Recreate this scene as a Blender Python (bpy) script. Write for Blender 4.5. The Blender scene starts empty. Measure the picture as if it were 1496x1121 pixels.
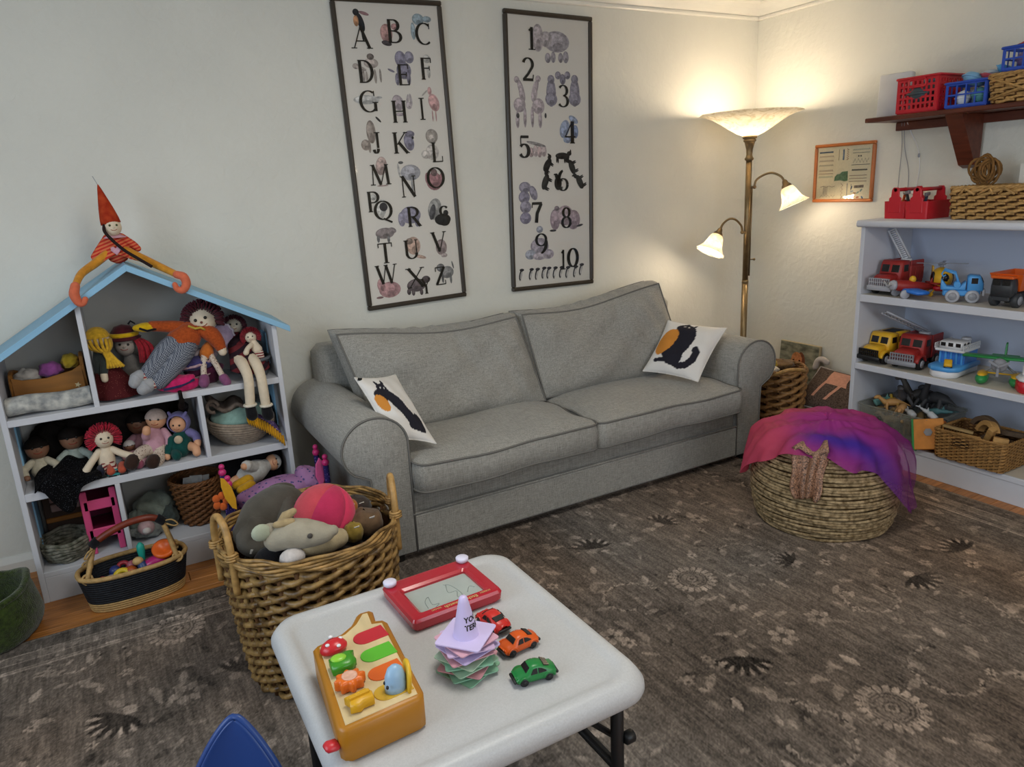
import bpy, math, random
import numpy as np
from mathutils import Matrix, Vector, Euler
random.seed(7)
S = bpy.context.scene
COL = S.collection
PI = math.pi
R = math.radians

# ------------------------------------------------------------ camera, world, light, exposure
cam_d = bpy.data.cameras.new('camera'); cam = bpy.data.objects.new('camera', cam_d); COL.objects.link(cam)
cam_d.sensor_width = 36; cam_d.lens = 25.61; cam_d.clip_start = .05
def cam_rot(yaw, pitch, roll):
    sy, cy, sp, cp = math.sin(yaw), math.cos(yaw), math.sin(pitch), math.cos(pitch)
    f = Vector((sy*cp, cy*cp, -sp)); r = Vector((cy, -sy, 0)); u = r.cross(f)
    r2 = math.cos(roll)*r + math.sin(roll)*u; u2 = -math.sin(roll)*r + math.cos(roll)*u
    return Matrix((r2, u2, -f)).transposed().to_4x4()
cam.matrix_world = Matrix.Translation((0, 0, 1.5)) @ cam_rot(.50354, .26403, -.05163)
S.camera = cam
S.view_settings.view_transform = 'Standard'; S.view_settings.look = 'None'
S.view_settings.gamma = 1; S.view_settings.use_curve_mapping = False
S.view_settings.exposure = -.10
wd = bpy.data.worlds.new('world'); S.world = wd; wd.use_nodes = True
wd.node_tree.nodes['Background'].inputs[0].default_value = (.62, .76, 1, 1)
wd.node_tree.nodes['Background'].inputs[1].default_value = 1.0
def area(name, loc, rot, sx, sy, power, col):
    d = bpy.data.lights.new(name, 'AREA'); d.shape = 'RECTANGLE'; d.size = sx; d.size_y = sy
    d.energy = power; d.color = col
    o = bpy.data.objects.new(name, d); COL.objects.link(o); o.location = loc; o.rotation_euler = rot
    return o
# daylight coming through the two windows (left wall and the wall behind the camera)
area('daylight_left', (-1.74, 1.15, 1.55), (0, R(-90), 0), 1.3, 1.9, 36, (.74, .87, 1))
area('daylight_rear', (1.3, -1.64, 1.55), (R(90), 0, 0), 2.2, 1.3, 30, (.82, .91, 1))

area('overhead_fill', (.9, 1.3, 2.50), (0, 0, 0), .7, .7, 23, (1, .96, .87))  # added fill from above without a fixture, brightens seat and table tops
# a second warm lamp of the room, behind the camera to the right (its glow shows in the alphabet poster's glass)
_d = bpy.data.lights.new('room_lamp', 'POINT'); _d.energy = 15; _d.color = (1, .84, .62); _d.shadow_soft_size = .11
_o = bpy.data.objects.new('room_lamp', _d); COL.objects.link(_o); _o.location = (2.45, -.85, 1.76)

# ------------------------------------------------------------ materials
def lin(c):
    if isinstance(c, str):
        c = [int(c[i:i+2], 16)/255 for i in (0, 2, 4)]
    return tuple((x/12.92 if x <= .04045 else ((x+.055)/1.055)**2.4) for x in c[:3])
MATS = {}
def mat(name, c, rough=.6, spec=.3, noise=None, bump=None, metal=0, sheen=0, stretch=None, rnd=0, coat=0, trans=0, c2=None, alpha=1, sss=0):
    """procedural principled material; noise=(scale, amount) mottles, bump=(scale, strength), stretch=(sx,sy,sz)"""
    if name in MATS: return MATS[name]
    m = bpy.data.materials.new(name); m.use_nodes = True; MATS[name] = m
    nt = m.node_tree; b = nt.nodes['Principled BSDF']; L = nt.links
    col = lin(c)
    b.inputs['Base Color'].default_value = (*col, 1)
    b.inputs['Roughness'].default_value = rough
    b.inputs['Specular IOR Level'].default_value = spec
    b.inputs['Metallic'].default_value = metal
    if sheen: b.inputs['Sheen Weight'].default_value = sheen; b.inputs['Sheen Roughness'].default_value = .5
    if coat: b.inputs['Coat Weight'].default_value = coat; b.inputs['Coat Roughness'].default_value = .08
    if trans: b.inputs['Transmission Weight'].default_value = trans
    if alpha < 1: b.inputs['Alpha'].default_value = alpha
    vec = None
    if noise or bump:
        tc = nt.nodes.new('ShaderNodeTexCoord'); mp = nt.nodes.new('ShaderNodeMapping')
        L.new(tc.outputs['Object'], mp.inputs[0]); vec = mp.outputs[0]
        if stretch: mp.inputs['Scale'].default_value = stretch
    if noise:
        n = nt.nodes.new('ShaderNodeTexNoise'); n.inputs['Scale'].default_value = noise[0]; n.inputs['Detail'].default_value = 4
        L.new(vec, n.inputs['Vector'])
        r = nt.nodes.new('ShaderNodeValToRGB'); L.new(n.outputs[0], r.inputs[0])
        a = noise[1]; k2 = lin(c2) if c2 else tuple(min(1, x*(1+a)) for x in col)
        r.color_ramp.elements[0].position = .32; r.color_ramp.elements[1].position = .68
        r.color_ramp.elements[0].color = (*[x*(1-a) for x in col], 1); r.color_ramp.elements[1].color = (*k2, 1)
        out = r.outputs[0]
        if rnd:
            oi = nt.nodes.new('ShaderNodeObjectInfo'); hs = nt.nodes.new('ShaderNodeHueSaturation')
            ma = nt.nodes.new('ShaderNodeMapRange'); L.new(oi.outputs['Random'], ma.inputs[0])
            ma.inputs[3].default_value = 1-rnd; ma.inputs[4].default_value = 1+rnd
            L.new(ma.outputs[0], hs.inputs['Value']); L.new(out, hs.inputs['Color']); out = hs.outputs[0]
        L.new(out, b.inputs['Base Color'])
    if bump:
        n2 = nt.nodes.new('ShaderNodeTexNoise'); n2.inputs['Scale'].default_value = bump[0]; n2.inputs['Detail'].default_value = 3
        L.new(vec, n2.inputs['Vector'])
        bp = nt.nodes.new('ShaderNodeBump'); bp.inputs['Strength'].default_value = bump[1]; bp.inputs['Distance'].default_value = .004
        L.new(n2.outputs[0], bp.inputs['Height']); L.new(bp.outputs[0], b.inputs['Normal'])
    return m
def plastic(name, c, rough=.35): return mat('plastic_'+name, c, rough, .45, noise=(9, .05))
def cloth(name, c, a=.12, sc=60): return mat('cloth_'+name, c, .95, .1, noise=(sc, a), bump=(220, .25), sheen=.15)
def color_attr_mat(name, rough=.9, bump=(300, .3), spec=.15, fine=None):
    m = bpy.data.materials.new(name); m.use_nodes = True; nt = m.node_tree; b = nt.nodes['Principled BSDF']; L = nt.links
    a = nt.nodes.new('ShaderNodeAttribute'); a.attribute_name = 'pattern'
    b.inputs['Roughness'].default_value = rough; b.inputs['Specular IOR Level'].default_value = spec
    out = a.outputs['Color']; tc = nt.nodes.new('ShaderNodeTexCoord')
    if fine:
        for sc, st, amt in fine:
            mp = nt.nodes.new('ShaderNodeMapping'); mp.inputs['Scale'].default_value = st; L.new(tc.outputs['Object'], mp.inputs[0])
            n = nt.nodes.new('ShaderNodeTexNoise'); n.inputs['Scale'].default_value = sc; n.inputs['Detail'].default_value = 5; L.new(mp.outputs[0], n.inputs['Vector'])
            mr = nt.nodes.new('ShaderNodeMapRange'); L.new(n.outputs[0], mr.inputs[0]); mr.inputs[1].default_value = .3; mr.inputs[2].default_value = .7
            mr.inputs[3].default_value = 1-amt; mr.inputs[4].default_value = 1+amt
            mx = nt.nodes.new('ShaderNodeVectorMath'); mx.operation = 'SCALE'; L.new(out, mx.inputs[0]); L.new(mr.outputs[0], mx.inputs['Scale']); out = mx.outputs[0]
    L.new(out, b.inputs['Base Color'])
    if bump:
        n2 = nt.nodes.new('ShaderNodeTexNoise'); n2.inputs['Scale'].default_value = bump[0]; L.new(tc.outputs['Object'], n2.inputs['Vector'])
        bp = nt.nodes.new('ShaderNodeBump'); bp.inputs['Strength'].default_value = bump[1]; bp.inputs['Distance'].default_value = .003
        L.new(n2.outputs[0], bp.inputs['Height']); L.new(bp.outputs[0], b.inputs['Normal'])
    MATS[name] = m
    return m
def glass_pane_mat():
    m = bpy.data.materials.new('picture_glass'); m.use_nodes = True; nt = m.node_tree; L = nt.links
    nt.nodes.remove(nt.nodes['Principled BSDF']); o = nt.nodes['Material Output']
    t = nt.nodes.new('ShaderNodeBsdfTransparent'); g = nt.nodes.new('ShaderNodeBsdfGlossy'); g.inputs['Roughness'].default_value = .04
    f = nt.nodes.new('ShaderNodeFresnel'); f.inputs[0].default_value = 1.28; x = nt.nodes.new('ShaderNodeMixShader')
    L.new(f.outputs[0], x.inputs[0]); L.new(t.outputs[0], x.inputs[1]); L.new(g.outputs[0], x.inputs[2]); L.new(x.outputs[0], o.inputs[0])
    return m

# ------------------------------------------------------------ mesh builder
def frame(d, up=(0, 0, 1)):
    d = Vector(d).normalized(); u = Vector(up)
    if abs(d.dot(u)) > .98: u = Vector((1, 0, 0)) if abs(d.x) < .9 else Vector((0, 1, 0))
    x = u.cross(d).normalized(); y = d.cross(x)
    return x, y, d
class MB:
    def __init__(s): s.v = []; s.f = []; s.m = []; s.sm = []; s.M = Matrix.Identity(4); s.k = 0; s.col = None
    def at(s, loc=(0, 0, 0), rot=(0, 0, 0), sc=1):
        s.M = Matrix.LocRotScale(Vector(loc), Euler(rot), Vector((sc, sc, sc)) if not hasattr(sc, '__len__') else Vector(sc)); return s
    def add(s, vs, fs, smooth=True):
        o = len(s.v); M = s.M
        s.v += [tuple(M @ Vector(p)) for p in vs]
        for f in fs: s.f.append(tuple(i+o for i in f)); s.m.append(s.k); s.sm.append(smooth)
        return s
    def box(s, c, d, bev=0, rot=None, smooth=False):
        hx, hy, hz = d[0]/2, d[1]/2, d[2]/2; b = min(bev, hx*.98, hy*.98, hz*.98)
        Rm = Euler(rot).to_matrix() if rot else None; c = Vector(c)
        T = lambda p: tuple(c + (Rm @ Vector(p) if Rm else Vector(p)))
        if b <= 0:
            vs = [(x*hx, y*hy, z*hz) for x in (-1, 1) for y in (-1, 1) for z in (-1, 1)]
            return s.add([T(p) for p in vs], [(0, 1, 3, 2), (4, 6, 7, 5), (0, 4, 5, 1), (2, 3, 7, 6), (0, 2, 6, 4), (1, 5, 7, 3)], False)
        vs = []; ix = {}
        for x in (-1, 1):
            for y in (-1, 1):
                for z in (-1, 1):
                    for a in range(3):
                        p = [x*(hx-b), y*(hy-b), z*(hz-b)]; p[a] = (x*hx, y*hy, z*hz)[a]; ix[x, y, z, a] = len(vs); vs.append(T(p))
        fs = []
        def q(l, n):
            l = list(l); a, b2, c2 = (Vector(vs[i]) for i in l[:3])
            if (b2-a).cross(c2-a).dot(Rm @ Vector(n) if Rm else Vector(n)) < 0: l.reverse()
            fs.append(tuple(l))
        sg = (-1, 1)
        for a in range(3):
            o1, o2 = [i for i in range(3) if i != a]
            for e in sg:
                def key(u, w):
                    t = [0, 0, 0]; t[a] = e; t[o1] = u; t[o2] = w; return ix[t[0], t[1], t[2], a]
                n = [0, 0, 0]; n[a] = e; q([key(-1, -1), key(1, -1), key(1, 1), key(-1, 1)], n)
        for a in range(3):
            o1, o2 = [i for i in range(3) if i != a]
            for u in sg:
                for w in sg:
                    def kk(e, ax):
                        t = [0, 0, 0]; t[a] = e; t[o1] = u; t[o2] = w; return ix[t[0], t[1], t[2], ax]
                    n = [0, 0, 0]; n[o1] = u; n[o2] = w; q([kk(-1, o1), kk(1, o1), kk(1, o2), kk(-1, o2)], n)
        for x in sg:
            for y in sg:
                for z in sg: q([ix[x, y, z, 0], ix[x, y, z, 1], ix[x, y, z, 2]], (x, y, z))
        return s.add(vs, fs, smooth)
    def tube(s, pts, r, n=8, closed=False, caps=True, flat=1, up=(0, 0, 1)):
        P = [Vector(p) for p in pts]; N = len(P)
        rr = [r]*N if not hasattr(r, '__len__') else list(r)
        vs = []; fs = []
        px = None
        for i in range(N):
            a = P[(i-1) % N] if (closed or i > 0) else P[i]; b = P[(i+1) % N] if (closed or i < N-1) else P[i]
            d = (b-a); d = d.normalized() if d.length > 1e-9 else Vector((0, 0, 1))
            if px is None: px, py, _ = frame(d, up)
            else:
                px = (px - d*px.dot(d)); px = px.normalized() if px.length > 1e-6 else frame(d, up)[0]; py = d.cross(px)
            for k in range(n):
                t = 2*PI*k/n; vs.append(P[i] + px*(math.cos(t)*rr[i]) + py*(math.sin(t)*rr[i]*flat))
        for i in range(N if closed else N-1):
            j = (i+1) % N
            for k in range(n): fs.append((i*n+k, i*n+(k+1) % n, j*n+(k+1) % n, j*n+k))
        if not closed and caps:
            fs.append(tuple(reversed(range(n)))); fs.append(tuple((N-1)*n+k for k in range(n)))
        return s.add(vs, fs)
    def limb(s, pts, r, n=10, flat=1):
        """tube with rounded ends"""
        P = [Vector(p) for p in pts]; rr = [r]*len(P) if not hasattr(r, '__len__') else list(r)
        d0 = (P[0]-P[1]).normalized(); d1 = (P[-1]-P[-2]).normalized()
        A = [P[0]+d0*rr[0]*k for k in (.95, .7, .38)]; ra = [rr[0]*k for k in (.25, .7, .92)]
        B = [P[-1]+d1*rr[-1]*k for k in (.38, .7, .95)]; rb = [rr[-1]*k for k in (.92, .7, .25)]
        return s.tube(A+P+B, ra+rr+rb, n, flat=flat)
    def cyl(s, p0, p1, r0, r1=None, n=16, bev=0):
        r1 = r0 if r1 is None else r1; p0 = Vector(p0); p1 = Vector(p1); d = (p1-p0)
        if bev:
            e = d.normalized()*bev
            return s.tube([p0, p0+e, p1-e, p1], [r0-bev, r0, r1, r1-bev], n)
        x, y, z = frame(d); vs = []
        for p, r in ((p0, r0), (p1, r1)):
            for k in range(n):
                t = 2*PI*k/n; vs.append(p + x*math.cos(t)*r + y*math.sin(t)*r)
        s.add(vs, [(k, (k+1) % n, n+(k+1) % n, n+k) for k in range(n)])
        s.f += [tuple(len(s.v)-2*n+k for k in reversed(range(n))), tuple(len(s.v)-n+k for k in range(n))]; s.m += [s.k]*2; s.sm += [False]*2
        return s
    def lathe(s, prof, n=24, c=(0, 0, 0), axis=(0, 0, 1), sx=1, sy=1, wob=None):
        x, y, z = frame(axis, (0, 1, 0) if abs(Vector(axis).normalized().z) > .9 else (0, 0, 1)); c = Vector(c); vs = []; N = len(prof)
        if abs(Vector(axis).normalized().z) > .99: x, y, z = Vector((1, 0, 0)), Vector((0, 1, 0)), Vector((0, 0, 1 if axis[2] > 0 else -1))
        for i, (r, h) in enumerate(prof):
            for k in range(n):
                t = 2*PI*k/n; w = wob(t, i) if wob else 1
                vs.append(c + x*(math.cos(t)*r*sx*w) + y*(math.sin(t)*r*sy*w) + z*h)
        fs = [(i*n+k, i*n+(k+1) % n, (i+1)*n+(k+1) % n, (i+1)*n+k) for i in range(N-1) for k in range(n)]
        if prof[0][0] > 1e-5: fs.append(tuple(reversed(range(n))))
        if prof[-1][0] > 1e-5: fs.append(tuple((N-1)*n+k for k in range(n)))
        return s.add(vs, fs)
    def shell(s, prof, n=24, c=(0, 0, 0), axis=(0, 0, 1), sx=1, sy=1, wob=None):
        """lathe without caps"""
        k0 = len(s.f); s.lathe(prof, n, c, axis, sx, sy, wob)
        while len(s.f) > k0 and len(s.f[-1]) > 4: s.f.pop(); s.m.pop(); s.sm.pop()
        return s
    def ell(s, c, r, rot=None, nu=14, nv=8):
        if not hasattr(r, '__len__'): r = (r, r, r)
        Rm = Euler(rot).to_matrix() if rot else Matrix.Identity(3); c = Vector(c); vs = []
        for i in range(1, nv):
            p = PI*i/nv
            for k in range(nu):
                t = 2*PI*k/nu; vs.append(c + Rm @ Vector((math.sin(p)*math.cos(t)*r[0], math.sin(p)*math.sin(t)*r[1], math.cos(p)*r[2])))
        a = len(vs); vs.append(c + Rm @ Vector((0, 0, r[2]))); vs.append(c + Rm @ Vector((0, 0, -r[2])))
        fs = [(i*nu+k, (i+1)*nu+k, (i+1)*nu+(k+1) % nu, i*nu+(k+1) % nu) for i in range(nv-2) for k in range(nu)]
        fs += [(a, k, (k+1) % nu) for k in range(nu)] + [(a+1, (nv-2)*nu+(k+1) % nu, (nv-2)*nu+k) for k in range(nu)]
        return s.add(vs, fs)
    def prism(s, poly, o=(0, 0, 0), u=(1, 0, 0), w=(0, 0, 1), d=.01, bev=0, smooth=False):
        """polygon poly (2D, u/w axes) extruded by d along u x w"""
        u = Vector(u); w = Vector(w); n = u.cross(w).normalized(); o = Vector(o); N = len(poly)
        ar = sum(poly[i][0]*poly[(i+1) % N][1]-poly[(i+1) % N][0]*poly[i][1] for i in range(N))
        if ar < 0: poly = list(reversed(poly))
        def ring(dd, ins):
            out = []
            for i, p in enumerate(poly):
                p = Vector(p)
                if ins:
                    a = Vector(poly[i-1]); b = Vector(poly[(i+1) % N]); e1 = (p-a).normalized(); e2 = (b-p).normalized()
                    nn = Vector((-(e1.y+e2.y), e1.x+e2.x)); l = nn.length
                    if l > 1e-6: p = p + nn/l*ins/max(.35, math.sqrt(max(0, (1+e1.dot(e2))/2)))
                out.append(o + u*p.x + w*p.y + n*dd)
            return out
        rings = [ring(0, bev), ring(bev, 0), ring(d-bev, 0), ring(d, bev)] if bev else [ring(0, 0), ring(d, 0)]
        vs = sum(rings, []); fs = [tuple(reversed(range(N)))]
        for j in range(len(rings)-1): fs += [(j*N+i, j*N+(i+1) % N, (j+1)*N+(i+1) % N, (j+1)*N+i) for i in range(N)]
        fs.append(tuple((len(rings)-1)*N+i for i in range(N)))
        return s.add(vs, fs, smooth)
    def grid(s, fn, nu, nv, thick=0, closeu=False):
        P = [[Vector(fn(i/(nu if closeu else nu-1), j/(nv-1))) for j in range(nv)] for i in range(nu)]
        vs = [p for row in P for p in row]; I = range(nu if closeu else nu-1)
        fs = [(i*nv+j, ((i+1) % nu)*nv+j, ((i+1) % nu)*nv+j+1, i*nv+j+1) for i in I for j in range(nv-1)]
        if thick:
            N = [Vector() for _ in vs]
            for f in fs:
                n = (vs[f[1]]-vs[f[0]]).cross(vs[f[3]]-vs[f[0]])
                for i in f: N[i] += n
            M = len(vs); vs = vs + [p - n.normalized()*thick if n.length > 0 else p for p, n in zip(vs, N)]
            fs = fs + [tuple(reversed([i+M for i in f])) for f in fs]
            for j in range(nv-1):
                if not closeu:
                    fs.append((j, j+1, j+1+M, j+M)); a = (nu-1)*nv+j; fs.append((a+1, a, a+M, a+1+M))
            for i in I:
                a, b = i*nv, ((i+1) % nu)*nv; fs.append((b, a, a+M, b+M)); a += nv-1; b += nv-1; fs.append((a, b, b+M, a+M))
        return s.add(vs, fs)
    def build(s, name, mats, parent=None, rng=None):
        me = bpy.data.meshes.new(name); me.from_pydata(s.v, [], s.f); me.update()
        if not isinstance(mats, (list, tuple)): mats = [mats]
        for m in mats: me.materials.append(m)
        me.polygons.foreach_set('material_index', s.m); me.polygons.foreach_set('use_smooth', s.sm)
        o = bpy.data.objects.new(name, me); COL.objects.link(o)
        if parent is not None: o.parent = parent
        if s.col is not None:
            a = me.color_attributes.new('pattern', 'FLOAT_COLOR', 'POINT'); a.data.foreach_set('color', np.asarray(s.col, dtype=np.float32).ravel())
        return o
def rrect(w, h, r, n=5, cx=0, cy=0):
    out = []
    for (sx, sy, a0) in ((1, 1, 0), (-1, 1, 90), (-1, -1, 180), (1, -1, 270)):
        for i in range(n+1):
            a = R(a0+90*i/n); out.append((cx+sx*(w/2-r)+r*math.cos(a), cy+sy*(h/2-r)+r*math.sin(a)))
    return out
def arc(cx, cy, r, a0, a1, n=10, ry=None):
    ry = r if ry is None else ry
    return [(cx+r*math.cos(R(a0+(a1-a0)*i/n)), cy+ry*math.sin(R(a0+(a1-a0)*i/n))) for i in range(n+1)]
def spline(pts, n=6):
    """Catmull-Rom through pts"""
    P = [Vector(p) for p in pts]; P = [P[0]*2-P[1]]+P+[P[-1]*2-P[-2]]; out = []
    for i in range(1, len(P)-2):
        for k in range(n):
            t = k/n; a, b, c, d = P[i-1:i+3]
            out.append(.5*((2*b)+(c-a)*t+(2*a-5*b+4*c-d)*t*t+(3*b-a-3*c+d)*t**3))
    return out+[P[-2]]
def thing(name, label, cat, loc=(0, 0, 0), rz=0, group=None, rot=None):
    o = bpy.data.objects.new(name, None); COL.objects.link(o); o.empty_display_size = .05
    o.location = loc; o.rotation_euler = rot if rot else (0, 0, rz); o['label'] = label; o['category'] = cat
    if group: o['group'] = group
    return o
def tag(o, label, cat, group=None):
    o['label'] = label; o['category'] = cat
    if group: o['group'] = group
    return o
def struct(o): o['kind'] = 'structure'; return o
def stuff(o): o['kind'] = 'stuff'; return o
def copy_tree(o, parent=None):
    c = o.copy(); COL.objects.link(c)
    if parent is not None: c.parent = parent
    for ch in list(o.children): copy_tree(ch, c)
    return c

# ------------------------------------------------------------ the room
WY, WX, LX, RY, CZ = 3.525, 3.82, -1.75, -1.65, 2.56
def wall_mat(name, c):
    m = mat(name, c, .85, .25, noise=(2.2, .035))
    nt = m.node_tree; L = nt.links; b = nt.nodes['Principled BSDF']; tc = nt.nodes['Texture Coordinate']
    n1 = nt.nodes.new('ShaderNodeTexNoise'); n1.inputs['Scale'].default_value = 26; n1.inputs['Detail'].default_value = 6; n1.inputs['Distortion'].default_value = .6
    n2 = nt.nodes.new('ShaderNodeTexNoise'); n2.inputs['Scale'].default_value = 6; n2.inputs['Detail'].default_value = 3
    ad = nt.nodes.new('ShaderNodeMath'); L.new(tc.outputs['Object'], n1.inputs[0]); L.new(tc.outputs['Object'], n2.inputs[0])
    L.new(n1.outputs[0], ad.inputs[0]); L.new(n2.outputs[0], ad.inputs[1])
    bp = nt.nodes.new('ShaderNodeBump'); bp.inputs['Strength'].default_value = .55; bp.inputs['Distance'].default_value = .006
    L.new(ad.outputs[0], bp.inputs['Height']); L.new(bp.outputs[0], b.inputs['Normal'])
    return m
m_wall = wall_mat('plaster', 'd5d4cb')
m_ceil = mat('ceiling_paint', 'd8d6cc', .9, .2)
m_trim = mat('white_trim_paint', 'dcdad2', .35, .4, noise=(5, .03))
b = MB(); b.box(((WX+LX)/2, WY+.06, CZ/2), (WX-LX+.3, .12, CZ+.2)); struct(b.build('wall_back', m_wall))
b = MB(); b.box((WX+.06, (WY+RY)/2, CZ/2), (.12, WY-RY, CZ+.2)); struct(b.build('wall_right', m_wall))
b = MB(); b.box(((WX+LX)/2, (WY+RY)/2, CZ+.05), (WX-LX, WY-RY, .1)); struct(b.build('ceiling', m_ceil))
def holed(b, axis, pos, a0, a1, h0, h1):   # wall slab with a window hole; axis 'x' = wall plane x=pos
    lo, hi = (RY, WY) if axis == 'x' else (LX, WX)
    for (p0, p1, z0, z1) in ((lo, a0, -.05, CZ+.05), (a1, hi, -.05, CZ+.05), (a0, a1, -.05, h0), (a0, a1, h1, CZ+.05)):
        if axis == 'x': b.box((pos, (p0+p1)/2, (z0+z1)/2), (.12, p1-p0, z1-z0))
        else: b.box(((p0+p1)/2, pos, (z0+z1)/2), (p1-p0, .12, z1-z0))
b = MB(); holed(b, 'x', LX-.06, .2, 2.1, .9, 2.2); struct(b.build('wall_left', m_wall))
b = MB(); holed(b, 'y', RY-.06, .2, 2.4, .9, 2.2); struct(b.build('wall_rear', m_wall))
b = MB()
for y in (.2, .83, 1.47, 2.1): b.box((LX-.06, y, 1.55), (.05, .05, 1.3), .004)
for z in (.9, 1.55, 2.2): b.box((LX-.06, 1.15, z), (.05, 1.9, .05), .004)
struct(b.build('window_1', m_trim))
b = MB()
for x in (.2, .93, 1.67, 2.4): b.box((x, RY-.06, 1.55), (.05, .05, 1.3), .004)
for z in (.9, 1.55, 2.2): b.box((1.3, RY-.06, z), (2.2, .05, .05), .004)
struct(b.build('window_2', m_trim))
# crown moulding: stepped cove profile, (depth from wall, z)
crown = [(0, 2.412), (.016, 2.412), (.021, 2.418), (.021, 2.428), (.016, 2.434), (.024, 2.436), (.036, 2.448), (.052, 2.468), (.075, 2.486), (.100, 2.494), (.104, 2.503), (.116, 2.505), (.122, 2.516), (.140, 2.520), (.144, 2.532), (.165, 2.536), (.170, 2.562), (0, 2.562)]
b = MB(); b.prism([(-d, z) for d, z in crown], (LX, WY, 0), (0, 1, 0), (0, 0, 1), WX-LX); struct(b.build('trim_1', m_trim))
b = MB(); b.prism([(-d, z) for d, z in crown], (WX, WY, 0), (1, 0, 0), (0, 0, 1), WY-RY); struct(b.build('trim_2', m_trim))
base = [(0, 0), (.018, 0), (.018, .06), (.012, .075), (.008, .085), (0, .088)]
b = MB(); b.prism([(-d, z) for d, z in base], (LX, WY, 0), (0, 1, 0), (0, 0, 1), WX-LX); struct(b.build('baseboard_back', m_trim))
b = MB(); b.prism([(-d, z) for d, z in base], (WX, WY, 0), (1, 0, 0), (0, 0, 1), WY-RY); struct(b.build('baseboard_right', m_trim))
# floor: boards laid along the sofa wall
m_oak = mat('oak_boards', 'a2672f', .38, .4, noise=(6, .26), stretch=(1, 14, 8), bump=(30, .08), rnd=.14, c2='b9793c')
m_sub = mat('subfloor', '4a2c14', .8, .2, noise=(8, .1))
b = MB(); b.box(((WX+LX)/2, (WY+RY)/2, -.05), (WX-LX+.2, WY-RY+.2, .06)); floor = struct(b.build('floor', m_sub))
PW, PLn = .083, 1.86
b = MB(); b.box((0, 0, -.01), (PLn-.002, PW-.0018, .02), .0012); plank0 = b.build('plank', m_oak, floor)
first = True; y = WY-PW/2; row = 0
while y > RY:
    off = [0, .62, 1.24, .31, .93][row % 5]
    x = LX-off
    while x < WX:
        o = plank0 if first else plank0.copy()
        if not first: COL.objects.link(o)
        o.location = (x+PLn/2, y, 0); first = False; x += PLn
    y -= PW; row += 1

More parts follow.
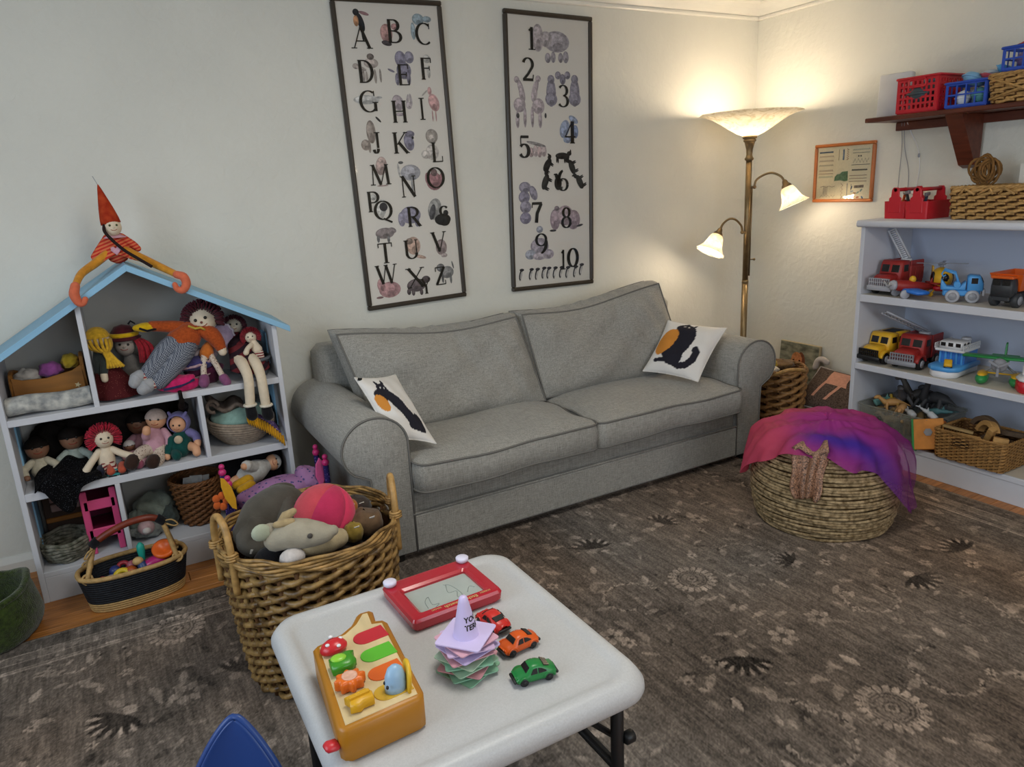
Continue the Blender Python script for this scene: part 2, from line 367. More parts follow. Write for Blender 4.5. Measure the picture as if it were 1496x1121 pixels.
# ------------------------------------------------------------ rug (pattern printed as a point colour)
def rug():
    x0, x1, y0, y1 = -1.1, 3.31, .45, 2.89; st = .0055
    nx, ny = int((x1-x0)/st)+1, int((y1-y0)/st)+1
    X, Y = np.meshgrid(np.linspace(x0, x1, nx), np.linspace(y0, y1, ny), indexing='ij')
    rs = np.random.RandomState(5)
    def vnoise(sx, sy, seed):
        r = np.random.RandomState(seed); gx = (X-x0)/sx; gy = (Y-y0)/sy
        G = r.rand(int(gx.max())+3, int(gy.max())+3); ix = gx.astype(int); iy = gy.astype(int); fx = gx-ix; fy = gy-iy
        fx = fx*fx*(3-2*fx); fy = fy*fy*(3-2*fy)
        return (G[ix, iy]*(1-fx)+G[ix+1, iy]*fx)*(1-fy)+(G[ix, iy+1]*(1-fx)+G[ix+1, iy+1]*fx)*fy
    V = .40+.10*(vnoise(.5, .9, 1)-.5)
    P = np.zeros_like(X)          # + light motif, - dark motif
    def put(mask, val):
        nonlocal P
        P = np.where(mask, val, P)
    def rosette(cx, cy, r, npet=20, v=1.):
        dx, dy = X-cx, Y-cy; rr = np.hypot(dx, dy)/r; t = np.arctan2(dy, dx)
        pet = np.abs(np.sin(t*npet/2)); put((rr < .80+.22*pet**.7) & (rr > .70) & (pet > .30), v); put((rr < .70) & (rr > .0), -.35); put((rr < .99) & (rr > .72) & (pet < .22), -.6)
        put((rr < .69) & (rr > .63), .6*v); put((rr < .56) & (rr > .5), .45*v); put((rr < .44) & (rr > .26), .4*v); put((rr < .2), .7*v); put((rr < .1), -.5)
    def leaf(cx, cy, L, W, a, v):
        dx, dy = X-cx, Y-cy; u = dx*math.cos(a)+dy*math.sin(a); w = -dx*math.sin(a)+dy*math.cos(a)
        k = u/L; put((np.abs(k) < 1) & (np.abs(w) < W*(1-k*k)), v)
    def palmette(cx, cy, r, a, v=-1.):
        for k in range(-3, 4):
            aa = a+k*.42; leaf(cx+math.cos(aa)*r*.5, cy+math.sin(aa)*r*.5, r*.5, r*.1, aa, v)
        for k in (-2.5, -1.5, -.5, .5, 1.5, 2.5):
            aa = a+k*.42; leaf(cx+math.cos(aa)*r*.78, cy+math.sin(aa)*r*.78, r*.2, r*.06, aa, .9)
        leaf(cx-math.cos(a)*r*.2, cy-math.sin(a)*r*.2, r*.25, r*.2, a+PI/2, .8)
    def scroll(cx, cy, r, a0, sg):
        for i in range(46):
            t = i/46; a = a0+sg*t*4.6; q = r*(1-.55*t)
            leaf(cx+q*math.cos(a)*(1+.05*math.sin(9*i)), cy+q*math.sin(a), r*(.07+.05*(i % 3 == 0)), r*(.02+.03*(i % 4 == 0)), a+PI/2+(.9 if i % 2 else -.3)*sg, .8 if i % 5 else -.7)
    def blossom(cx, cy, r):
        for k in range(6):
            a = k*PI/3; leaf(cx+.6*r*math.cos(a), cy+.6*r*math.sin(a), r*.38, r*.26, a, .85)
        put(np.hypot(X-cx, Y-cy) < r*.2, -.6)
    # small scattered leaves and flowers first
    for i in range(1500):
        cx, cy = rs.uniform(x0, x1), rs.uniform(y0, y1); a = rs.uniform(0, PI); L = rs.uniform(.010, .042)
        leaf(cx, cy, L, L*rs.uniform(.25, .5), a, rs.choice([.5, .8, .65, -.5]))
    for i in range(110):
        blossom(rs.uniform(x0, x1), rs.uniform(y0, y1), rs.uniform(.018, .034))
    RO = RUG_RO
    for cx, cy, r in RO['ros']: rosette(cx, cy, r)
    for cx, cy, r, a in RO['pal']: palmette(cx, cy, r, a)
    for cx, cy, r, a, s in RO['scr']: scroll(cx, cy, r, a, s)
    for cx, cy, r in RO['blo']: blossom(cx, cy, r)
    wear = vnoise(.02, .09, 11)*.5+vnoise(.05, .3, 12)*.5
    V = V+np.where(P > 0, P*.25*(.25+wear*1.1), P*.19*(.3+wear))
    # streaky abrash along the weave
    V = V+.10*(vnoise(.009, .12, 21)-.5)+.06*(vnoise(.006, .05, 25)-.5)+.045*(vnoise(.03, .35, 22)-.5)+.07*(vnoise(.22, .3, 23)-.5)+.07*(vnoise(.035, .05, 24)-.5)+.13*(rs.rand(nx, ny)-.5)
    # border bands along the far and right edges
    for D, T in ((y1-Y, X), (x1-X, Y)):
        def band(a, b): return (D > a) & (D < b)
        for a in (.083, .135, .177, .192): V = np.where(band(a, a+.008), V+.15*(.5+wear), V)
        V = np.where(band(0, .083), V*.86+.02*np.sin(T*140), V)
        V = np.where(band(.093, .135), V*.92+.09*(np.abs(((T/.085) % 1)-.5)*.1+.0 > np.abs(D-.114)*1.6-.012)*1., V)
        V = np.where(D < .012, V+.07, V)
    hue = vnoise(.35, .35, 31); warm = np.clip((X-1.6)/1.6, 0, 1)*.06
    c = np.stack([V*(.955+.10*hue+warm), V*(.905+.01*hue+warm*.3), V*(.862-.06*hue-warm*.4), np.ones_like(V)], -1)
    c = np.clip(c, .02, 1); c[..., :3] = np.where(c[..., :3] <= .04045, c[..., :3]/12.92, ((c[..., :3]+.055)/1.055)**2.4)
    b = MB(); Z = .008+.0007*(np.clip(P, 0, 1))
    b.v = list(map(tuple, np.stack([X, Y, Z], -1).reshape(-1, 3).tolist()))
    I = np.arange(nx*ny).reshape(nx, ny); F = np.stack([I[:-1, :-1], I[1:, :-1], I[1:, 1:], I[:-1, 1:]], -1).reshape(-1, 4)
    b.f = list(map(tuple, F.tolist())); n = len(b.v); e = [I[i, 0] for i in range(nx)]+[I[-1, j] for j in range(1, ny)]+[I[i, -1] for i in range(nx-2, -1, -1)]+[I[0, j] for j in range(ny-2, 0, -1)]
    e = [int(i) for i in e]
    b.v += [(b.v[i][0], b.v[i][1], .0003) for i in e]; m = len(e)
    b.f += [(e[k], n+k, n+(k+1) % m, e[(k+1) % m]) for k in range(m)]
    b.m = [0]*len(b.f); b.sm = [True]*len(b.f); cc = c.reshape(-1, 4); b.col = np.concatenate([cc, cc[e]])
    m_rug = color_attr_mat('rug_wool', .97, (420, .5), .08, fine=[(190, (1, .14, 1), .22), (600, (1, 1, 1), .22)])
    tag(b.build('rug', m_rug), 'faded grey brown floral area rug covering the floor in front of the sofa', 'rug')
RUG_RO = dict(
 ros=[(1.779, 1.875, .092), (1.755, 1.036, .10), (.021, 2.662, .10)],
 pal=[(1.605, 2.289, .10, 1.2), (1.581, 1.432, .10, -2.2), (.175, 2.271, .10, .9), (-.163, 2.254, .11, 3.9), (2.818, 1.433, .10, 1.5), (2.469, 1.425, .10, -1.6), (1.996, 2.309, .09, .5), (2.2, 1.75, .08, 2.)],
 scr=[(1.49, 1.893, .13, 0, 1), (2.083, 1.871, .13, 2, -1), (2.039, 1.022, .14, 1, 1), (1.463, 1.076, .15, 1, -1), (-.28, 2.658, .11, 2, 1), (.27, 2.72, .08, 0, 1), (2.6, 1.1, .12, 2, 1), (1.1, 1.1, .13, 2, 1), (-.3, 1.95, .14, 1, -1), (2.193, 1.442, .13, 0, -1), (1.2, 2.2, .12, 1, 1)],
 blo=[(.016, 2.255, .06), (1.776, 1.439, .055), (1.958, 1.445, .05), (2.164, 2.249, .05), (-.7, 2.2, .06), (1.3, 1.75, .05), (2.5, 1.75, .06)])
rug()

# ------------------------------------------------------------ helpers for world-coordinate parts
def W(root):
    M = Matrix.Identity(4); o = root
    while o is not None: M = o.matrix_basis @ M; o = o.parent
    b = MB(); b.M = M.inverted(); return b
def rings(b, outline, prof, c=(0, 0, 0), wob=None):
    """closed skin through scaled/offset copies of a centred outline: prof = [(inset, z)], inset measured inwards"""
    N = len(outline); vs = []; cx = max(p[0] for p in outline); cy = max(p[1] for p in outline)
    for ins, z in prof:
        sx = max(.002, (cx-ins)/cx); sy = max(.002, (cy-ins)/cy)
        for p in outline:
            q = Vector((c[0]+p[0]*sx, c[1]+p[1]*sy, c[2]+z))
            if wob: q += Vector(wob(p[0]*sx/cx, p[1]*sy/cy, z))
            vs.append(q)
    fs = [(i*N+k, i*N+(k+1) % N, (i+1)*N+(k+1) % N, (i+1)*N+k) for i in range(len(prof)-1) for k in range(N)]
    fs += [tuple(reversed(range(N))), tuple((len(prof)-1)*N+k for k in range(N))]
    return b.add(vs, fs)
def rr_dense(w, h, r, m=10, n=5):
    P = rrect(w, h, r, n); out = []
    for i, p in enumerate(P):
        q = P[(i+1) % len(P)]; out.append(p); d = math.dist(p, q)
        if d > .08:
            for k in range(1, m): out.append((p[0]+(q[0]-p[0])*k/m, p[1]+(q[1]-p[1])*k/m))
    return out

# ------------------------------------------------------------ sofa
def linen(name, c, k=1.):
    m = mat(name, c, .95, .12, noise=(3.0, .05), sheen=.2)
    nt = m.node_tree; L = nt.links; b = nt.nodes['Principled BSDF']; tc = nt.nodes['Texture Coordinate']; src = b.inputs['Base Color'].links[0].from_socket
    hs = []
    for st in ((260, 260, 22), (22, 260, 260), (260, 22, 260)):
        mp = nt.nodes.new('ShaderNodeMapping'); mp.inputs['Scale'].default_value = st; L.new(tc.outputs['Object'], mp.inputs[0])
        n = nt.nodes.new('ShaderNodeTexNoise'); n.inputs['Scale'].default_value = 1.15; n.inputs['Detail'].default_value = 3; L.new(mp.outputs[0], n.inputs['Vector']); hs.append(n.outputs[0])
    a = nt.nodes.new('ShaderNodeMath'); L.new(hs[0], a.inputs[0]); L.new(hs[1], a.inputs[1])
    a2 = nt.nodes.new('ShaderNodeMath'); L.new(a.outputs[0], a2.inputs[0]); L.new(hs[2], a2.inputs[1])
    mr = nt.nodes.new('ShaderNodeMapRange'); L.new(a2.outputs[0], mr.inputs[0]); mr.inputs[1].default_value = 1.1; mr.inputs[2].default_value = 1.9; mr.inputs[3].default_value = .66; mr.inputs[4].default_value = 1.34
    mx = nt.nodes.new('ShaderNodeVectorMath'); mx.operation = 'SCALE'; L.new(src, mx.inputs[0]); L.new(mr.outputs[0], mx.inputs['Scale']); L.new(mx.outputs[0], b.inputs['Base Color'])
    bp = nt.nodes.new('ShaderNodeBump'); bp.inputs['Strength'].default_value = .35; bp.inputs['Distance'].default_value = .002; L.new(a2.outputs[0], bp.inputs['Height']); L.new(bp.outputs[0], b.inputs['Normal'])
    return m
m_linen = linen('grey_linen', '918f89'); m_pipe = mat('grey_piping', '6f6d69', .9, .15)
m_blackwood = mat('black_wood', '14110f', .45, .3)
def sofa():
    t = thing('sofa', 'long grey linen sofa with rolled arms and loose cushions along the wall', 'sofa', (1.88, 3.05, 0))
    # base rails
    b = W(t); b.box((1.88, 3.04, .125), (1.86, .81, .172), .012); b.box((1.88, 3.05, .25), (1.86, .78, .10), .012); b.build('frame', m_linen, t)
    b = W(t); b.tube([(.958, 2.636, .212), (2.802, 2.636, .212)], .004, 6); b.build('piping', m_linen, t)
    # back frame
    b = W(t); b.box((1.88, 3.41, .42), (2.13, .19, .80), .035, smooth=True); b.build('back_frame', m_linen, t)
    # rolled arms
    def arm(sg):
        X = lambda x: 1.88+sg*(x-1.88)
        prof = [(.962, .042), (.962, .50)]+[(.825+.137*math.cos(R(a)), .528+.128*math.sin(R(a))) for a in range(0, 226, 9)]+[(.790, .405), (.794, .34), (.795, .042)]
        pf = [(X(x), z) for x, z in prof]
        b = W(t); o = (0, 3.46, 0); b.prism(pf, o, (1, 0, 0), (0, 0, 1), .825, .008, smooth=True)
        a = b.build('arm', m_linen, t)
        b = W(t); b.tube([(x, 2.637, z) for x, z in pf], .0045, 6); b.build('piping', m_pipe, a)
    arm(1); arm(-1)
    # seat cushions
    def seat(x0, x1, ph):
        w, d = x1-x0, .62; cx, cy = (x0+x1)/2, 2.583+d/2; ol = rr_dense(w, d, .045, 14)
        wob = lambda u, v, z: (0.006*math.sin(5*v+ph)*abs(u)**3, -.008*(1-u*u)*(abs(v)**3)*(v < 0)+.004*math.sin(9*u+ph)*(abs(v) > .8), .006*math.sin(4.2*u+ph)+.004*math.sin(7*v+2*ph)-.010*math.exp(-((u-.1*ph)**2)*3)*(z > .1))
        b = W(t); rings(b, ol, [(.30, -.0), (.05, -.0), (.012, .003), (0, .015), (-.004, .07), (0, .128), (.010, .139), (.04, .150), (.09, .160), (.16, .168), (.24, .173), (.306, .175)], (cx, cy, .303), wob)
        c = b.build('seat_cushion', m_linen, t)
        b = W(t)
        for z in (.013, .133):
            P = []
            for p in ol: u, v = p[0]/(w/2), p[1]/(d/2); q = Vector((cx+p[0]*1.002, cy+p[1]*1.002, .303+z))+Vector(wob(u, v, z)); P.append(q)
            b.tube(P, .0045, 6, closed=True)
        b.build('piping', m_pipe, c)
    seat(.966, 1.868, .4); seat(1.874, 2.79, 1.9)
    # back cushions: a boxed cushion standing up and leaning back
    def back(xl0, xl1, xr0, xr1, z0, zl, zr, y0, lean, ph):
        nu, nv = 44, 22
        def pt(u, v, s):     # u across 0..1, v up 0..1, s = 0 front, 1 back
            xl = xl0+(xl1-xl0)*v; xr = xr0+(xr1-xr0)*v; x = xl+(xr-xl)*u
            top = zl+(zr-zl)*u-.028*math.sin(PI*u)+.008*math.sin(7*u+ph); z = z0+(top-z0)*v
            e = max(0, (1-abs(2*u-1)**8))*max(0, (1-abs(2*v-1)**6))
            bulge = .055*e+.007*math.sin(11*u+5*v+ph)*e+.012*math.sin(6*u-9*v+ph)*(1-v)*e+.005*math.sin(19*u-14*v+2*ph)*e+.006*math.sin(8*v+30*u*u+ph)*e*u
            y = y0+lean*v - bulge
            for (du, dv, am, wu, wv) in ((.62, .86, .020, .035, .10), (.90, .62, .012, .05, .06), (.95, .35, .012, .05, .05)):
                y += am*math.exp(-((u-du)/wu)**2-((v-dv)/wv)**2)
            if s: y = y0+lean*v+.13+.05*e
            return (x, y, z)
        b = W(t)
        b.grid(lambda u, v: pt(u, v, 0), nu, nv); b.grid(lambda u, v: pt(1-u, v, 1), nu, nv)
        E = [(u/43, 0) for u in range(44)]+[(1, v/21) for v in range(1, 22)]+[(1-u/43, 1) for u in range(1, 44)]+[(0, 1-v/21) for v in range(1, 22)]
        n = len(E); P0 = [Vector(pt(u, v, 0)) for u, v in E]; P1 = [Vector(pt(u, v, 1)) for u, v in E]; cen = sum(P0, Vector())/n; mid = []
        for i, (a, c) in enumerate(zip(P0, P1)):
            o = (a-cen); o.y = 0; mid.append([a.lerp(c, k)+o.normalized()*(.022+.006*math.sin(31*i/n*6.28+ph)*(E[i][1] == 1))*math.sin(PI*k) for k in (.0, .2, .5, .8, 1)])
        vs = sum(mid, []); b.add(vs, [(i*5+k, i*5+k+1, ((i+1) % n)*5+k+1, ((i+1) % n)*5+k) for i in range(n) for k in range(4)])
        c = b.build('back_cushion', m_linen, t)
        b = W(t); b.tube([p+Vector((0, -.002, 0)) for p in P0], .0042, 6, closed=True); b.build('piping', m_pipe, c)
        b = W(t); b.tube(P1, .0042, 6, closed=True); b.build('piping', m_pipe, c)
    back(.975, .862, 1.852, 1.775, .445, .905, .862, 3.02, .13, .3)
    back(1.858, 1.812, 2.80, 2.70, .455, .868, .935, 3.03, .12, 2.1)
    for x in (.865, 2.895):
        for y in (2.69, 3.42):
            b = W(t); b.box((x, y, .026), (.085, .085, .033), .004); b.build('foot', m_blackwood, t)
sofa()

# throw pillows with a printed cat
def cat_mask(U, V, kind=0):
    E = lambda cx, cy, rx, ry, a=0: (((U-cx)*math.cos(a)+(V-cy)*math.sin(a))/rx)**2+((-(U-cx)*math.sin(a)+(V-cy)*math.cos(a))/ry)**2 < 1
    def cap(pts, r):
        m = np.zeros_like(U, bool)
        for (x0, y0), (x1, y1) in zip(pts, pts[1:]):
            dx, dy = x1-x0, y1-y0; t = np.clip(((U-x0)*dx+(V-y0)*dy)/(dx*dx+dy*dy), 0, 1); m |= np.hypot(U-x0-t*dx, V-y0-t*dy) < r
        return m
    body = E(.43, .56, .235, .36, -.12) | E(.40, .86, .14, .075, .1) | cap([(.16, .20), (.36, .22)], .035) | E(.45, .3, .17, .16)
    body |= cap([(.46, .20), (.60, .15), (.72, .18), (.80, .30), (.80, .42), (.76, .47)], .055)
    tri = lambda a, b, c: ((V-a[1])*(b[0]-a[0]) > (b[1]-a[1])*(U-a[0])) & ((V-b[1])*(c[0]-b[0]) > (c[1]-b[1])*(U-b[0])) & ((V-c[1])*(a[0]-c[0]) > (a[1]-c[1])*(U-c[0]))
    body |= tri((.36, .9), (.46, .9), (.42, 1.0)) | tri((.48, .86), (.56, .84), (.57, .98))
    belly = E(.215, .545, .16, .26, -.25)
    if kind:
        body = cap([(.20, .62), (.34, .66), (.50, .46), (.62, .24)], .105) | E(.33, .74, .10, .085, -.4) | E(.77, .22, .10, .135, .2) | cap([(.55, .18), (.75, .14)], .05) | tri((.26, .78), (.33, .82), (.27, .92)) | tri((.34, .80), (.42, .78), (.43, .90))
        return body, E(.17, .52, .10, .14, .5), E(.31, .755, .016, .010, .3) | E(.38, .74, .016, .010, -.1)
    eyes = E(.40, .875, .022, .010, .2) | E(.47, .865, .022, .010, -.2)
    return body, belly, eyes
def pillow_mesh(corners, th, root, flip=1, kind=0):
    n = 72; u = (np.arange(n)/(n-1)); U, V = np.meshgrid(u, u, indexing='ij')
    c = [np.array(k) for k in corners]   # bl, br, tr, tl
    nrm = np.cross(c[1]-c[0], c[3]-c[0]); nrm = nrm/np.linalg.norm(nrm)*flip
    a, bb = 2*U-1, 2*V-1
    pin = lambda s: .5+ (s-.5)
    Up = .5+(U-.5)*(1-.07*(1-bb**2)*np.abs(a)**3); Vp = .5+(V-.5)*(1-.07*(1-a**2)*np.abs(bb)**3)
    base = ((1-Up)*(1-Vp))[..., None]*c[0]+(Up*(1-Vp))[..., None]*c[1]+(Up*Vp)[..., None]*c[2]+((1-Up)*Vp)[..., None]*c[3]
    h = th*np.clip((1-a**2), 0, 1)**.55*np.clip((1-bb**2), 0, 1)**.55*(1+.06*np.sin(9*a+4*bb)+.04*np.sin(13*bb))
    F = base+h[..., None]*nrm; B = base-.8*h[..., None]*nrm
    body, belly, eyes = cat_mask(U, V, kind)
    C = np.zeros((n, n, 4)); C[...] = (*lin('d9d6d2'), 1); C[body] = (*lin('26252d'), 1); C[belly] = (*lin('c9853a'), 1); C[eyes] = (*lin('d9d6d2'), 1)
    b = W(root); b.col = []
    I = lambda i, j: i*n+j
    b.add([tuple(p) for p in F.reshape(-1, 3)], [(I(i, j), I(i+1, j), I(i+1, j+1), I(i, j+1)) for i in range(n-1) for j in range(n-1)])
    b.add([tuple(p) for p in B.reshape(-1, 3)], [(I(i, j), I(i, j+1), I(i+1, j+1), I(i+1, j)) for i in range(n-1) for j in range(n-1)])
    C2 = np.zeros((n*n, 4)); C2[:] = (*lin('d9d6d2'), 1)
    b.col = np.concatenate([C.reshape(-1, 4), C2])
    edge = [tuple(base[i, 0]) for i in range(n)]+[tuple(base[n-1, j]) for j in range(n)]+[tuple(base[i, n-1]) for i in range(n-1, -1, -1)]+[tuple(base[0, j]) for j in range(n-1, -1, -1)]
    return b, edge
m_catcloth = color_attr_mat('cat_print_cotton', .92, (160, .3))
m_seam = cloth('white_seam', 'd2cec8')
t = thing('throw_pillow', 'white throw pillow with a fat black cat print, standing against the right sofa arm', 'pillow', (2.6, 2.85, .5))
b, e = pillow_mesh([(2.452, 2.985, .505), (2.565, 2.685, .488), (2.85, 2.775, .715), (2.672, 3.035, .745)], .055, t, 1)
b.build('cover', m_catcloth, t); b = W(t); b.tube(e, .003, 5); b.build('seam', m_seam, t)
t = thing('throw_pillow', 'white throw pillow with a black cat print, tucked behind the left sofa arm', 'pillow', (1.0, 2.8, .5))
b, e = pillow_mesh([(.90, 2.66, .545), (1.09, 2.655, .488), (1.055, 2.975, .725), (.835, 2.85, .775)], .05, t, 1, 1)
b.build('cover', m_catcloth, t); b = W(t); b.tube(e, .003, 5); b.build('seam', m_seam, t)
b = W(t); b.box((.853, 2.838, .768), (.022, .004, .012), 0, (0, .3, .5)); b.build('care_tag', mat('black_tag', '191919', .8), t)

# ------------------------------------------------------------ house-shaped shelf
m_housewhite = mat('white_shelf_paint', 'c3c4c9', .5, .35, noise=(7, .04), bump=(40, .05))
m_roofblue = mat('pale_blue_paint', '86b3cf', .5, .35, noise=(8, .05))
m_backgrey = mat('grey_back_panel', 'b4b1aa', .7, .25, noise=(3, .05))
HX0, HX1, HY0, HY1 = -.412, .615, 3.17, 3.505
def roof_z(x): return 1.288-.62*(.09-x) if x < .09 else 1.288-.545*(x-.09)
def house():
    t = thing('dollhouse_shelf', 'white house-shaped toy shelf with a pale blue pitched roof, full of dolls', 'shelf', (.1, 3.34, 0))
    yc, dy = (HY0+HY1)/2, HY1-HY0
    for x0, x1 in ((HX0, HX0+.02), (HX1-.02, HX1)):
        b = W(t); b.box(((x0+x1)/2, yc, .49), (.02, dy, .98), .0015)
        p = b.build('side_panel', m_housewhite, t)
        xi = HX0+.022 if x0 < 0 else HX1-.022
        for z0, z1 in ((.50, .70), (.79, .93)) if x0 > 0 else ((.50, .70), (.17, .38)):
            b = W(t); b.box((xi, 3.36, (z0+z1)/2), (.008, .10, z1-z0), .001); b.build('window_shutter', m_roofblue, p)
    def sh(x0, x1, z0, z1, name='shelf_board', y0=HY0, y1=HY1):
        b = W(t); b.box(((x0+x1)/2, (y0+y1)/2, (z0+z1)/2), (x1-x0, y1-y0, z1-z0), .0015); return b.build(name, m_housewhite, t)
    a, c = HX0+.02, HX1-.02
    sh(a, c, .105, .127); sh(a, c, .428, .46); sh(a, c, .728, .754); sh(a, c, 0, .105, 'kickboard', HY0+.0005, HY0+.02)
    sh(.263, .281, .46, .728, 'divider'); sh(-.092, -.074, .127, .428, 'divider')
    b = W(t); b.prism([(-.105, .754), (-.087, .754), (-.087, roof_z(-.087)-.026), (-.105, roof_z(-.105)-.026)], (0, HY1-.008, 0), (1, 0, 0), (0, 0, 1), dy-.012); b.build('divider', m_housewhite, t)
    b = W(t); b.prism([(HX0+.01, .02), (HX1-.01, .02), (HX1-.01, .985), (.09, 1.27), (HX0+.01, .96)], (0, HY1+.008, 0), (1, 0, 0), (0, 0, 1), .008); b.build('back_panel', m_backgrey, t)
    for x0, x1 in ((-.50, .0905), (.0895, .668)):
        k = .026; P = [(x0, roof_z(x0)-k), (x1, roof_z(x1)-k), (x1, roof_z(x1)), (x0, roof_z(x0))]
        if x0 > 0: P[0] = (x0, roof_z(.09)-k); P[3] = (x0, roof_z(.09))
        b = W(t); b.prism(P, (0, HY1+.01, 0), (1, 0, 0), (0, 0, 1), dy+.03, .0012); b.build('roof_panel', m_roofblue, t)
house()

# ------------------------------------------------------------ white bookcase on the right
m_white = mat('white_bookcase_paint', 'cdd0d8', .45, .35, noise=(6, .03), bump=(60, .06))
m_shelfcream = mat('worn_cream_paint', 'c9c1b2', .5, .3, noise=(7, .06))
BX0, BX1, BY1, BY0 = 3.40, 3.80, 2.414, .75
def bookcase():
    t = thing('bookcase', 'white wooden bookcase of toy trucks against the right wall', 'bookcase', (3.6, 1.6, 0))
    xc, dx = (BX0+BX1)/2, BX1-BX0; yc = (BY0+BY1)/2
    for y in (BY1-.011, BY0+.011):
        b = W(t); b.box((xc, y, .607), (dx, .022, 1.214), .0015); b.build('side_panel', m_white, t)
    b = W(t); b.prism(rrect(dx+.03, BY1-BY0+.035, .01, 3, xc-.01, yc), (0, 0, 1.214), (1, 0, 0), (0, 1, 0), .033, .007, True); b.build('top_board', m_white, t)
    for z0, z1 in ((.836, .872), (.478, .509), (.105, .130)):
        b = W(t); b.box((xc, yc, (z0+z1)/2), (dx-.002, BY1-BY0-.046, z1-z0), .002); s = b.build('shelf_board', m_shelfcream, t)
        b = W(t); b.box((BX0+.002, yc, (z0+z1)/2), (.012, BY1-BY0-.046, z1-z0+.002), .002); b.build('edging', m_white, s)
    b = W(t); b.box((BX0+.01, yc, .0525), (.02, BY1-BY0-.002, .105), .0015); b.build('kickboard', m_white, t)
    b = W(t); b.box((BX1+.004, yc, .63), (.008, BY1-BY0-.01, 1.16)); b.build('back_panel', mat('white_back_board', 'c4cde0', .55, .3), t)
bookcase()

# ------------------------------------------------------------ folding play table
m_tabletop = mat('speckled_white_plastic', 'b8b9ba', .38, .4, noise=(260, .05), bump=(500, .12))
m_blackmetal = mat('black_steel', '17181a', .45, .4)
def table():
    t = thing('folding_table', 'small white plastic folding table with black legs in the foreground', 'table', (.52, 1.312, 0))
    ol = rr_dense(.636, .662, .065, 6, 8)
    b = W(t); rings(b, ol, [(.30, .487), (.02, .487), (.012, .480), (.006, .480), (.0, .487), (-.003, .497), (-.002, .509), (.004, .520), (.010, .529), (.020, .5325), (.034, .5325), (.041, .5295), (.046, .5268), (.053, .5255), (.065, .5255), (.315, .5255)], (.52, 1.312, 0)); b.build('table_top', m_tabletop, t)
    for x in (.265, .775):
        for y in (1.03, 1.59):
            b = W(t); b.box((x, y, .253), (.025, .025, .47), .006, smooth=True); l = b.build('leg', m_blackmetal, t)
            b = W(t); b.box((x, y, .0235), (.030, .030, .028), .005, smooth=True); b.build('rubber_foot', m_blackwood, l)
        b = W(t); b.cyl((x, 1.04, .30), (x, 1.58, .30), .011, n=10); b.cyl((x, 1.04, .47), (x, 1.58, .47), .011, n=10); b.build('cross_bar', m_blackmetal, t)
        s = 1 if x < .5 else -1
        for y in (1.05, 1.57):
            b = W(t); b.tube([(x, y, .37), (x+s*.10, y, .475)], [.007, .007], 8); b.build('brace', m_blackmetal, t)
            b = W(t); b.cyl((x-s*.01, y-.03, .375), (x-s*.034, y-.03, .375), .014, n=12, bev=.003); b.build('lock_knob', m_blackmetal, t)
    for y in (1.04, 1.58):
        b = W(t); b.box((.52, y, .468), (.50, .02, .03), .003); b.build('rail', m_blackmetal, t)
table()

# ------------------------------------------------------------ floor lamp
m_bronze = mat('antique_bronze', '7d6a4c', .38, .5, metal=.75, noise=(30, .12))
def lampglass():
    m = bpy.data.materials.new('frosted_glass'); m.use_nodes = True; nt = m.node_tree; L = nt.links; b = nt.nodes['Principled BSDF']; nt.nodes.remove(b); o = nt.nodes['Material Output']
    tc = nt.nodes.new('ShaderNodeTexCoord'); n = nt.nodes.new('ShaderNodeTexNoise'); n.inputs['Scale'].default_value = 22; n.inputs['Detail'].default_value = 4; n.inputs['Distortion'].default_value = 1.5; L.new(tc.outputs['Object'], n.inputs[0])
    r = nt.nodes.new('ShaderNodeValToRGB'); L.new(n.outputs[0], r.inputs[0]); r.color_ramp.elements[0].position = .35; r.color_ramp.elements[1].position = .55; r.color_ramp.elements[0].color = (*lin('ddd5c2'), 1); r.color_ramp.elements[1].color = (*lin('fdf8ee'), 1)
    d = nt.nodes.new('ShaderNodeBsdfDiffuse'); tr = nt.nodes.new('ShaderNodeBsdfTranslucent'); g = nt.nodes.new('ShaderNodeBsdfGlossy'); g.inputs['Roughness'].default_value = .15
    L.new(r.outputs[0], d.inputs[0]); L.new(r.outputs[0], tr.inputs[0])
    m1 = nt.nodes.new('ShaderNodeMixShader'); m1.inputs[0].default_value = .74; L.new(d.outputs[0], m1.inputs[1]); L.new(tr.outputs[0], m1.inputs[2])
    m2 = nt.nodes.new('ShaderNodeMixShader'); m2.inputs[0].default_value = .06; L.new(m1.outputs[0], m2.inputs[1]); L.new(g.outputs[0], m2.inputs[2]); L.new(m2.outputs[0], o.inputs[0])
    bp = nt.nodes.new('ShaderNodeBump'); bp.inputs['Strength'].default_value = .5; bp.inputs['Distance'].default_value = .004; L.new(n.outputs[0], bp.inputs['Height']); L.new(bp.outputs[0], d.inputs['Normal'])
    return m
m_lampglass = lampglass()
m_bulb = bpy.data.materials.new('lit_bulb'); m_bulb.use_nodes = True
_b = m_bulb.node_tree.nodes['Principled BSDF']; _b.inputs['Emission Color'].default_value = (*lin('ffe6b8'), 1); _b.inputs['Emission Strength'].default_value = 3
def plight(name, loc, e, rad, parent):
    d = bpy.data.lights.new(name, 'POINT'); d.energy = e; d.color = lin('ffe7c6'); d.shadow_soft_size = rad
    o = bpy.data.objects.new(name, d); COL.objects.link(o); o.location = loc; return o
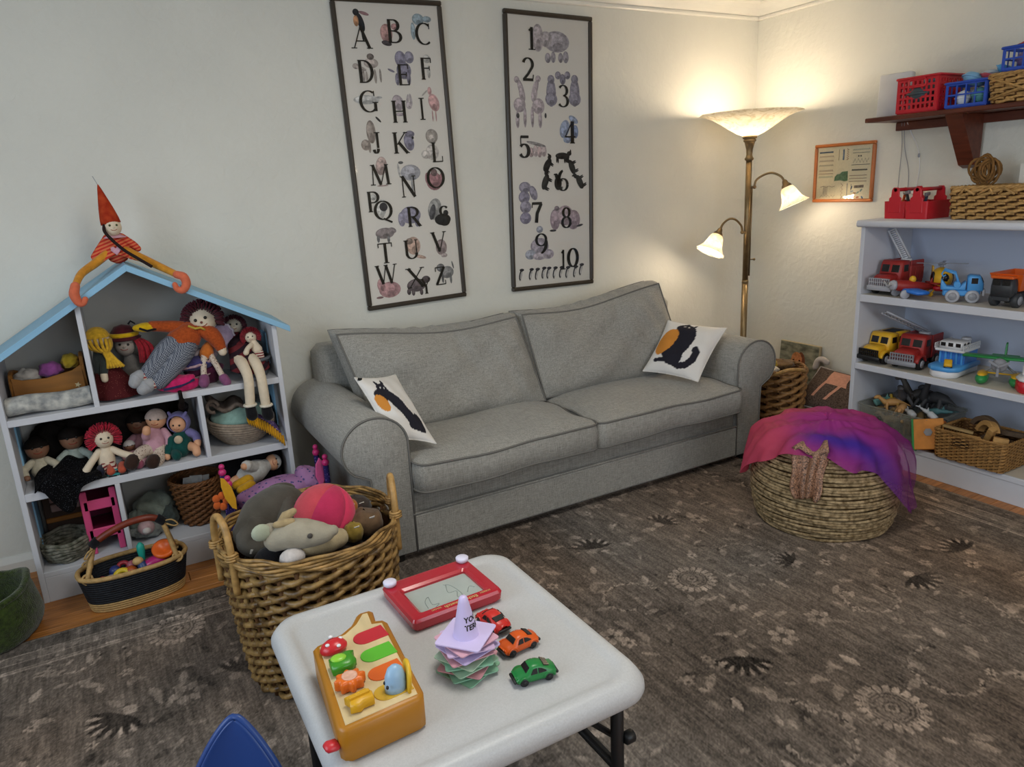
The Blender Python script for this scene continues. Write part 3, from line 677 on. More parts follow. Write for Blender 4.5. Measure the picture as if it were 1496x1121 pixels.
def lamp():
    LX_, LY_ = 3.43, 3.2
    t = thing('floor_lamp', 'tall bronze floor lamp with one torchiere bowl and two bell shades, all lit', 'lamp', (LX_, LY_, 0))
    b = MB(); b.lathe([(.145, 0), (.145, .012), (.13, .022), (.07, .032), (.035, .045), (.022, .065), (.016, .08)], 32); b.build('base', m_bronze, t)
    b = MB(); b.cyl((0, 0, .07), (0, 0, .86), .019, n=16); b.lathe([(.016, .855), (.020, .858), (.020, .872), (.015, .876)], 16); b.cyl((0, 0, .87), (0, 0, 1.58), .0175, n=16); b.build('pole', m_bronze, t)
    b = MB(); b.cyl((.021, -.010, .90), (.021, -.010, 1.42), .0045, n=8); b.build('side_rod', m_bronze, t)
    b = MB(); b.lathe([(.016, 1.575), (.024, 1.58), (.027, 1.588), (.02, 1.597), (.017, 1.61), (.019, 1.64), (.026, 1.665), (.030, 1.68), (.036, 1.684), (.036, 1.692), (.032, 1.697), (.040, 1.70), (.043, 1.716), (.02, 1.717)], 24); b.build('socket_cup', m_bronze, t)
    # torchiere bowl with a ruffled rim
    pr = [(.045, 1.716), (.075, 1.728), (.125, 1.758), (.165, 1.785), (.21, 1.812), (.255, 1.830), (.288, 1.838)]
    wob = lambda a, i: 1+.018*math.sin(12*a)*(i/6)**2
    b = MB(); b.shell(pr, 60, wob=wob); b.shell([(r-.004, z+.004) for r, z in reversed(pr)], 60, wob=lambda a, i: wob(a, 6-i)); s = b.build('torchiere_shade', m_lampglass, t)
    b = MB(); b.ell((0, 0, 1.775), (.026, .026, .036)); b.build('bulb', m_bulb, s)
    plight('torchiere_light', (LX_, LY_, 1.785), 15, .07, t)
    b = MB(); b.cyl((.012, -.012, 1.0), (.034, -.03, 1.0), .004, n=8); b.ell((.036, -.032, 1.0), .008); b.build('switch_knob', m_bronze, t)
    def arm(z0, dirv, reach, rise, tilt, e):
        d = Vector((dirv[0], dirv[1], 0)).normalized()
        P = spline([d*.014+Vector((0, 0, z0)), d*.034+Vector((0, 0, z0+.005)), d*.046+Vector((0, 0, z0+.04)), d*(.05+reach*.25)+Vector((0, 0, z0+rise*.9)), d*(.05+reach*.55)+Vector((0, 0, z0+rise)), d*(.05+reach*.85)+Vector((0, 0, z0+rise*.72)), d*(.05+reach)+Vector((0, 0, z0+rise*.3))], 6)
        b = MB(); b.tube(P, .0065, 8); b.ell(tuple(d*.036+Vector((0, 0, z0))), .011); a = b.build('arm', m_bronze, t)
        ax = (d*math.sin(tilt)+Vector((0, 0, -math.cos(tilt)))).normalized(); c = P[-1]
        b = MB(); b.lathe([(.008, -.012), (.014, -.004), (.018, .012), (.026, .02), (.030, .03), (.026, .036)], 20, c, ax); b.build('socket_cup', m_bronze, a)
        pr = [(.026, .030), (.036, .040), (.044, .060), (.050, .085), (.058, .108), (.072, .128), (.086, .142)]
        wb = lambda th, i: 1+.03*math.sin(10*th)*(i/6)**2
        b = MB(); b.shell(pr, 40, c, ax, wob=wb); b.shell([(r-.003, h) for r, h in reversed(pr)], 40, c, ax, wob=lambda th, i: wb(th, 6-i)); s = b.build('bell_shade', m_lampglass, a)
        q = c+ax*.075
        b = MB(); b.ell(tuple(q), (.018, .018, .024)); b.build('bulb', m_bulb, s)
        plight('bell_light', Vector((LX_, LY_, 0))+c+ax*.115, e, .03, t)
    arm(1.425, (.50, -.86), .155, .075, R(24), 3.6)
    arm(1.165, (-1.0, .05), .16, .085, R(30), 4.4)
lamp()

# ------------------------------------------------------------ serif lettering (strokes: x, y in 0..1 boxes; width thick/thin)
TK, TN = .15, .055
def _arc(cx, cy, rx, ry, a0, a1, n=20): return [(cx+rx*math.cos(R(a0+(a1-a0)*i/n)), cy+ry*math.sin(R(a0+(a1-a0)*i/n))) for i in range(n+1)]
SERIF = lambda x, y, w=.30: [(x-w/2, y), (x+w/2, y), .045]
V_ = lambda x, a=0, b=1: [(x, a), (x, b), TK]
H_ = lambda x0, x1, y, w=TN: [(x0, y), (x1, y), w]
D_ = lambda x0, y0, x1, y1, w: [(x0, y0), (x1, y1), w]
GLY = {
 'A': [D_(.08, 0, .5, 1, TN), D_(.5, 1, .9, 0, TK), H_(.22, .72, .34), SERIF(.08, .02), SERIF(.9, .02, .32)],
 'B': [V_(.2), [*_arc(.45, .75, .33, .235, 90, -90), 'm'], [*_arc(.47, .26, .42, .245, 90, -90), 'm'], H_(.1, .46, .98), H_(.2, .47, .51), H_(.1, .48, .02)],
 'C': [[*_arc(.55, .5, .47, .48, 50, 310), 'm'], [(.86, .98), (.86, .72), .05]],
 'D': [V_(.2), [*_arc(.4, .5, .52, .48, 90, -90), 'm'], H_(.08, .42, .98), H_(.08, .42, .02)],
 'E': [V_(.2), H_(.08, .9, .97), H_(.2, .72, .52), H_(.08, .92, .03), [(.88, .97), (.88, .78), .05], [(.9, .03), (.9, .24), .05], [(.72, .62), (.72, .42), .05]],
 'F': [V_(.2), H_(.08, .92, .97), H_(.2, .75, .52), [(.9, .97), (.9, .76), .05], [(.75, .62), (.75, .42), .05], SERIF(.2, .02, .36)],
 'G': [[*_arc(.5, .5, .45, .48, 55, 310), 'm'], [(.84, .05), (.84, .45), TK], H_(.68, 1.0, .45, .045), [(.80, .98), (.80, .74), .05]],
 'H': [V_(.18), V_(.82), H_(.18, .82, .52), SERIF(.18, .02), SERIF(.18, .98), SERIF(.82, .02), SERIF(.82, .98)],
 'I': [[(.5, 0), (.5, 1), .34], SERIF(.5, .02, .9), SERIF(.5, .98, .9)],
 'J': [[(.62, 1), (.62, .25), .30], [*_arc(.35, .22, .27, .2, 0, -170), 'm'], SERIF(.62, .98, .7)],
 'K': [V_(.2), D_(.3, .42, .85, 1, TN), D_(.4, .52, .9, 0, TK), SERIF(.2, .02), SERIF(.2, .98), SERIF(.85, .98, .26), SERIF(.9, .02, .26)],
 'L': [V_(.25), H_(.1, .92, .03), [(.9, .03), (.9, .3), .05], SERIF(.25, .98, .36)],
 'M': [D_(.12, 0, .18, 1, TN), D_(.18, 1, .5, 0, TK), D_(.5, 0, .82, 1, TN), D_(.82, 1, .88, 0, TK), SERIF(.12, .02, .24), SERIF(.88, .02, .26), SERIF(.16, .98, .2), SERIF(.84, .98, .2)],
 'N': [[(.15, 0), (.15, 1), TN], D_(.15, 1, .85, 0, TK), [(.85, 0), (.85, 1), TN], SERIF(.15, .02, .24), SERIF(.13, .98, .2), SERIF(.85, .98, .24)],
 'O': [[*_arc(.5, .5, .44, .47, 0, 360, 36), 'm']],
 'P': [V_(.22), [*_arc(.48, .72, .4, .26, 90, -90), 'm'], H_(.08, .5, .98), H_(.22, .5, .46), SERIF(.22, .02, .34)],
 'Q': [[*_arc(.48, .55, .42, .43, 0, 360, 36), 'm'], D_(.45, .16, .9, -.05, .09)],
 'R': [V_(.2), [*_arc(.44, .74, .36, .24, 90, -90), 'm'], H_(.06, .46, .98), H_(.2, .46, .5), D_(.45, .5, .92, 0, TK), SERIF(.2, .02), SERIF(.92, .02, .2)],
 'S': [[*_arc(.5, .75, .36, .235, 35, 270), *_arc(.48, .27, .40, .25, 90, -145), 'm']],
 'T': [V_(.5), H_(.04, .96, .97), [(.06, .98), (.06, .78), .05], [(.94, .98), (.94, .78), .05], SERIF(.5, .02, .36)],
 'U': [[(.18, 1), (.18, .3), TK], [*_arc(.5, .3, .32, .28, 180, 360), 'm'], [(.82, 1), (.82, .3), TN], SERIF(.18, .98), SERIF(.82, .98, .24)],
 'V': [D_(.1, 1, .5, 0, TK), D_(.5, 0, .9, 1, TN), SERIF(.1, .98), SERIF(.9, .98, .26)],
 'W': [D_(.06, 1, .3, 0, TK), D_(.3, 0, .5, 1, TN), D_(.5, 1, .72, 0, TK), D_(.72, 0, .95, 1, TN), SERIF(.07, .98, .22), SERIF(.5, .98, .2), SERIF(.95, .98, .2)],
 'X': [D_(.12, 1, .88, 0, TK), D_(.12, 0, .88, 1, TN), SERIF(.12, .98), SERIF(.88, .98, .24), SERIF(.12, .02, .24), SERIF(.88, .02)],
 'Y': [D_(.08, 1, .5, .48, TK), D_(.5, .48, .92, 1, TN), V_(.5, 0, .5), SERIF(.1, .98), SERIF(.9, .98, .24), SERIF(.5, .02, .4)],
 'Z': [H_(.1, .9, .97), D_(.86, .97, .14, .03, TK), H_(.08, .92, .03), [(.12, .97), (.12, .75), .05], [(.9, .03), (.9, .25), .05]],
 '0': [[*_arc(.5, .5, .40, .47, 0, 360, 36), 'M']],
 '1': [[(.55, 0), (.55, 1), .38], SERIF(.55, .02, .9), D_(.18, .84, .55, .96, .09)],
 '2': [[*_arc(.5, .72, .36, .26, 165, -40), (.5, .3), (.14, .06), 'm'], [(.10, .06), (.9, .06), .12], [(.88, .1), (.92, .28), .05]],
 '3': [[*_arc(.46, .75, .34, .23, 150, -90), 'm'], [*_arc(.46, .27, .40, .25, 90, -150), 'm']],
 '4': [[(.68, 0), (.68, 1), TK*1.3], D_(.66, .98, .06, .30, TN), H_(.04, .96, .30, .07), SERIF(.68, .02, .44)],
 '5': [[(.2, .94), (.86, .94), .12], [(.2, .96), (.2, .55), .05], [*_arc(.47, .32, .38, .29, 140, -150), 'M']],
 '6': [[*_arc(.5, .3, .38, .28, 0, 360, 30), 'm'], [*_arc(.62, .45, .52, .53, 105, 195), 'M']],
 '7': [[(.1, .93), (.92, .93), .13], [(.12, .96), (.08, .72), .05], [(.86, .92), (.5, .45), (.42, 0), 'M']],
 '8': [[*_arc(.5, .75, .30, .22, 0, 360, 30), 'm'], [*_arc(.5, .27, .38, .26, 0, 360, 30), 'm']],
 '9': [[*_arc(.5, .68, .38, .29, 0, 360, 30), 'm'], [*_arc(.38, .52, .50, .50, 10, -80), 'M']],
}
def glyph(b, ch, cx, cy, h, w, z):
    """flat letter built from stroke strips in the u/v plane of b (x right, y up, z out)"""
    for st in GLY[ch]:
        wd = st[-1]; P = [Vector((cx+(x-.5)*w, cy+(y-.5)*h)) for x, y in st[:-1]]; n = len(P); vs = []
        for i, p in enumerate(P):
            d = (P[min(i+1, n-1)]-P[max(i-1, 0)]).normalized(); nn = Vector((-d.y, d.x))
            if isinstance(wd, str):
                k = (TN+(TK*1.08-TN)*abs(d.y)**1.4)*h*.95*(1.25 if wd == 'M' else 1)
            else: k = wd*(h if wd > .04 and abs(d.y) > .1 and wd < .3 else h if abs(d.y) < .1 else w)
            vs += [(p.x+nn.x*k/2, p.y+nn.y*k/2, z), (p.x-nn.x*k/2, p.y-nn.y*k/2, z)]
        b.add(vs, [(2*i, 2*i+1, 2*i+3, 2*i+2) for i in range(n-1)], False)
        z += .00002
    return b
def disc(b, cx, cy, rx, ry, a, z, n=18):
    vs = [(cx+rx*math.cos(2*PI*k/n)*math.cos(a)-ry*math.sin(2*PI*k/n)*math.sin(a), cy+rx*math.cos(2*PI*k/n)*math.sin(a)+ry*math.sin(2*PI*k/n)*math.cos(a), z) for k in range(n)]
    return b.add(vs, [tuple(range(n))], False)
m_ink = mat('black_ink', '26241f', .8, .2)
m_frame = mat('dark_wood_frame', '3b332a', .35, .4, noise=(12, .2), stretch=(1, 1, .1))
m_paper = mat('poster_paper', 'e2dfd8', .7, .2, noise=(2, .02))
m_glass = glass_pane_mat()
def ink(c):
    k = [int(c[i:i+2], 16)/255 for i in (0, 2, 4)]; g = sum(k)/3
    return mat('print_'+c, [g+(x-g)*.72 for x in k], .8, .15, noise=(70, .30))
def ink_tone(c, f):
    k = [min(1, int(c[i:i+2], 16)/255*f) for i in (0, 2, 4)]; g = sum(k)/3
    return mat('print_%s_%d' % (c, int(f*100)), [g+(x-g)*.72 for x in k], .8, .15, noise=(70, .30))
def frame_parts(t, w, h, fw, fd, m, pm, glass=True, lip=None):
    """picture facing -y in local axes; x right, z up, centred; back on y=0"""
    for (x, z, dx, dz) in ((0, h/2-fw/2, w, fw), (0, -h/2+fw/2, w, fw), (-w/2+fw/2, 0, fw, h-2*fw), (w/2-fw/2, 0, fw, h-2*fw)):
        b = MB(); b.box((x, -fd/2, z), (dx, fd, dz), fw*.22, smooth=False)
        if dx > dz: b.box((x, -fd*.85, z), (dx-fw*.5, fd*.5, dz*.45), fw*.12)
        else: b.box((x, -fd*.85, z), (dz if 0 else dx*.45, fd*.5, dz), fw*.12)
        b.build('frame_rail', m, t)
    b = MB(); b.box((0, -.005, 0), (w-2*fw+.004, .006, h-2*fw+.004)); p = b.build('print', pm, t)
    if glass:
        b = MB(); b.box((0, -fd*.62, 0), (w-2*fw+.003, .0016, h-2*fw+.003)); b.build('glass_pane', m_glass, t)
    return p
def up(b):   # local u,v,z(out) -> x, z, -y of a picture
    b.M = Matrix(((1, 0, 0, 0), (0, 0, -1, 0), (0, 1, 0, 0), (0, 0, 0, 1))); return b
def poster(name, label, cx, cz, rot, LET, ANI, w=.548, h=1.432):
    t = thing(name, label, 'picture', (cx, WY-.001, cz), rot=(0, rot, 0))
    p = frame_parts(t, w, h, .022, .022, m_frame, m_paper)
    for E in ANI:
        b = up(MB()); ms = []
        for i, (x, y, rx, ry, a, c) in enumerate(E):
            m = ink(c)
            if m not in ms: ms.append(m)
            b.k = ms.index(m); disc(b, x, y, rx, ry, a, .0083+.00006*i)
            if min(rx, ry) > .0075:
                for dx, dy, q, f in ((-.18, .16, .66, 1.16), (.1, -.5, .42, .90)):
                    m = ink_tone(c, f)
                    if m not in ms: ms.append(m)
                    b.k = ms.index(m); disc(b, x+dx*rx, y+dy*ry, rx*q, ry*q, a, .00830+.00006*i+(.00002 if f > 1 else .00004))
        b.build('animal_print', ms, p)
    for ch, x, y, hh, ww in LET:
        b = up(MB()); glyph(b, ch, x, y, hh, ww, .0118); b.build('letter' if ch.isalpha() else 'numeral', m_ink, p)
    return t
LET1 = [('A',-0.1456,0.5450,0.0934,0.0916),('B',0.0197,0.5761,0.1014,0.0772),('C',0.1683,0.5685,0.0970,0.0841),('D',-0.1447,0.3994,0.0985,0.0785),('E',0.0452,0.3851,0.0947,0.0639),('F',0.1664,0.4132,0.0992,0.0619),('G',-0.1437,0.2678,0.0971,0.0901),('H',0.0038,0.2193,0.0997,0.0790),('I',0.1229,0.2298,0.1011,0.0310),('J',-0.1287,0.0809,0.0966,0.0404),('K',-0.0079,0.0763,0.0982,0.0835),('L',0.1818,0.0234,0.0943,0.0680),('M',-0.1306,-0.0667,0.0952,0.1041),('N',0.0108,-0.1311,0.1013,0.0853),('O',0.1615,-0.0981,0.1028,0.0965),('P',-0.1798,-0.1909,0.0963,0.0667),('Q',-0.1332,-0.2400,0.1010,0.0979),('R',0.0213,-0.2793,0.0964,0.0747),('S',0.1905,-0.2887,0.0986,0.0575),('T',-0.1482,-0.4419,0.1000,0.0799),('U',-0.0089,-0.4388,0.0945,0.0829),('V',0.1465,-0.4158,0.0997,0.0820),('W',-0.1557,-0.5468,0.0941,0.1072),('X',-0.0013,-0.5832,0.1001,0.0999),('Y',0.0504,-0.6330,0.0788,0.0488),('Z',0.1356,-0.5905,0.0943,0.0662)]
LET2 = [('1',-0.1100,0.5857,0.1093,0.0449),('2',-0.1351,0.4355,0.1143,0.0778),('3',0.0852,0.3109,0.1125,0.0740),('4',0.1261,0.1251,0.1157,0.0756),('5',-0.1691,0.0496,0.1143,0.0740),('6',0.0742,-0.1287,0.1127,0.0747),('7',-0.0998,-0.2948,0.1112,0.0769),('8',0.0923,-0.3312,0.1119,0.0712),('9',-0.0771,-0.4650,0.1116,0.0828),('1',0.0662,-0.5644,0.1108,0.0335),('0',0.1339,-0.5573,0.1076,0.0777)]
ANI1 = [[(-0.1385,0.6100,0.0155,0.0401,0.25,'2b2d33'),(-0.1608,0.6154,0.0126,0.0234,0.00,'c98a5a'),(-0.1573,0.6521,0.0153,0.0147,0.00,'2b2d33'),(-0.1195,0.6487,0.0246,0.0074,-0.25,'9a6f75'),(-0.1344,0.5607,0.0071,0.0311,0.00,'2b2d33')],
[(-0.0193,0.5669,0.0306,0.0410,0.00,'b98a86'),(0.0243,0.5964,0.0176,0.0139,0.00,'b08080'),(-0.0224,0.5239,0.0255,0.0114,-0.20,'4a4448')],
[(0.1473,0.6320,0.0303,0.0256,0.00,'8aa0ac'),(0.1173,0.5800,0.0121,0.0385,0.00,'93a9b5'),(0.1930,0.6336,0.0230,0.0141,0.00,'8aa0ac')],
[(-0.1114,0.4357,0.0359,0.0222,0.00,'b5a8a0'),(-0.1114,0.4642,0.0179,0.0139,0.00,'6f6560'),(-0.1877,0.4225,0.0155,0.0126,0.00,'9b9088'),(-0.1642,0.4132,0.0284,0.0089,-0.30,'b5a8a0'),(-0.0971,0.3784,0.0072,0.0321,0.00,'a39a92'),(-0.0713,0.3817,0.0058,0.0309,0.00,'a39a92'),(-0.1545,0.3784,0.0071,0.0286,0.00,'a39a92'),(-0.1392,0.3752,0.0064,0.0255,0.00,'a39a92')],
[(0.0372,0.4564,0.0283,0.0355,0.00,'85829a'),(0.0829,0.4635,0.0241,0.0273,0.00,'8d8aa0'),(0.0497,0.4047,0.0375,0.0391,0.00,'85829a'),(0.0115,0.3655,0.0104,0.0274,0.00,'7a778e'),(0.0708,0.3721,0.0106,0.0328,0.00,'7a778e'),(-0.0150,0.4044,0.0185,0.0052,-0.40,'85829a')],
[(0.1737,0.4580,0.0193,0.0197,0.00,'b9b9b3'),(0.1788,0.3987,0.0093,0.0299,0.00,'c0c0ba')],
[(-0.1535,0.2757,0.0647,0.0207,0.00,'bfc0be'),(-0.0907,0.2847,0.0161,0.0052,0.00,'a9aaab')],
[(0.0027,0.2605,0.0285,0.0364,0.30,'a79ba3'),(0.0533,0.2731,0.0068,0.0266,-0.20,'b3a9ae'),(0.0700,0.2729,0.0069,0.0280,0.10,'b3a9ae'),(0.0076,0.2072,0.0226,0.0080,0.00,'a79ba3'),(0.0578,0.2463,0.0152,0.0167,0.00,'b3a9ae')],
[(0.1909,0.2578,0.0276,0.0420,0.30,'cf9c9c'),(0.1732,0.3119,0.0109,0.0188,0.00,'cf9c9c'),(0.1780,0.1967,0.0032,0.0273,0.00,'c08a8a'),(0.1962,0.1963,0.0032,0.0273,0.00,'c08a8a'),(0.1449,0.3021,0.0202,0.0040,0.70,'b5b0aa')],
[(-0.1502,0.1316,0.0233,0.0528,0.00,'9c8f86'),(-0.1832,0.0731,0.0232,0.0252,0.00,'a2958c'),(-0.1659,0.0657,0.0073,0.0299,0.00,'9c8f86'),(-0.1066,0.1866,0.0183,0.0053,-0.80,'454446')],
[(0.0383,0.0779,0.0261,0.0409,0.20,'85829a'),(0.0465,0.1151,0.0246,0.0163,0.00,'7d7a90'),(0.0599,0.0976,0.0062,0.0068,0.00,'353335')],
[(0.1621,0.1009,0.0332,0.0345,0.00,'9b938c'),(0.1638,0.0939,0.0174,0.0193,0.00,'b9b0a8'),(0.1579,0.0245,0.0358,0.0383,0.00,'c0bab4'),(0.1211,0.0157,0.0236,0.0208,0.00,'c4beb8')],
[(-0.1180,-0.0263,0.0283,0.0440,-0.20,'b39a94'),(-0.1132,0.0006,0.0163,0.0149,0.00,'c4aba4'),(-0.1220,-0.1188,0.0299,0.0034,0.00,'b39a94')],
[(0.0301,-0.0656,0.0527,0.0382,0.00,'a4a5ae'),(-0.0302,-0.0518,0.0061,0.0344,0.10,'bdbdbd'),(-0.0168,-0.0159,0.0137,0.0069,0.00,'656667'),(0.0322,-0.1289,0.0055,0.0420,0.00,'a9aaab')],
[(0.1540,-0.1155,0.0442,0.0440,0.00,'a8747a'),(0.1171,-0.0989,0.0127,0.0282,0.00,'a8747a'),(0.1974,-0.1038,0.0130,0.0285,0.00,'a8747a'),(0.1561,-0.0728,0.0176,0.0184,0.00,'6f5a5a')],
[(-0.1432,-0.2287,0.0263,0.0486,-0.30,'c5c5c0'),(-0.1307,-0.2192,0.0211,0.0208,-0.50,'3b3b40'),(-0.1772,-0.1703,0.0148,0.0137,0.00,'b5b5b0')],
[(0.0066,-0.2694,0.0548,0.0427,0.00,'8d8aa2'),(-0.0426,-0.2867,0.0193,0.0354,0.00,'8d8aa2'),(0.0379,-0.3083,0.0127,0.0215,0.00,'7d7a92')],
[(0.1410,-0.2516,0.0364,0.0542,-0.30,'9f9f9d'),(0.1273,-0.2651,0.0161,0.0397,-0.30,'55555a'),(0.1804,-0.3062,0.0451,0.0292,0.00,'2b2b2d'),(0.2002,-0.2748,0.0148,0.0146,0.00,'2b2b2d')],
[(-0.1387,-0.3459,0.0493,0.0268,0.00,'8a7f80'),(-0.0989,-0.3353,0.0214,0.0142,-0.30,'8a7f80'),(-0.1761,-0.3707,0.0075,0.0176,0.00,'757678'),(-0.1231,-0.3760,0.0076,0.0178,0.00,'757678')],
[(0.0050,-0.4219,0.0380,0.0450,0.00,'c2a08e'),(-0.0145,-0.3979,0.0196,0.0159,0.00,'8f7c70'),(0.0386,-0.4810,0.0305,0.0088,-0.30,'c2a08e')],
[(0.1575,-0.4453,0.0313,0.0408,0.00,'9d8b8a'),(0.1698,-0.4881,0.0182,0.0105,0.00,'b5a5a2')],
[(-0.1458,-0.6257,0.0579,0.0403,0.00,'b8878a'),(-0.1891,-0.5977,0.0213,0.0326,0.00,'b8878a'),(-0.2029,-0.6587,0.0191,0.0058,0.00,'9a7074')],
[(-0.0016,-0.6223,0.0521,0.0335,0.00,'6b5f63'),(0.0541,-0.5992,0.0243,0.0187,0.00,'5d5256'),(-0.0453,-0.6505,0.0111,0.0164,0.00,'5d5256'),(-0.0219,-0.6575,0.0096,0.0164,0.00,'5d5256'),(0.0227,-0.6597,0.0097,0.0165,0.00,'5d5256')],
[(0.1774,-0.5765,0.0376,0.0318,0.00,'8a8a8a'),(0.1424,-0.5494,0.0232,0.0210,0.00,'757678'),(0.1493,-0.6037,0.0067,0.0265,0.00,'656667'),(0.1953,-0.6095,0.0067,0.0290,0.00,'757678'),(0.2123,-0.5424,0.0042,0.0212,0.20,'656667')]]
ANI2 = [[(0.0475,0.5796,0.0806,0.0525,0.00,'a7a1ab'),(-0.0194,0.5883,0.0375,0.0390,0.00,'b0a8ad'),(-0.0690,0.5916,0.0346,0.0678,0.00,'b3a9ae'),(-0.0091,0.4975,0.0185,0.0250,0.00,'9b95a0'),(0.0247,0.5027,0.0153,0.0277,0.00,'9b95a0'),(0.0715,0.5019,0.0154,0.0252,0.00,'8f8994'),(0.1043,0.5070,0.0190,0.0300,0.00,'9b95a0')],
[(-0.1791,0.3388,0.0163,0.0493,0.35,'b3a5ac'),(-0.1901,0.2593,0.0368,0.0365,0.00,'b3a5ac'),(-0.2049,0.1857,0.0115,0.0435,0.00,'aa9ca4'),(-0.1592,0.1999,0.0099,0.0537,0.00,'aa9ca4'),(-0.2043,0.3836,0.0162,0.0163,0.00,'b3a5ac'),(-0.2026,0.2058,0.0098,0.0133,0.00,'454446')],
[(-0.0926,0.3419,0.0167,0.0498,-0.35,'b3a5ac'),(-0.0742,0.2556,0.0379,0.0404,0.00,'b3a5ac'),(-0.1135,0.2008,0.0100,0.0540,0.00,'aa9ca4'),(-0.0651,0.1881,0.0119,0.0442,0.00,'aa9ca4'),(-0.0729,0.3923,0.0167,0.0165,0.00,'b3a5ac'),(-0.0306,0.2092,0.0068,0.0136,0.00,'454446')],
[(0.0080,0.3253,0.0307,0.0708,0.00,'8b8799'),(0.1601,0.3304,0.0319,0.0720,0.00,'8b8799'),(0.0824,0.3954,0.0190,0.0270,0.00,'7f7b8d'),(0.0527,0.4143,0.0189,0.0201,0.00,'8b8799'),(0.1131,0.4170,0.0192,0.0202,0.00,'8b8799')],
[(0.0909,0.1422,0.0308,0.0488,-0.30,'8f9fc0'),(0.1493,0.1918,0.0338,0.0167,-0.50,'8f9fc0'),(0.1618,0.1290,0.0197,0.0352,0.00,'7d8fb5'),(0.1077,0.0864,0.0266,0.0176,0.00,'8f9fc0')],
[(-0.1262,0.0209,0.0176,0.0252,0.00,'b7a0a0'),(-0.0977,0.0280,0.0177,0.0303,0.00,'b9a8a8'),(-0.0729,0.0243,0.0161,0.0304,0.00,'b7a0a0'),(-0.0460,0.0279,0.0180,0.0305,0.00,'b9a8a8'),(-0.0940,0.0640,0.0620,0.0086,-0.20,'8f8a8a')],
[(-0.0252,-0.0453,0.0200,0.0404,-0.60,'35332f'),(0.0719,0.0018,0.0444,0.0177,0.00,'35332f'),(0.1090,-0.0021,0.0112,0.0149,0.00,'35332f'),(0.1363,-0.0583,0.0189,0.0413,0.40,'35332f'),(-0.0410,-0.1337,0.0200,0.0445,-0.40,'35332f'),(0.1875,-0.1386,0.0192,0.0419,0.50,'35332f'),(0.0413,-0.1430,0.0241,0.0375,0.00,'35332f')],
[(-0.1717,-0.1602,0.0371,0.0293,0.00,'8d889b'),(-0.1778,-0.2116,0.0354,0.0332,0.00,'87829a'),(-0.1706,-0.2636,0.0355,0.0334,0.00,'8d889b'),(-0.1726,-0.3232,0.0357,0.0314,0.00,'87829a'),(-0.1193,-0.1911,0.0233,0.0407,0.40,'8d889b')],
[(0.0186,-0.3394,0.0327,0.0575,0.00,'a38f9a'),(0.1417,-0.3450,0.0461,0.0544,0.00,'a38f9a'),(0.0849,-0.3193,0.0549,0.0555,0.00,'ad99a3'),(0.0033,-0.3987,0.0224,0.0062,0.00,'454446'),(0.1848,-0.3783,0.0233,0.0063,0.20,'454446'),(0.0311,-0.2788,0.0168,0.0137,0.00,'7d7079')],
[(-0.0842,-0.3880,0.0219,0.0190,0.00,'9aa0b0'),(-0.0867,-0.4798,0.0597,0.0462,0.00,'a9a0ae'),(-0.1474,-0.5221,0.0345,0.0269,0.00,'9aa0b0'),(-0.0323,-0.5260,0.0392,0.0273,0.00,'a9a0ae'),(-0.0882,-0.5339,0.0461,0.0217,0.00,'b3aab5')],
[(-0.2143,-0.6290,0.0099,0.0294,-0.25,'38363a'),(-0.2062,-0.6026,0.0144,0.0077,0.00,'38363a')],
[(-0.1508,-0.6303,0.0100,0.0296,-0.25,'38363a'),(-0.1426,-0.6037,0.0146,0.0078,0.00,'38363a')],
[(-0.1113,-0.6320,0.0101,0.0297,-0.25,'38363a'),(-0.1031,-0.6052,0.0148,0.0078,0.00,'38363a')],
[(-0.0676,-0.6292,0.0102,0.0299,-0.25,'38363a'),(-0.0594,-0.6024,0.0149,0.0078,0.00,'38363a')],
[(-0.0349,-0.6319,0.0103,0.0300,-0.25,'38363a'),(-0.0267,-0.6049,0.0150,0.0079,0.00,'38363a')],
[(0.0076,-0.6337,0.0104,0.0301,-0.25,'38363a'),(0.0158,-0.6066,0.0152,0.0079,0.00,'38363a')],
[(0.0505,-0.6347,0.0105,0.0303,-0.25,'38363a'),(0.0587,-0.6075,0.0153,0.0079,0.00,'38363a')],
[(0.0938,-0.6382,0.0106,0.0304,-0.25,'38363a'),(0.1020,-0.6108,0.0155,0.0080,0.00,'38363a')],
[(0.1474,-0.6385,0.0108,0.0306,-0.25,'38363a'),(0.1556,-0.6109,0.0157,0.0080,0.00,'38363a')],
[(0.1888,-0.6296,0.0109,0.0307,-0.25,'38363a'),(0.1970,-0.6020,0.0158,0.0081,0.00,'38363a')]]

def limbed(E):
    out_ = []
    for x, y, rx, ry, a, c in E:
        out_.append((x, y, rx, ry, a, c)); ca, sa = math.cos(a), math.sin(a)
        if c == '35332f' and rx*ry > .0003:      # leaping goats: head, horn and legs along the long axis
            u = (ca, sa) if rx > ry else (-sa, ca); n_ = (-u[1], u[0]); L_ = max(rx, ry)
            for k, q, s1, s2 in ((1.05, .45, .35, .28), (1.25, .75, .12, .30), (.55, -.75, .10, .42), (.35, -.8, .10, .40), (-.6, -.75, .10, .42), (-.8, -.7, .10, .40)):
                out_.append((x+u[0]*L_*k+n_[0]*L_*q*.62, y+u[1]*L_*k+n_[1]*L_*q*.62, L_*s1, L_*s2, math.atan2(n_[1], n_[0])-PI/2, c))
        if c == '38363a' and ry > .02: out_ += [(x+.0035, y-.003, rx*.62, ry*.72, a, 'c9c6c0'), (x-.004, y-ry*1.02, .006, .0018, 0, '55504a')]
        if c == 'b3a5ac' and abs(a) > .3: out_.append((x+(.006 if a > 0 else -.006), y-ry*.55, rx*1.1, ry*.8, a*.6, c))
        if c == '8b8799' and ry > .05: out_ += [(x, y+ry*.95, rx*.72, rx*.72, 0, c), (x, y-ry*.45, rx*1.25, ry*.5, 0, c)]
    return out_
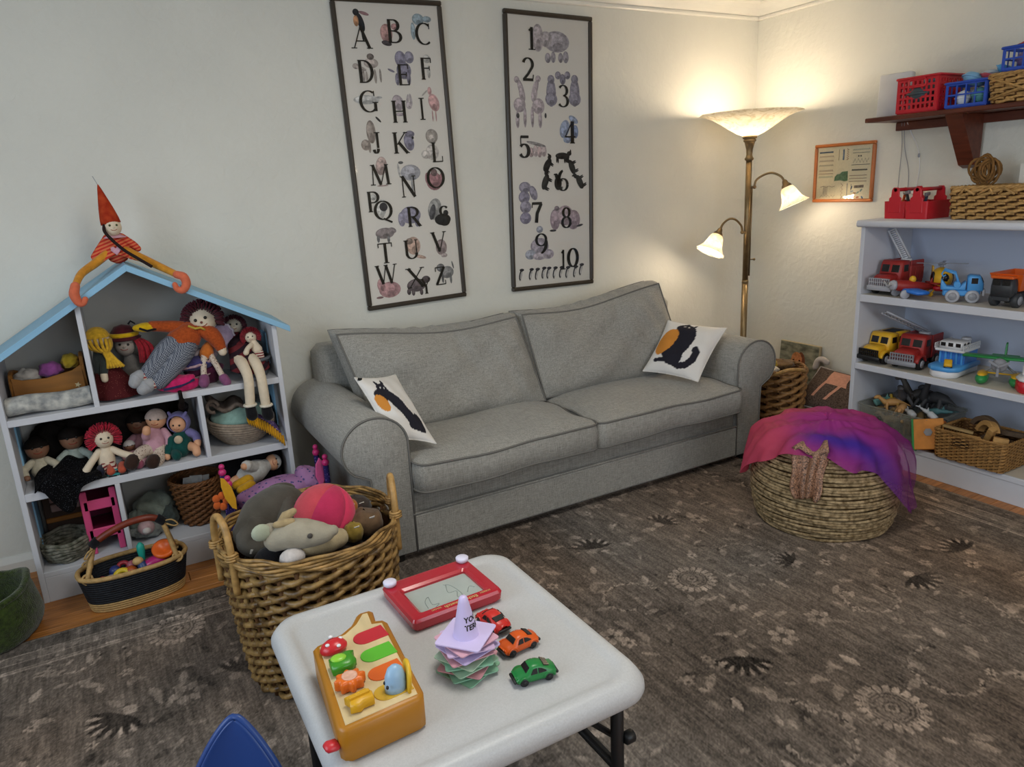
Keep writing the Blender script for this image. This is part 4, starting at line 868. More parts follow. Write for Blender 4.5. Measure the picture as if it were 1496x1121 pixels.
ANI2 = [limbed(E) for E in ANI2]
poster('alphabet_poster', 'tall dark-framed poster of the alphabet with animals, left one above the sofa', 1.3935, 1.656, R(-1.3), LET1, ANI1)
poster('number_poster', 'tall dark-framed poster counting one to ten with animals, right one above the sofa', 2.254, 1.648, R(1.1), LET2, ANI2)

# stitch sampler in an orange wood frame on the right wall
m_orangewood = mat('orange_wood', 'b4682f', .4, .4, noise=(10, .15), stretch=(.2, 1, 1))
def sampler():
    t = thing('sampler_picture', 'small embroidery sampler in an orange wood frame on the right wall', 'picture', (WX-.001, 2.846, 1.481), rot=(0, 0, R(-90)))
    p = frame_parts(t, .392, .328, .018, .02, m_orangewood, mat('sampler_linen', 'e2d7b8', .9, .1, noise=(200, .06)))
    def zig(x0, x1, y, amp, n, c, w=.0016, vert=False):
        b = up(MB()); P = [(x0+(x1-x0)*i/n, y+amp*(1 if i % 2 else -1)) for i in range(n+1)]
        if vert: P = [(q, r) for r, q in P]
        b.tube([(x, v, .0085) for x, v in P], w*.8, 4); b.build('stitching', ink(c), p)
    for y, c, a in ((.095, '9a6a55', .004), (.07, '9a6a55', .004), (.045, '7d7355', .004), (.015, '9a5a45', .005), (-.002, 'a06a50', .002), (-.02, '8fae90', .005)): zig(-.165, -.07, y, a, 16, c)
    zig(-.165, -.075, .118, .0002, 2, '5f7488', .005)
    zig(.055, .16, .122, .003, 18, '8a9a8a'); zig(.055, .16, .105, .0005, 4, '8a8a78'); zig(.06, .155, .062, .011, 9, 'a79a80'); zig(.05, .165, .04, .0003, 3, '55504a'); zig(.055, .15, .012, .0022, 20, '4a453f', .004)
    for y in (-.018, -.034, -.05): zig(.04, .15, y, .0003, 3, '8a5a48')
    zig(.07, .128, -.005, .0004, 2, '6d87a8', .006, True); zig(.07, .13, .022, .006, 10, 'b5603c', .0022, True); zig(.07, .13, -.035, .0006, 3, 'c4a36a', .002, True)
    zig(-.145, -.06, -.005, .006, 8, 'b0754f', .0016, True); zig(-.145, -.06, .03, .0008, 16, '5b6a7d', .0025, True); zig(-.13, -.10, -.1, .03, 7, 'b58a60', .0012); zig(-.15, -.05, -.13, .006, 9, 'b09a70', .0014); zig(-.15, -.05, -.075, .003, 5, 'a58f6a', .0014); zig(-.1, -.065, .055, .0005, 2, '6f7a86', .002, True)
    b = up(MB()); b.prism([(-.058, -.045), (-.055, -.022), (-.04, -.008), (-.022, -.006), (-.008, .006), (.028, .008), (.03, -.045), (.012, -.048), (-.02, -.042)], (0, 0, .0082), (1, 0, 0), (0, 1, 0), .0012); b.build('green_patch', ink('5f8a5d'), p)
    b = up(MB()); b.prism([(.075, -.088), (.135, -.085), (.135, -.07), (.075, -.073)], (0, 0, .0082), (1, 0, 0), (0, 1, 0), .0012); b.build('brown_patch', ink('7d6a58'), p)
    for x, y, a, c in ((.058, -.085, 1.2, '55606a'), (.12, -.10, .8, '6f8a7d'), (.062, -.105, .3, '8aa0a8'), (.08, -.115, 0, 'b3845a'), (.13, -.14, -.9, '4f6a8a'), (.10, -.138, .2, 'c4683c'), (.075, -.135, .4, 'd0a050'), (.05, -.14, .2, 'c0b070'), (.10, -.112, .6, '8aa88a')):
        b = up(MB()); disc(b, x, y, .011, .005, a, .0085, 10); b.build('leaf_stitch', ink(c), p)
    b = up(MB())
    for x in (.092, .106): b.box((x, .087, .0085), (.008, .008, .0008))
    stuff(b.build('initial_stitch', ink('4a4540'), p))
sampler()

# ------------------------------------------------------------ woven and perforated containers
def weave(root, out, z0, z1, rows, stakes, amp, r, m, ms, sep=True, rimr=None, name='wicker_strand', slant=.5, flare=None, floor_m=None, stake=True):
    """basket wall: rows of strands in front of and behind upright stakes. out(t, k) -> (x, y): plan outline at height fraction k"""
    N = stakes*4
    def pt(t, k, off):
        p = Vector(out(t, k)); q = Vector(out(t+.002, k)); d = (q-p).normalized(); n = Vector((d.y, -d.x)); return (p.x+n.x*off, p.y+n.y*off)
    big = None
    hz = (z1-z0)/rows
    for i in range(rows):
        k = (i+.5)/rows; z = z0+(z1-z0)*k; P = []
        for j in range(N):
            t = j/N; ph = PI*t*stakes+PI*(i % 2); o = amp*math.cos(ph); dz = slant*hz*math.sin(ph)*.5
            x, y = pt(t, k, o); P.append((x, y, z+dz))
        b = W(root) if sep or big is None else big
        if not sep: big = b
        b.tube(P, [r*(1+.12*math.sin(7*j+3*i)) for j in range(N)], 6, closed=True, flat=max(.6, min(1.5, hz*.62/r)))
        if sep: b.build(name, m, root)
    if not sep: stuff(big.build(name, m, root))
    if stake:
        b = W(root)
        for j in range(stakes):
            t = j/stakes; b.tube([(*pt(t, k, 0), z0+(z1-z0)*k) for k in (0, .33, .66, 1)], r*.9, 5)
        stuff(b.build('stake', ms, root))
    # inner lining so nothing shines through, and a floor
    b = W(root); n = 48
    b.grid(lambda u, v: (*pt(u, v, -amp-r*.8), z0+(z1-z0)*v*.98), n, 4, 0, True); b.build('lining', ms, root)
    b = W(root); pts = [pt(u/n, 0, -amp) for u in range(n)]; cx = sum(p[0] for p in pts)/n; cy = sum(p[1] for p in pts)/n
    b.prism([(x-cx, y-cy) for x, y in pts], (cx, cy, z0), (1, 0, 0), (0, 1, 0), .008); b.build('basket_floor', ms, root)
    if rimr:
        b = W(root); M = N
        for s in (0, 1, 2):
            P = []
            for j in range(M):
                t = j/M; a = 2*PI*t*stakes*.5+s*2*PI/3; x, y = pt(t, 1, math.cos(a)*rimr*.6); P.append((x, y, z1+rimr*.5+math.sin(a)*rimr*.6))
            b.tube(P, rimr*.62, 6, closed=True)
        stuff(b.build('braided_rim', m, root))
def circ(cx, cy, r0, r1, bulge=0, sx=1, sy=1): return lambda t, k: (cx+sx*(r0+(r1-r0)*k+bulge*math.sin(PI*k))*math.cos(2*PI*t), cy+sy*(r0+(r1-r0)*k+bulge*math.sin(PI*k))*math.sin(2*PI*t))
def rect_out(cx, cy, w, d, r, fl=0, rz=0):
    P = rrect(w, d, r, 5); P = [P[i] for i in range(len(P))]; L = [0]
    for i in range(len(P)): L.append(L[-1]+math.dist(P[i], P[(i+1) % len(P)]))
    def f(t, k):
        s = (t % 1)*L[-1]; i = 0
        while i < len(P)-1 and L[i+1] < s: i += 1
        q = (s-L[i])/max(1e-9, L[i+1]-L[i]); a, b = P[i], P[(i+1) % len(P)]; x, y = a[0]+(b[0]-a[0])*q, a[1]+(b[1]-a[1])*q; g = 1+fl*k; x *= g; y *= g
        return (cx+x*math.cos(rz)-y*math.sin(rz), cy+x*math.sin(rz)+y*math.cos(rz))
    return f
def perf(b, o, u, w, W_, H_, nx, ny, bar, th, frame_=None):
    """one connected panel W_ x H_ (axes u, w from corner o) with nx x ny square holes"""
    u = Vector(u); w = Vector(w); n = u.cross(w); o = Vector(o); fr = frame_ or bar
    def cuts(L, k):
        c = (L-2*fr-bar*(k-1))/k; xs = [0, fr]
        for i in range(k):
            xs.append(xs[-1]+c)
            if i < k-1: xs.append(xs[-1]+bar)
        return xs+[L]
    X, Y = cuts(W_, nx), cuts(H_, ny); a, c = len(X), len(Y); solid = lambda i, j: not (i % 2 == 1 and j % 2 == 1)
    vs = [o+u*x+w*y+n*(th*s) for s in (0, 1) for x in X for y in Y]; I = lambda i, j, s: s*a*c+i*c+j; fs = []
    for i in range(a-1):
        for j in range(c-1):
            if solid(i, j):
                fs += [(I(i, j, 1), I(i+1, j, 1), I(i+1, j+1, 1), I(i, j+1, 1)), (I(i, j, 0), I(i, j+1, 0), I(i+1, j+1, 0), I(i+1, j, 0))]
                for di, dj, p, q in ((-1, 0, (i, j+1), (i, j)), (1, 0, (i+1, j), (i+1, j+1)), (0, -1, (i, j), (i+1, j)), (0, 1, (i+1, j+1), (i, j+1))):
                    ii, jj = i+di, j+dj
                    if not (0 <= ii < a-1 and 0 <= jj < c-1) or not solid(ii, jj): fs.append((I(*p, 0), I(*q, 0), I(*q, 1), I(*p, 1)))
    return b.add(vs, fs, False)
def crate(name, label, cx, cy, z, w, d, h, m, nx, nd, ny, bar, group=None, handle=False):
    """open plastic basket, perforated walls; front faces -x"""
    t = thing(name, label, 'basket', (cx, cy, z), group=group)
    for (o, u, L, k, nm) in (((-d/2, w/2, .006), (0, -1, 0), w, nx, 'front_wall'), ((d/2, -w/2, .006), (0, 1, 0), w, nx, 'rear_wall'), ((-d/2, -w/2, .006), (1, 0, 0), d, nd, 'side_wall'), ((d/2, w/2, .006), (-1, 0, 0), d, nd, 'side_wall')):
        b = MB(); perf(b, o, u, (0, 0, 1), L, h-.012, k, ny, bar, .003, bar*1.6); b.build(nm, m, t)
    b = MB(); b.box((0, 0, .004), (d-.002, w-.002, .008), .003); b.build('basket_floor', m, t)
    b = MB(); ol = [(x, y) for x, y in rrect(d+.014, w+.014, .012, 4)]; b.tube([(x, y, h-.006) for x, y in ol], .006, 6, closed=True); b.build('rim', m, t)
    if handle:
        b = MB(); b.tube([(-d/2-.006, y, zz) for y, zz in rrect(.085, .036, .008, 3, 0, h-.032)], .0045, 6, closed=True); b.build('handle', m, t)
    return t

m_wick = mat('honey_wicker', '9c7544', .55, .3, noise=(60, .28), rnd=.10)
m_wickd = mat('dark_wicker', '5a3d22', .7, .2, noise=(60, .25))
m_wicka = mat('pale_wicker', 'b08a55', .55, .3, noise=(70, .25), rnd=.1)
m_red = plastic('red', 'c0202c'); m_blue = plastic('blue', '2b4fb4'); m_sky = plastic('sky_blue', '4f9bdc'); m_yel = plastic('yellow', 'e0ae2c')
m_grn = plastic('green', '2f8a4a'); m_gry = plastic('grey', '8d8f96'); m_blk = plastic('black', '1b1b1d', .5); m_wht = plastic('white', 'dcdde0')
m_org = plastic('orange', 'd8601f'); m_dred = plastic('brick_red', '9c2a26', .45); m_lgry = plastic('light_grey', 'aeb0b8')
m_win = mat('dark_window', '1c1a1a', .25, .5)

# ------------------------------------------------------------ toy vehicles: local +x is the front, wheels stand on z = 0
def wheels(t, xs, w, r, wd, tire=None, hub=None):
    for x in xs:
        for s in (-1, 1):
            y = s*(w/2-wd/2)
            b = MB(); b.cyl((x, y-wd/2, r), (x, y+wd/2, r), r, n=20, bev=r*.18); o = b.build('wheel', tire or m_blk, t)
            b = MB(); b.lathe([(r*.62, 0), (r*.6, wd*.06), (r*.3, wd*.03), (r*.22, wd*.12), (.0001, wd*.13)], 16, (x, y+s*wd*.5, r), (0, s, 0)); b.build('hub', hub or m_lgry, o)
def cabwin(t, boxes, parent=None):
    for c, d, rot in boxes:
        b = MB(); b.box(c, d, min(d)*.3, rot); b.build('window', m_win, parent or t)
def hood_truck(name, label, loc, rz, w, L, h, body, grille, kind, group, extra=None):
    t = thing(name, label, 'toy vehicle', loc, rz, group); r = h*.19
    f = L/2; b = MB(); b.box((0, 0, h*.22), (L*.94, w*.72, h*.16), .004); b.build('chassis', m_blk, t)
    wheels(t, (f-L*.22, -f+L*.24), w, r, w*.2)
    # hood with rounded nose, fenders
    b = MB(); b.prism([(f-L*.40, h*.26), (f-L*.02, h*.26), (f-.004, h*.42), (f-L*.04, h*.56), (f-L*.12, h*.61), (f-L*.40, h*.64)], (0, w*.34, 0), (1, 0, 0), (0, 0, 1), w*.68, h*.06, True)
    hd = b.build('hood', body, t)
    for s in (-1, 1):
        b = MB(); b.prism(arc(f-L*.22, r, r*1.55, 12, 168, 10)+list(reversed(arc(f-L*.22, r, r*1.18, 12, 168, 10))), (0, s*(w*.5-w*.1)+w*.1, 0), (1, 0, 0), (0, 0, 1), w*.2, .0015, True); b.build('fender', body, hd)
    b = MB(); b.box((f+.002, 0, h*.22), (.012, w*.98, h*.15), .004, smooth=True); b.build('bumper', grille, t)
    b = MB(); perf(b, (f-.004, -w*.40, h*.28), (0, 1, 0), (0, 0, 1), w*.80, h*.24, 9, 2, w*.028, .010); b.build('grille', grille, t)
    # cab
    c0, c1 = f-L*.58, f-L*.34
    b = MB(); b.prism([(c0, h*.28), (c1+L*.05, h*.28), (c1+L*.05, h*.62), (c1, h*.93), (c1-L*.04, h), (c0+.004, h), (c0, h*.97)], (0, w*.44, 0), (1, 0, 0), (0, 0, 1), w*.88, h*.035, True); cb = b.build('cab', body, t)
    sl = math.atan2(L*.05, h*.31)
    cabwin(t, [((c1+L*.027, s*w*.20, h*.77), (.003, w*.30, h*.22), (0, -sl, 0)) for s in (-1, 1)]+[((c0+(c1-c0)*.55, s*w*.44, h*.78), ((c1-c0)*.55, .003, h*.2), None) for s in (-1, 1)], cb)
    if extra: extra(t, f, L, w, h, c0)
    return t
def firebody(ladder_m, ang, length, yaw=0, seg=14):
    def ex(t, f, L, w, h, c0):
        b = MB(); b.box(((-f+c0)/2, 0, h*.56), (c0+f-.002, w*.9, h*.58), .005); bd = b.build('body', m_dred, t)
        for s in (-1, 1):
            for i in range(3):
                b = MB(); b.box((-f+(c0+f)*(i+.5)/3, s*w*.45, h*.58), ((c0+f)/3*.8, .004, h*.36), .001); b.build('locker_door', m_dred, bd)
            b = MB(); b.box(((-f+c0)/2, s*w*.42, h*.9), (c0+f-.006, w*.06, h*.16), .003); b.build('side_rail', m_dred, bd)
        b = MB(); b.cyl((c0-L*.2, 0, h*.85), (c0-L*.2, 0, h*1.0), w*.2, n=16, bev=.003); tb = b.build('turntable', ladder_m, t)
        o = Vector((c0-L*.2, 0, h*1.0)); d = Vector((math.cos(ang)*math.cos(yaw), math.cos(ang)*math.sin(yaw), math.sin(ang))); sd = (Vector((0, 1, 0))-d*d.y).normalized()
        lw = w*.15
        for s in (-1, 1):
            b = MB(); b.tube([o+sd*lw*s, o+sd*lw*s+d*length], .0068, 4); b.build('ladder_rail', ladder_m, tb)
        for i in range(seg):
            p = o+d*length*(i+.5)/seg; b = MB(); b.tube([p-sd*lw, p+sd*lw], .0042, 5); b.build('rung', ladder_m, tb)
    return ex
def busbody(t, f, L, w, h, c0):
    b = MB(); b.box(((-f+c0)/2, 0, h*.64), (c0+f-.001, w*.88, h*.72), h*.06, smooth=True); bd = b.build('body', m_yel, t)
    n = 4
    for i in range(n):
        for s in (-1, 1):
            b = MB(); b.box((-f+(c0+f)*(i+.5)/n, s*w*.44, h*.78), ((c0+f)/n*.7, .003, h*.2), .001); b.build('window', m_win, bd)
    b = MB(); b.box(((-f+c0)/2+.02, 0, h*1.0), ((c0+f)*.8, w*.5, .004), .001); b.build('roof_panel', m_blk, bd)
hood_truck('fire_truck', 'red toy fire truck with a raised white ladder, on the upper bookcase shelf', (3.555, 2.305, .872), R(180), .135, .27, .168, m_dred, m_lgry, 'fire', None, firebody(m_wht, R(62), .17, R(-50), 16))
hood_truck('school_bus', 'yellow toy school bus with a black front bumper', (3.545, 2.325, .509), R(178), .135, .26, .155, m_yel, m_blk, 'bus', None, busbody)
hood_truck('fire_truck', 'red toy fire truck with a long grey ladder, beside the yellow school bus', (3.56, 2.165, .509), R(186), .145, .28, .165, m_dred, m_gry, 'fire', None, firebody(m_lgry, R(27), .24, R(-40), 12))

def helicopter():
    t = thing('helicopter', 'yellow toy helicopter with grey rotor blades behind the blue and red plane', 'toy vehicle', (3.62, 2.115, .872), R(225))
    b = MB(); b.ell((.02, 0, .085), (.072, .048, .055), nu=20, nv=12); c = b.build('cabin', m_yel, t)
    for s in (-1, 1):
        b = MB(); b.ell((.03, s*.040, .088), (.026, .010, .032)); b.build('window', m_win, c)
    b = MB(); b.ell((.075, 0, .09), (.018, .022, .026)); b.build('window', m_win, c)
    b = MB(); b.tube([(-.03, 0, .085), (-.09, 0, .085), (-.14, 0, .095)], [.022, .012, .008], 10); b.build('tail_boom', m_yel, t)
    b = MB(); b.prism([(-.15, .08), (-.125, .08), (-.135, .125), (-.155, .13)], (0, .004, 0), (1, 0, 0), (0, 0, 1), .008, .001); b.build('tail_fin', m_yel, t)
    b = MB(); b.box((.01, 0, .042), (.13, .085, .030), .012, smooth=True); b.build('belly', m_red, t)
    b = MB(); b.cyl((.01, 0, .135), (.01, 0, .155), .008, n=10); b.lathe([(.016, .150), (.018, .155), (.012, .162), (.0001, .164)], 14, (.01, 0, 0)); rt = b.build('rotor_hub', m_gry, t)
    for a in (R(70), R(250), R(160), R(340)):
        b = MB(); b.box((.01+math.cos(a)*.062, math.sin(a)*.062, .157), (.10, .014, .003), .001, (0, 0, a)); b.build('rotor_blade', m_gry, rt)
    for s in (-1, 1):
        b = MB(); b.tube([(-.06, s*.05, .012), (-.055, s*.05, .006), (.07, s*.05, .006), (.085, s*.05, .018)], .0055, 6); k = b.build('skid', m_yel, t)
        for x in (-.03, .045): b = MB(); b.tube([(x, s*.05, .008), (x, s*.03, .036)], .004, 6); b.build('strut', m_yel, k)
helicopter()
def plane():
    t = thing('toy_plane', 'blue and red toy airplane with grey wheels, in front of the yellow helicopter', 'toy vehicle', (3.475, 2.165, .872), R(148))
    b = MB(); b.lathe([(.004, -.11), (.014, -.10), (.022, -.04), (.028, .02), (.028, .06), (.022, .085)], 16, (0, 0, .055), (1, 0, .08)); b.build('fuselage', m_dred, t)
    b = MB(); b.lathe([(.024, 0), (.026, .012), (.018, .026), (.0001, .034)], 16, (.082, 0, .062), (1, 0, .08)); b.build('nose', m_lgry, t)
    b = MB(); b.prism([(-.03, -.14), (.03, -.15), (.042, 0), (.03, .15), (-.03, .14), (-.035, 0)], (.015, 0, .030), (1, 0, 0), (0, 1, 0), .018, .005, True); b.build('wing', plastic('mid_blue', '2f74cf'), t)
    b = MB(); b.prism([(-.015, -.05), (.015, -.05), (.018, 0), (.015, .05), (-.015, .05)], (-.10, 0, .062), (1, 0, 0), (0, 1, 0), .008, .002, True); b.build('tail_plane', m_dred, t)
    b = MB(); b.prism([(-.115, .06), (-.08, .06), (-.10, .11), (-.115, .112)], (0, .004, 0), (1, 0, 0), (0, 0, 1), .008, .002); b.build('tail_fin', m_dred, t)
    b = MB(); b.ell((.0, 0, .088), (.016, .016, .018)); b.build('pilot', m_yel, t)
    for s in (-1, 1): b = MB(); b.box((.118, s*.024, .068), (.004, .046, .010), .001, (s*.4, 0, 0)); b.build('propeller_blade', m_lgry, t)
    for s in (-1, 1):
        b = MB(); b.cyl((.055, s*.04, .022), (.055, s*.056, .022), .022, n=18, bev=.004); w_ = b.build('wheel', m_lgry, t)
        b = MB(); b.tube([(.055, s*.045, .022), (.045, s*.02, .045)], .005, 6); b.build('strut', m_lgry, w_)
plane()
def utility_truck():
    t = thing('tow_truck', 'sky blue toy tow truck with grey wheels on the upper bookcase shelf', 'toy vehicle', (3.49, 1.935, .872), R(-58))
    w = .085; wheels(t, (.045, -.035), w, .030, .024, m_lgry, m_gry)
    b = MB(); b.box((0, 0, .045), (.15, w*.7, .03), .006); b.build('chassis', m_sky, t)
    b = MB(); b.prism([(.02, .055), (.085, .055), (.085, .09), (.07, .125), (.03, .128), (.02, .12)], (0, w*.46, 0), (1, 0, 0), (0, 0, 1), w*.92, .006, True); c = b.build('cab', m_sky, t)
    cabwin(t, [((.048, s*w*.46, .103), (.026, .003, .026), None) for s in (-1, 1)]+[((.079, 0, .107), (.003, w*.6, .026), (0, -.4, 0))], c)
    b = MB(); b.box((.088, 0, .048), (.012, w*.9, .03), .004); b.build('bumper', m_lgry, t)
    b = MB(); b.prism([(-.085, .06), (.015, .06), (.015, .10), (-.01, .075), (-.06, .075), (-.085, .11)], (0, w*.45, 0), (1, 0, 0), (0, 0, 1), w*.9, .003, True); b.build('bed', m_sky, t)
    for s in (-1, 1): b = MB(); b.tube([(-.01, s*.03, .08), (-.03, s*.03, .135), (-.075, s*.022, .15)], .006, 6); b.build('crane_arm', m_sky, t)
    b = MB(); b.cyl((-.02, -.045, .085), (-.02, .045, .085), .014, n=12); b.tube([(-.075, 0, .15), (-.085, 0, .13), (-.078, 0, .118), (-.068, 0, .125)], .004, 6); b.build('winch', m_sky, t)
utility_truck()
def dump_truck():
    t = thing('dump_truck', 'orange and dark grey toy dump truck at the end of the upper bookcase shelf', 'toy vehicle', (3.54, 1.735, .872), R(180))
    dk = plastic('charcoal', '33363a', .5); w = .12
    wheels(t, (.055, -.06), w, .032, .03, dk, m_gry)
    b = MB(); b.box((0, 0, .045), (.20, .07, .03), .004); b.build('chassis', dk, t)
    b = MB(); b.prism([(.05, .05), (.105, .05), (.105, .095), (.095, .13), (.05, .13)], (0, .045, 0), (1, 0, 0), (0, 0, 1), .09, .006, True); c = b.build('cab', dk, t)
    b = MB(); b.box((.078, 0, .135), (.062, .096, .012), .004); b.build('cab_roof', m_org, c)
    cabwin(t, [((.104, s*.02, .112), (.003, .034, .024), None) for s in (-1, 1)], c)
    b = MB()
    def hop(u, v): return None
    P0, P1 = [(-.105, -.045), (.04, -.045), (.04, .045), (-.105, .045)], [(-.13, -.07), (.075, -.07), (.075, .07), (-.13, .07)]
    vs = [(x, y, .07) for x, y in P0]+[(x, y, .148) for x, y in P1]+[(x*.93, y*.92, .148) for x, y in P1]+[(x*.93, y*.92, .078) for x, y in P0]
    b.add(vs, [(3, 2, 1, 0)]+[(i, (i+1) % 4, 4+(i+1) % 4, 4+i) for i in range(4)]+[(4+i, 4+(i+1) % 4, 8+(i+1) % 4, 8+i) for i in range(4)]+[(8+i, 8+(i+1) % 4, 12+(i+1) % 4, 12+i) for i in range(4)]+[(12, 13, 14, 15)], False)
    b.build('hopper', m_org, t)
dump_truck()
def ferry():
    t = thing('ferry_boat', 'blue and white toy ferry boat on the middle bookcase shelf', 'toy vehicle', (3.54, 1.965, .509), R(186))
    L, w = .25, .145
    hull = lambda s, n=9: [(L/2*.72, -w/2*s), (L/2, -w/4*s), (L/2, w/4*s), (L/2*.72, w/2*s), (-L/2, w/2*s), (-L/2, -w/2*s)]
    b = MB(); b.prism(hull(.86), (0, 0, 0), (1, 0, 0), (0, 1, 0), .034, .006, True); b.build('hull', m_wht, t)
    b = MB(); b.prism(hull(1.0), (0, 0, .032), (1, 0, 0), (0, 1, 0), .024, .005, True); b.build('deck', m_sky, t)
    b = MB(); b.box((-.05, 0, .085), (.14, w*.8, .065), .004); b.build('garage', plastic('mid_blue2', '3f7fd0'), t)
    for i in range(5): b = MB(); b.box((.024, -w*.34+i*w*.17, .085), (.008, .010, .065), .002); b.build('pillar', m_sky, t)
    b = MB(); b.box((-.035, 0, .122), (.17, w*.94, .012), .004); b.build('upper_deck', m_wht, t)
    b = MB(); b.prism([(-.05, .128), (.04, .128), (.04, .158), (.03, .165), (-.045, .165), (-.05, .16)], (0, w*.36, 0), (1, 0, 0), (0, 0, 1), w*.72, .004, True); c = b.build('wheelhouse', m_wht, t)
    cabwin(t, [((.040, y, .150), (.003, .022, .018), None) for y in (-.034, 0, .034)]+[((x, s*w*.36, .150), (.02, .003, .018), None) for s in (-1, 1) for x in (-.02, .015)], c)
    b = MB(); b.cyl((-.075, .02, .128), (-.075, .02, .172), .022, n=16, bev=.003); b.build('funnel', m_lgry, t)
    for s in (-1, 1): b = MB(); perf(b, (-.12, s*w*.45, .128), (1, 0, 0), (0, 0, 1), .17, .026, 10, 1, .004, .003); b.build('railing', m_wht, t)
    y = thing('toy_car', 'tiny yellow toy car on the deck of the blue and white ferry', 'toy vehicle', (3.44, 1.93, .5655), R(210))
    wheels(y, (.02, -.02), .036, .008, .008)
    b = MB(); b.prism([(-.036, .008), (.036, .008), (.036, .020), (.016, .023), (.008, .034), (-.018, .034), (-.034, .024)], (0, .017, 0), (1, 0, 0), (0, 0, 1), .034, .003, True); bd = b.build('body', m_yel, y)
    cabwin(y, [((-.005, s*.017, .028), (.02, .002, .007), None) for s in (-1, 1)], bd)
ferry()
def seaplane():
    t = thing('seaplane', 'green toy seaplane with yellow-topped floats on the middle bookcase shelf', 'toy vehicle', (3.52, 1.735, .509), R(200))
    for s in (-1, 1):
        b = MB(); b.lathe([(.003, -.08), (.018, -.065), (.024, -.02), (.026, .03), (.018, .06), (.003, .072)], 14, (.01, s*.066, .026), (1, 0, 0)); f = b.build('float', m_grn, t)
        b = MB(); b.ell((.012, s*.066, .046), (.058, .022, .012)); b.build('float_deck', m_yel, f)
        b = MB(); b.tube([(.0, s*.066, .05), (-.005, s*.02, .085)], .005, 6); b.build('strut', m_gry, f)
    b = MB(); b.tube([(.01, -.06, .05), (.01, .06, .05)], .004, 6); b.build('cross_bar', m_yel, t)
    b = MB(); b.lathe([(.006, -.13), (.015, -.11), (.026, -.04), (.030, .02), (.028, .055)], 16, (0, 0, .10), (1, 0, 0)); b.build('fuselage', m_grn, t)
    b = MB(); b.lathe([(.027, .05), (.032, .055), (.032, .07), (.022, .08), (.008, .085), (.006, .10), (.0001, .102)], 16, (0, 0, .10), (1, 0, 0)); b.build('engine', m_gry, t)
    for a in (.5, .5+2.094, .5+4.189): b = MB(); b.box((.092, math.cos(a)*.024, .10+math.sin(a)*.024), (.004, .044, .011), .001, (a, 0, 0)); b.build('propeller_blade', m_gry, t)
    b = MB(); b.prism([(-.03, -.15), (.02, -.155), (.032, 0), (.02, .155), (-.03, .15)], (0, 0, .118), (1, 0, 0), (0, 1, 0), .010, .003, True); b.build('wing', m_grn, t)
    b = MB(); b.prism([(-.135, .105), (-.095, .105), (-.112, .165), (-.132, .17)], (0, .004, 0), (1, 0, 0), (0, 0, 1), .008, .002); b.build('tail_fin', m_grn, t)
    b = MB(); b.prism([(-.14, -.055), (-.11, -.055), (-.105, 0), (-.11, .055), (-.14, .055)], (0, 0, .104), (1, 0, 0), (0, 1, 0), .006, .002); b.build('tail_plane', m_grn, t)
seaplane()
def tug():
    t = thing('tug_boat', 'red toy boat with a white deck at the right end of the middle bookcase shelf', 'toy vehicle', (3.50, 1.60, .509), R(190))
    hu = [(-.09, -.045), (.03, -.045), (.075, -.02), (.085, 0), (.075, .02), (.03, .045), (-.09, .045)]
    b = MB(); b.prism(hu, (0, 0, 0), (1, 0, 0), (0, 1, 0), .055, .008, True); b.build('hull', m_red, t)
    b = MB(); b.prism([(x*1.02, y*1.04) for x, y in hu], (0, 0, .054), (1, 0, 0), (0, 1, 0), .014, .004, True); b.build('deck', m_wht, t)
    b = MB(); b.box((-.02, 0, .092), (.07, .06, .05), .006); b.build('wheelhouse', m_wht, t); b = MB(); b.cyl((-.065, 0, .068), (-.065, 0, .13), .014, n=14, bev=.003); b.build('funnel', m_red, t)
tug()

# ------------------------------------------------------------ bottom shelf: clear bin of toy animals, block toy, block basket
def clear_mat():
    m = bpy.data.materials.new('clear_plastic'); m.use_nodes = True; nt = m.node_tree; L = nt.links; nt.nodes.remove(nt.nodes['Principled BSDF']); o = nt.nodes['Material Output']
    t = nt.nodes.new('ShaderNodeBsdfTransparent'); t.inputs[0].default_value = (.88, .88, .85, 1); d = nt.nodes.new('ShaderNodeBsdfDiffuse'); d.inputs[0].default_value = (.55, .55, .5, 1)
    g = nt.nodes.new('ShaderNodeBsdfGlossy'); g.inputs['Roughness'].default_value = .12; x = nt.nodes.new('ShaderNodeMixShader'); x.inputs[0].default_value = .17; y = nt.nodes.new('ShaderNodeMixShader'); y.inputs[0].default_value = .06
    L.new(t.outputs[0], x.inputs[1]); L.new(d.outputs[0], x.inputs[2]); L.new(x.outputs[0], y.inputs[1]); L.new(g.outputs[0], y.inputs[2]); L.new(y.outputs[0], o.inputs[0]); return m
m_clear = clear_mat()
CB = (3.585, 2.175)     # bin centre
t = thing('storage_bin', 'clear plastic storage bin full of toy animals on the bottom bookcase shelf', 'bin', (*CB, .130))
def bin_wall(u, v):
    x, y = rect_out(0, 0, .30, .40, .03, .05)(u, v); return (x, y, .004+.148*v)
b = MB(); b.grid(bin_wall, 60, 4, .003, True); b.build('bin_wall', m_clear, t)
b = MB(); b.box((0, 0, .003), (.295, .395, .004), .001); b.build('bin_floor', m_clear, t)
b = MB(); b.tube([(*rect_out(0, 0, .30, .40, .03, .055)(i/60, 1), .152) for i in range(60)], .005, 6, closed=True); b.build('rim', m_clear, t)
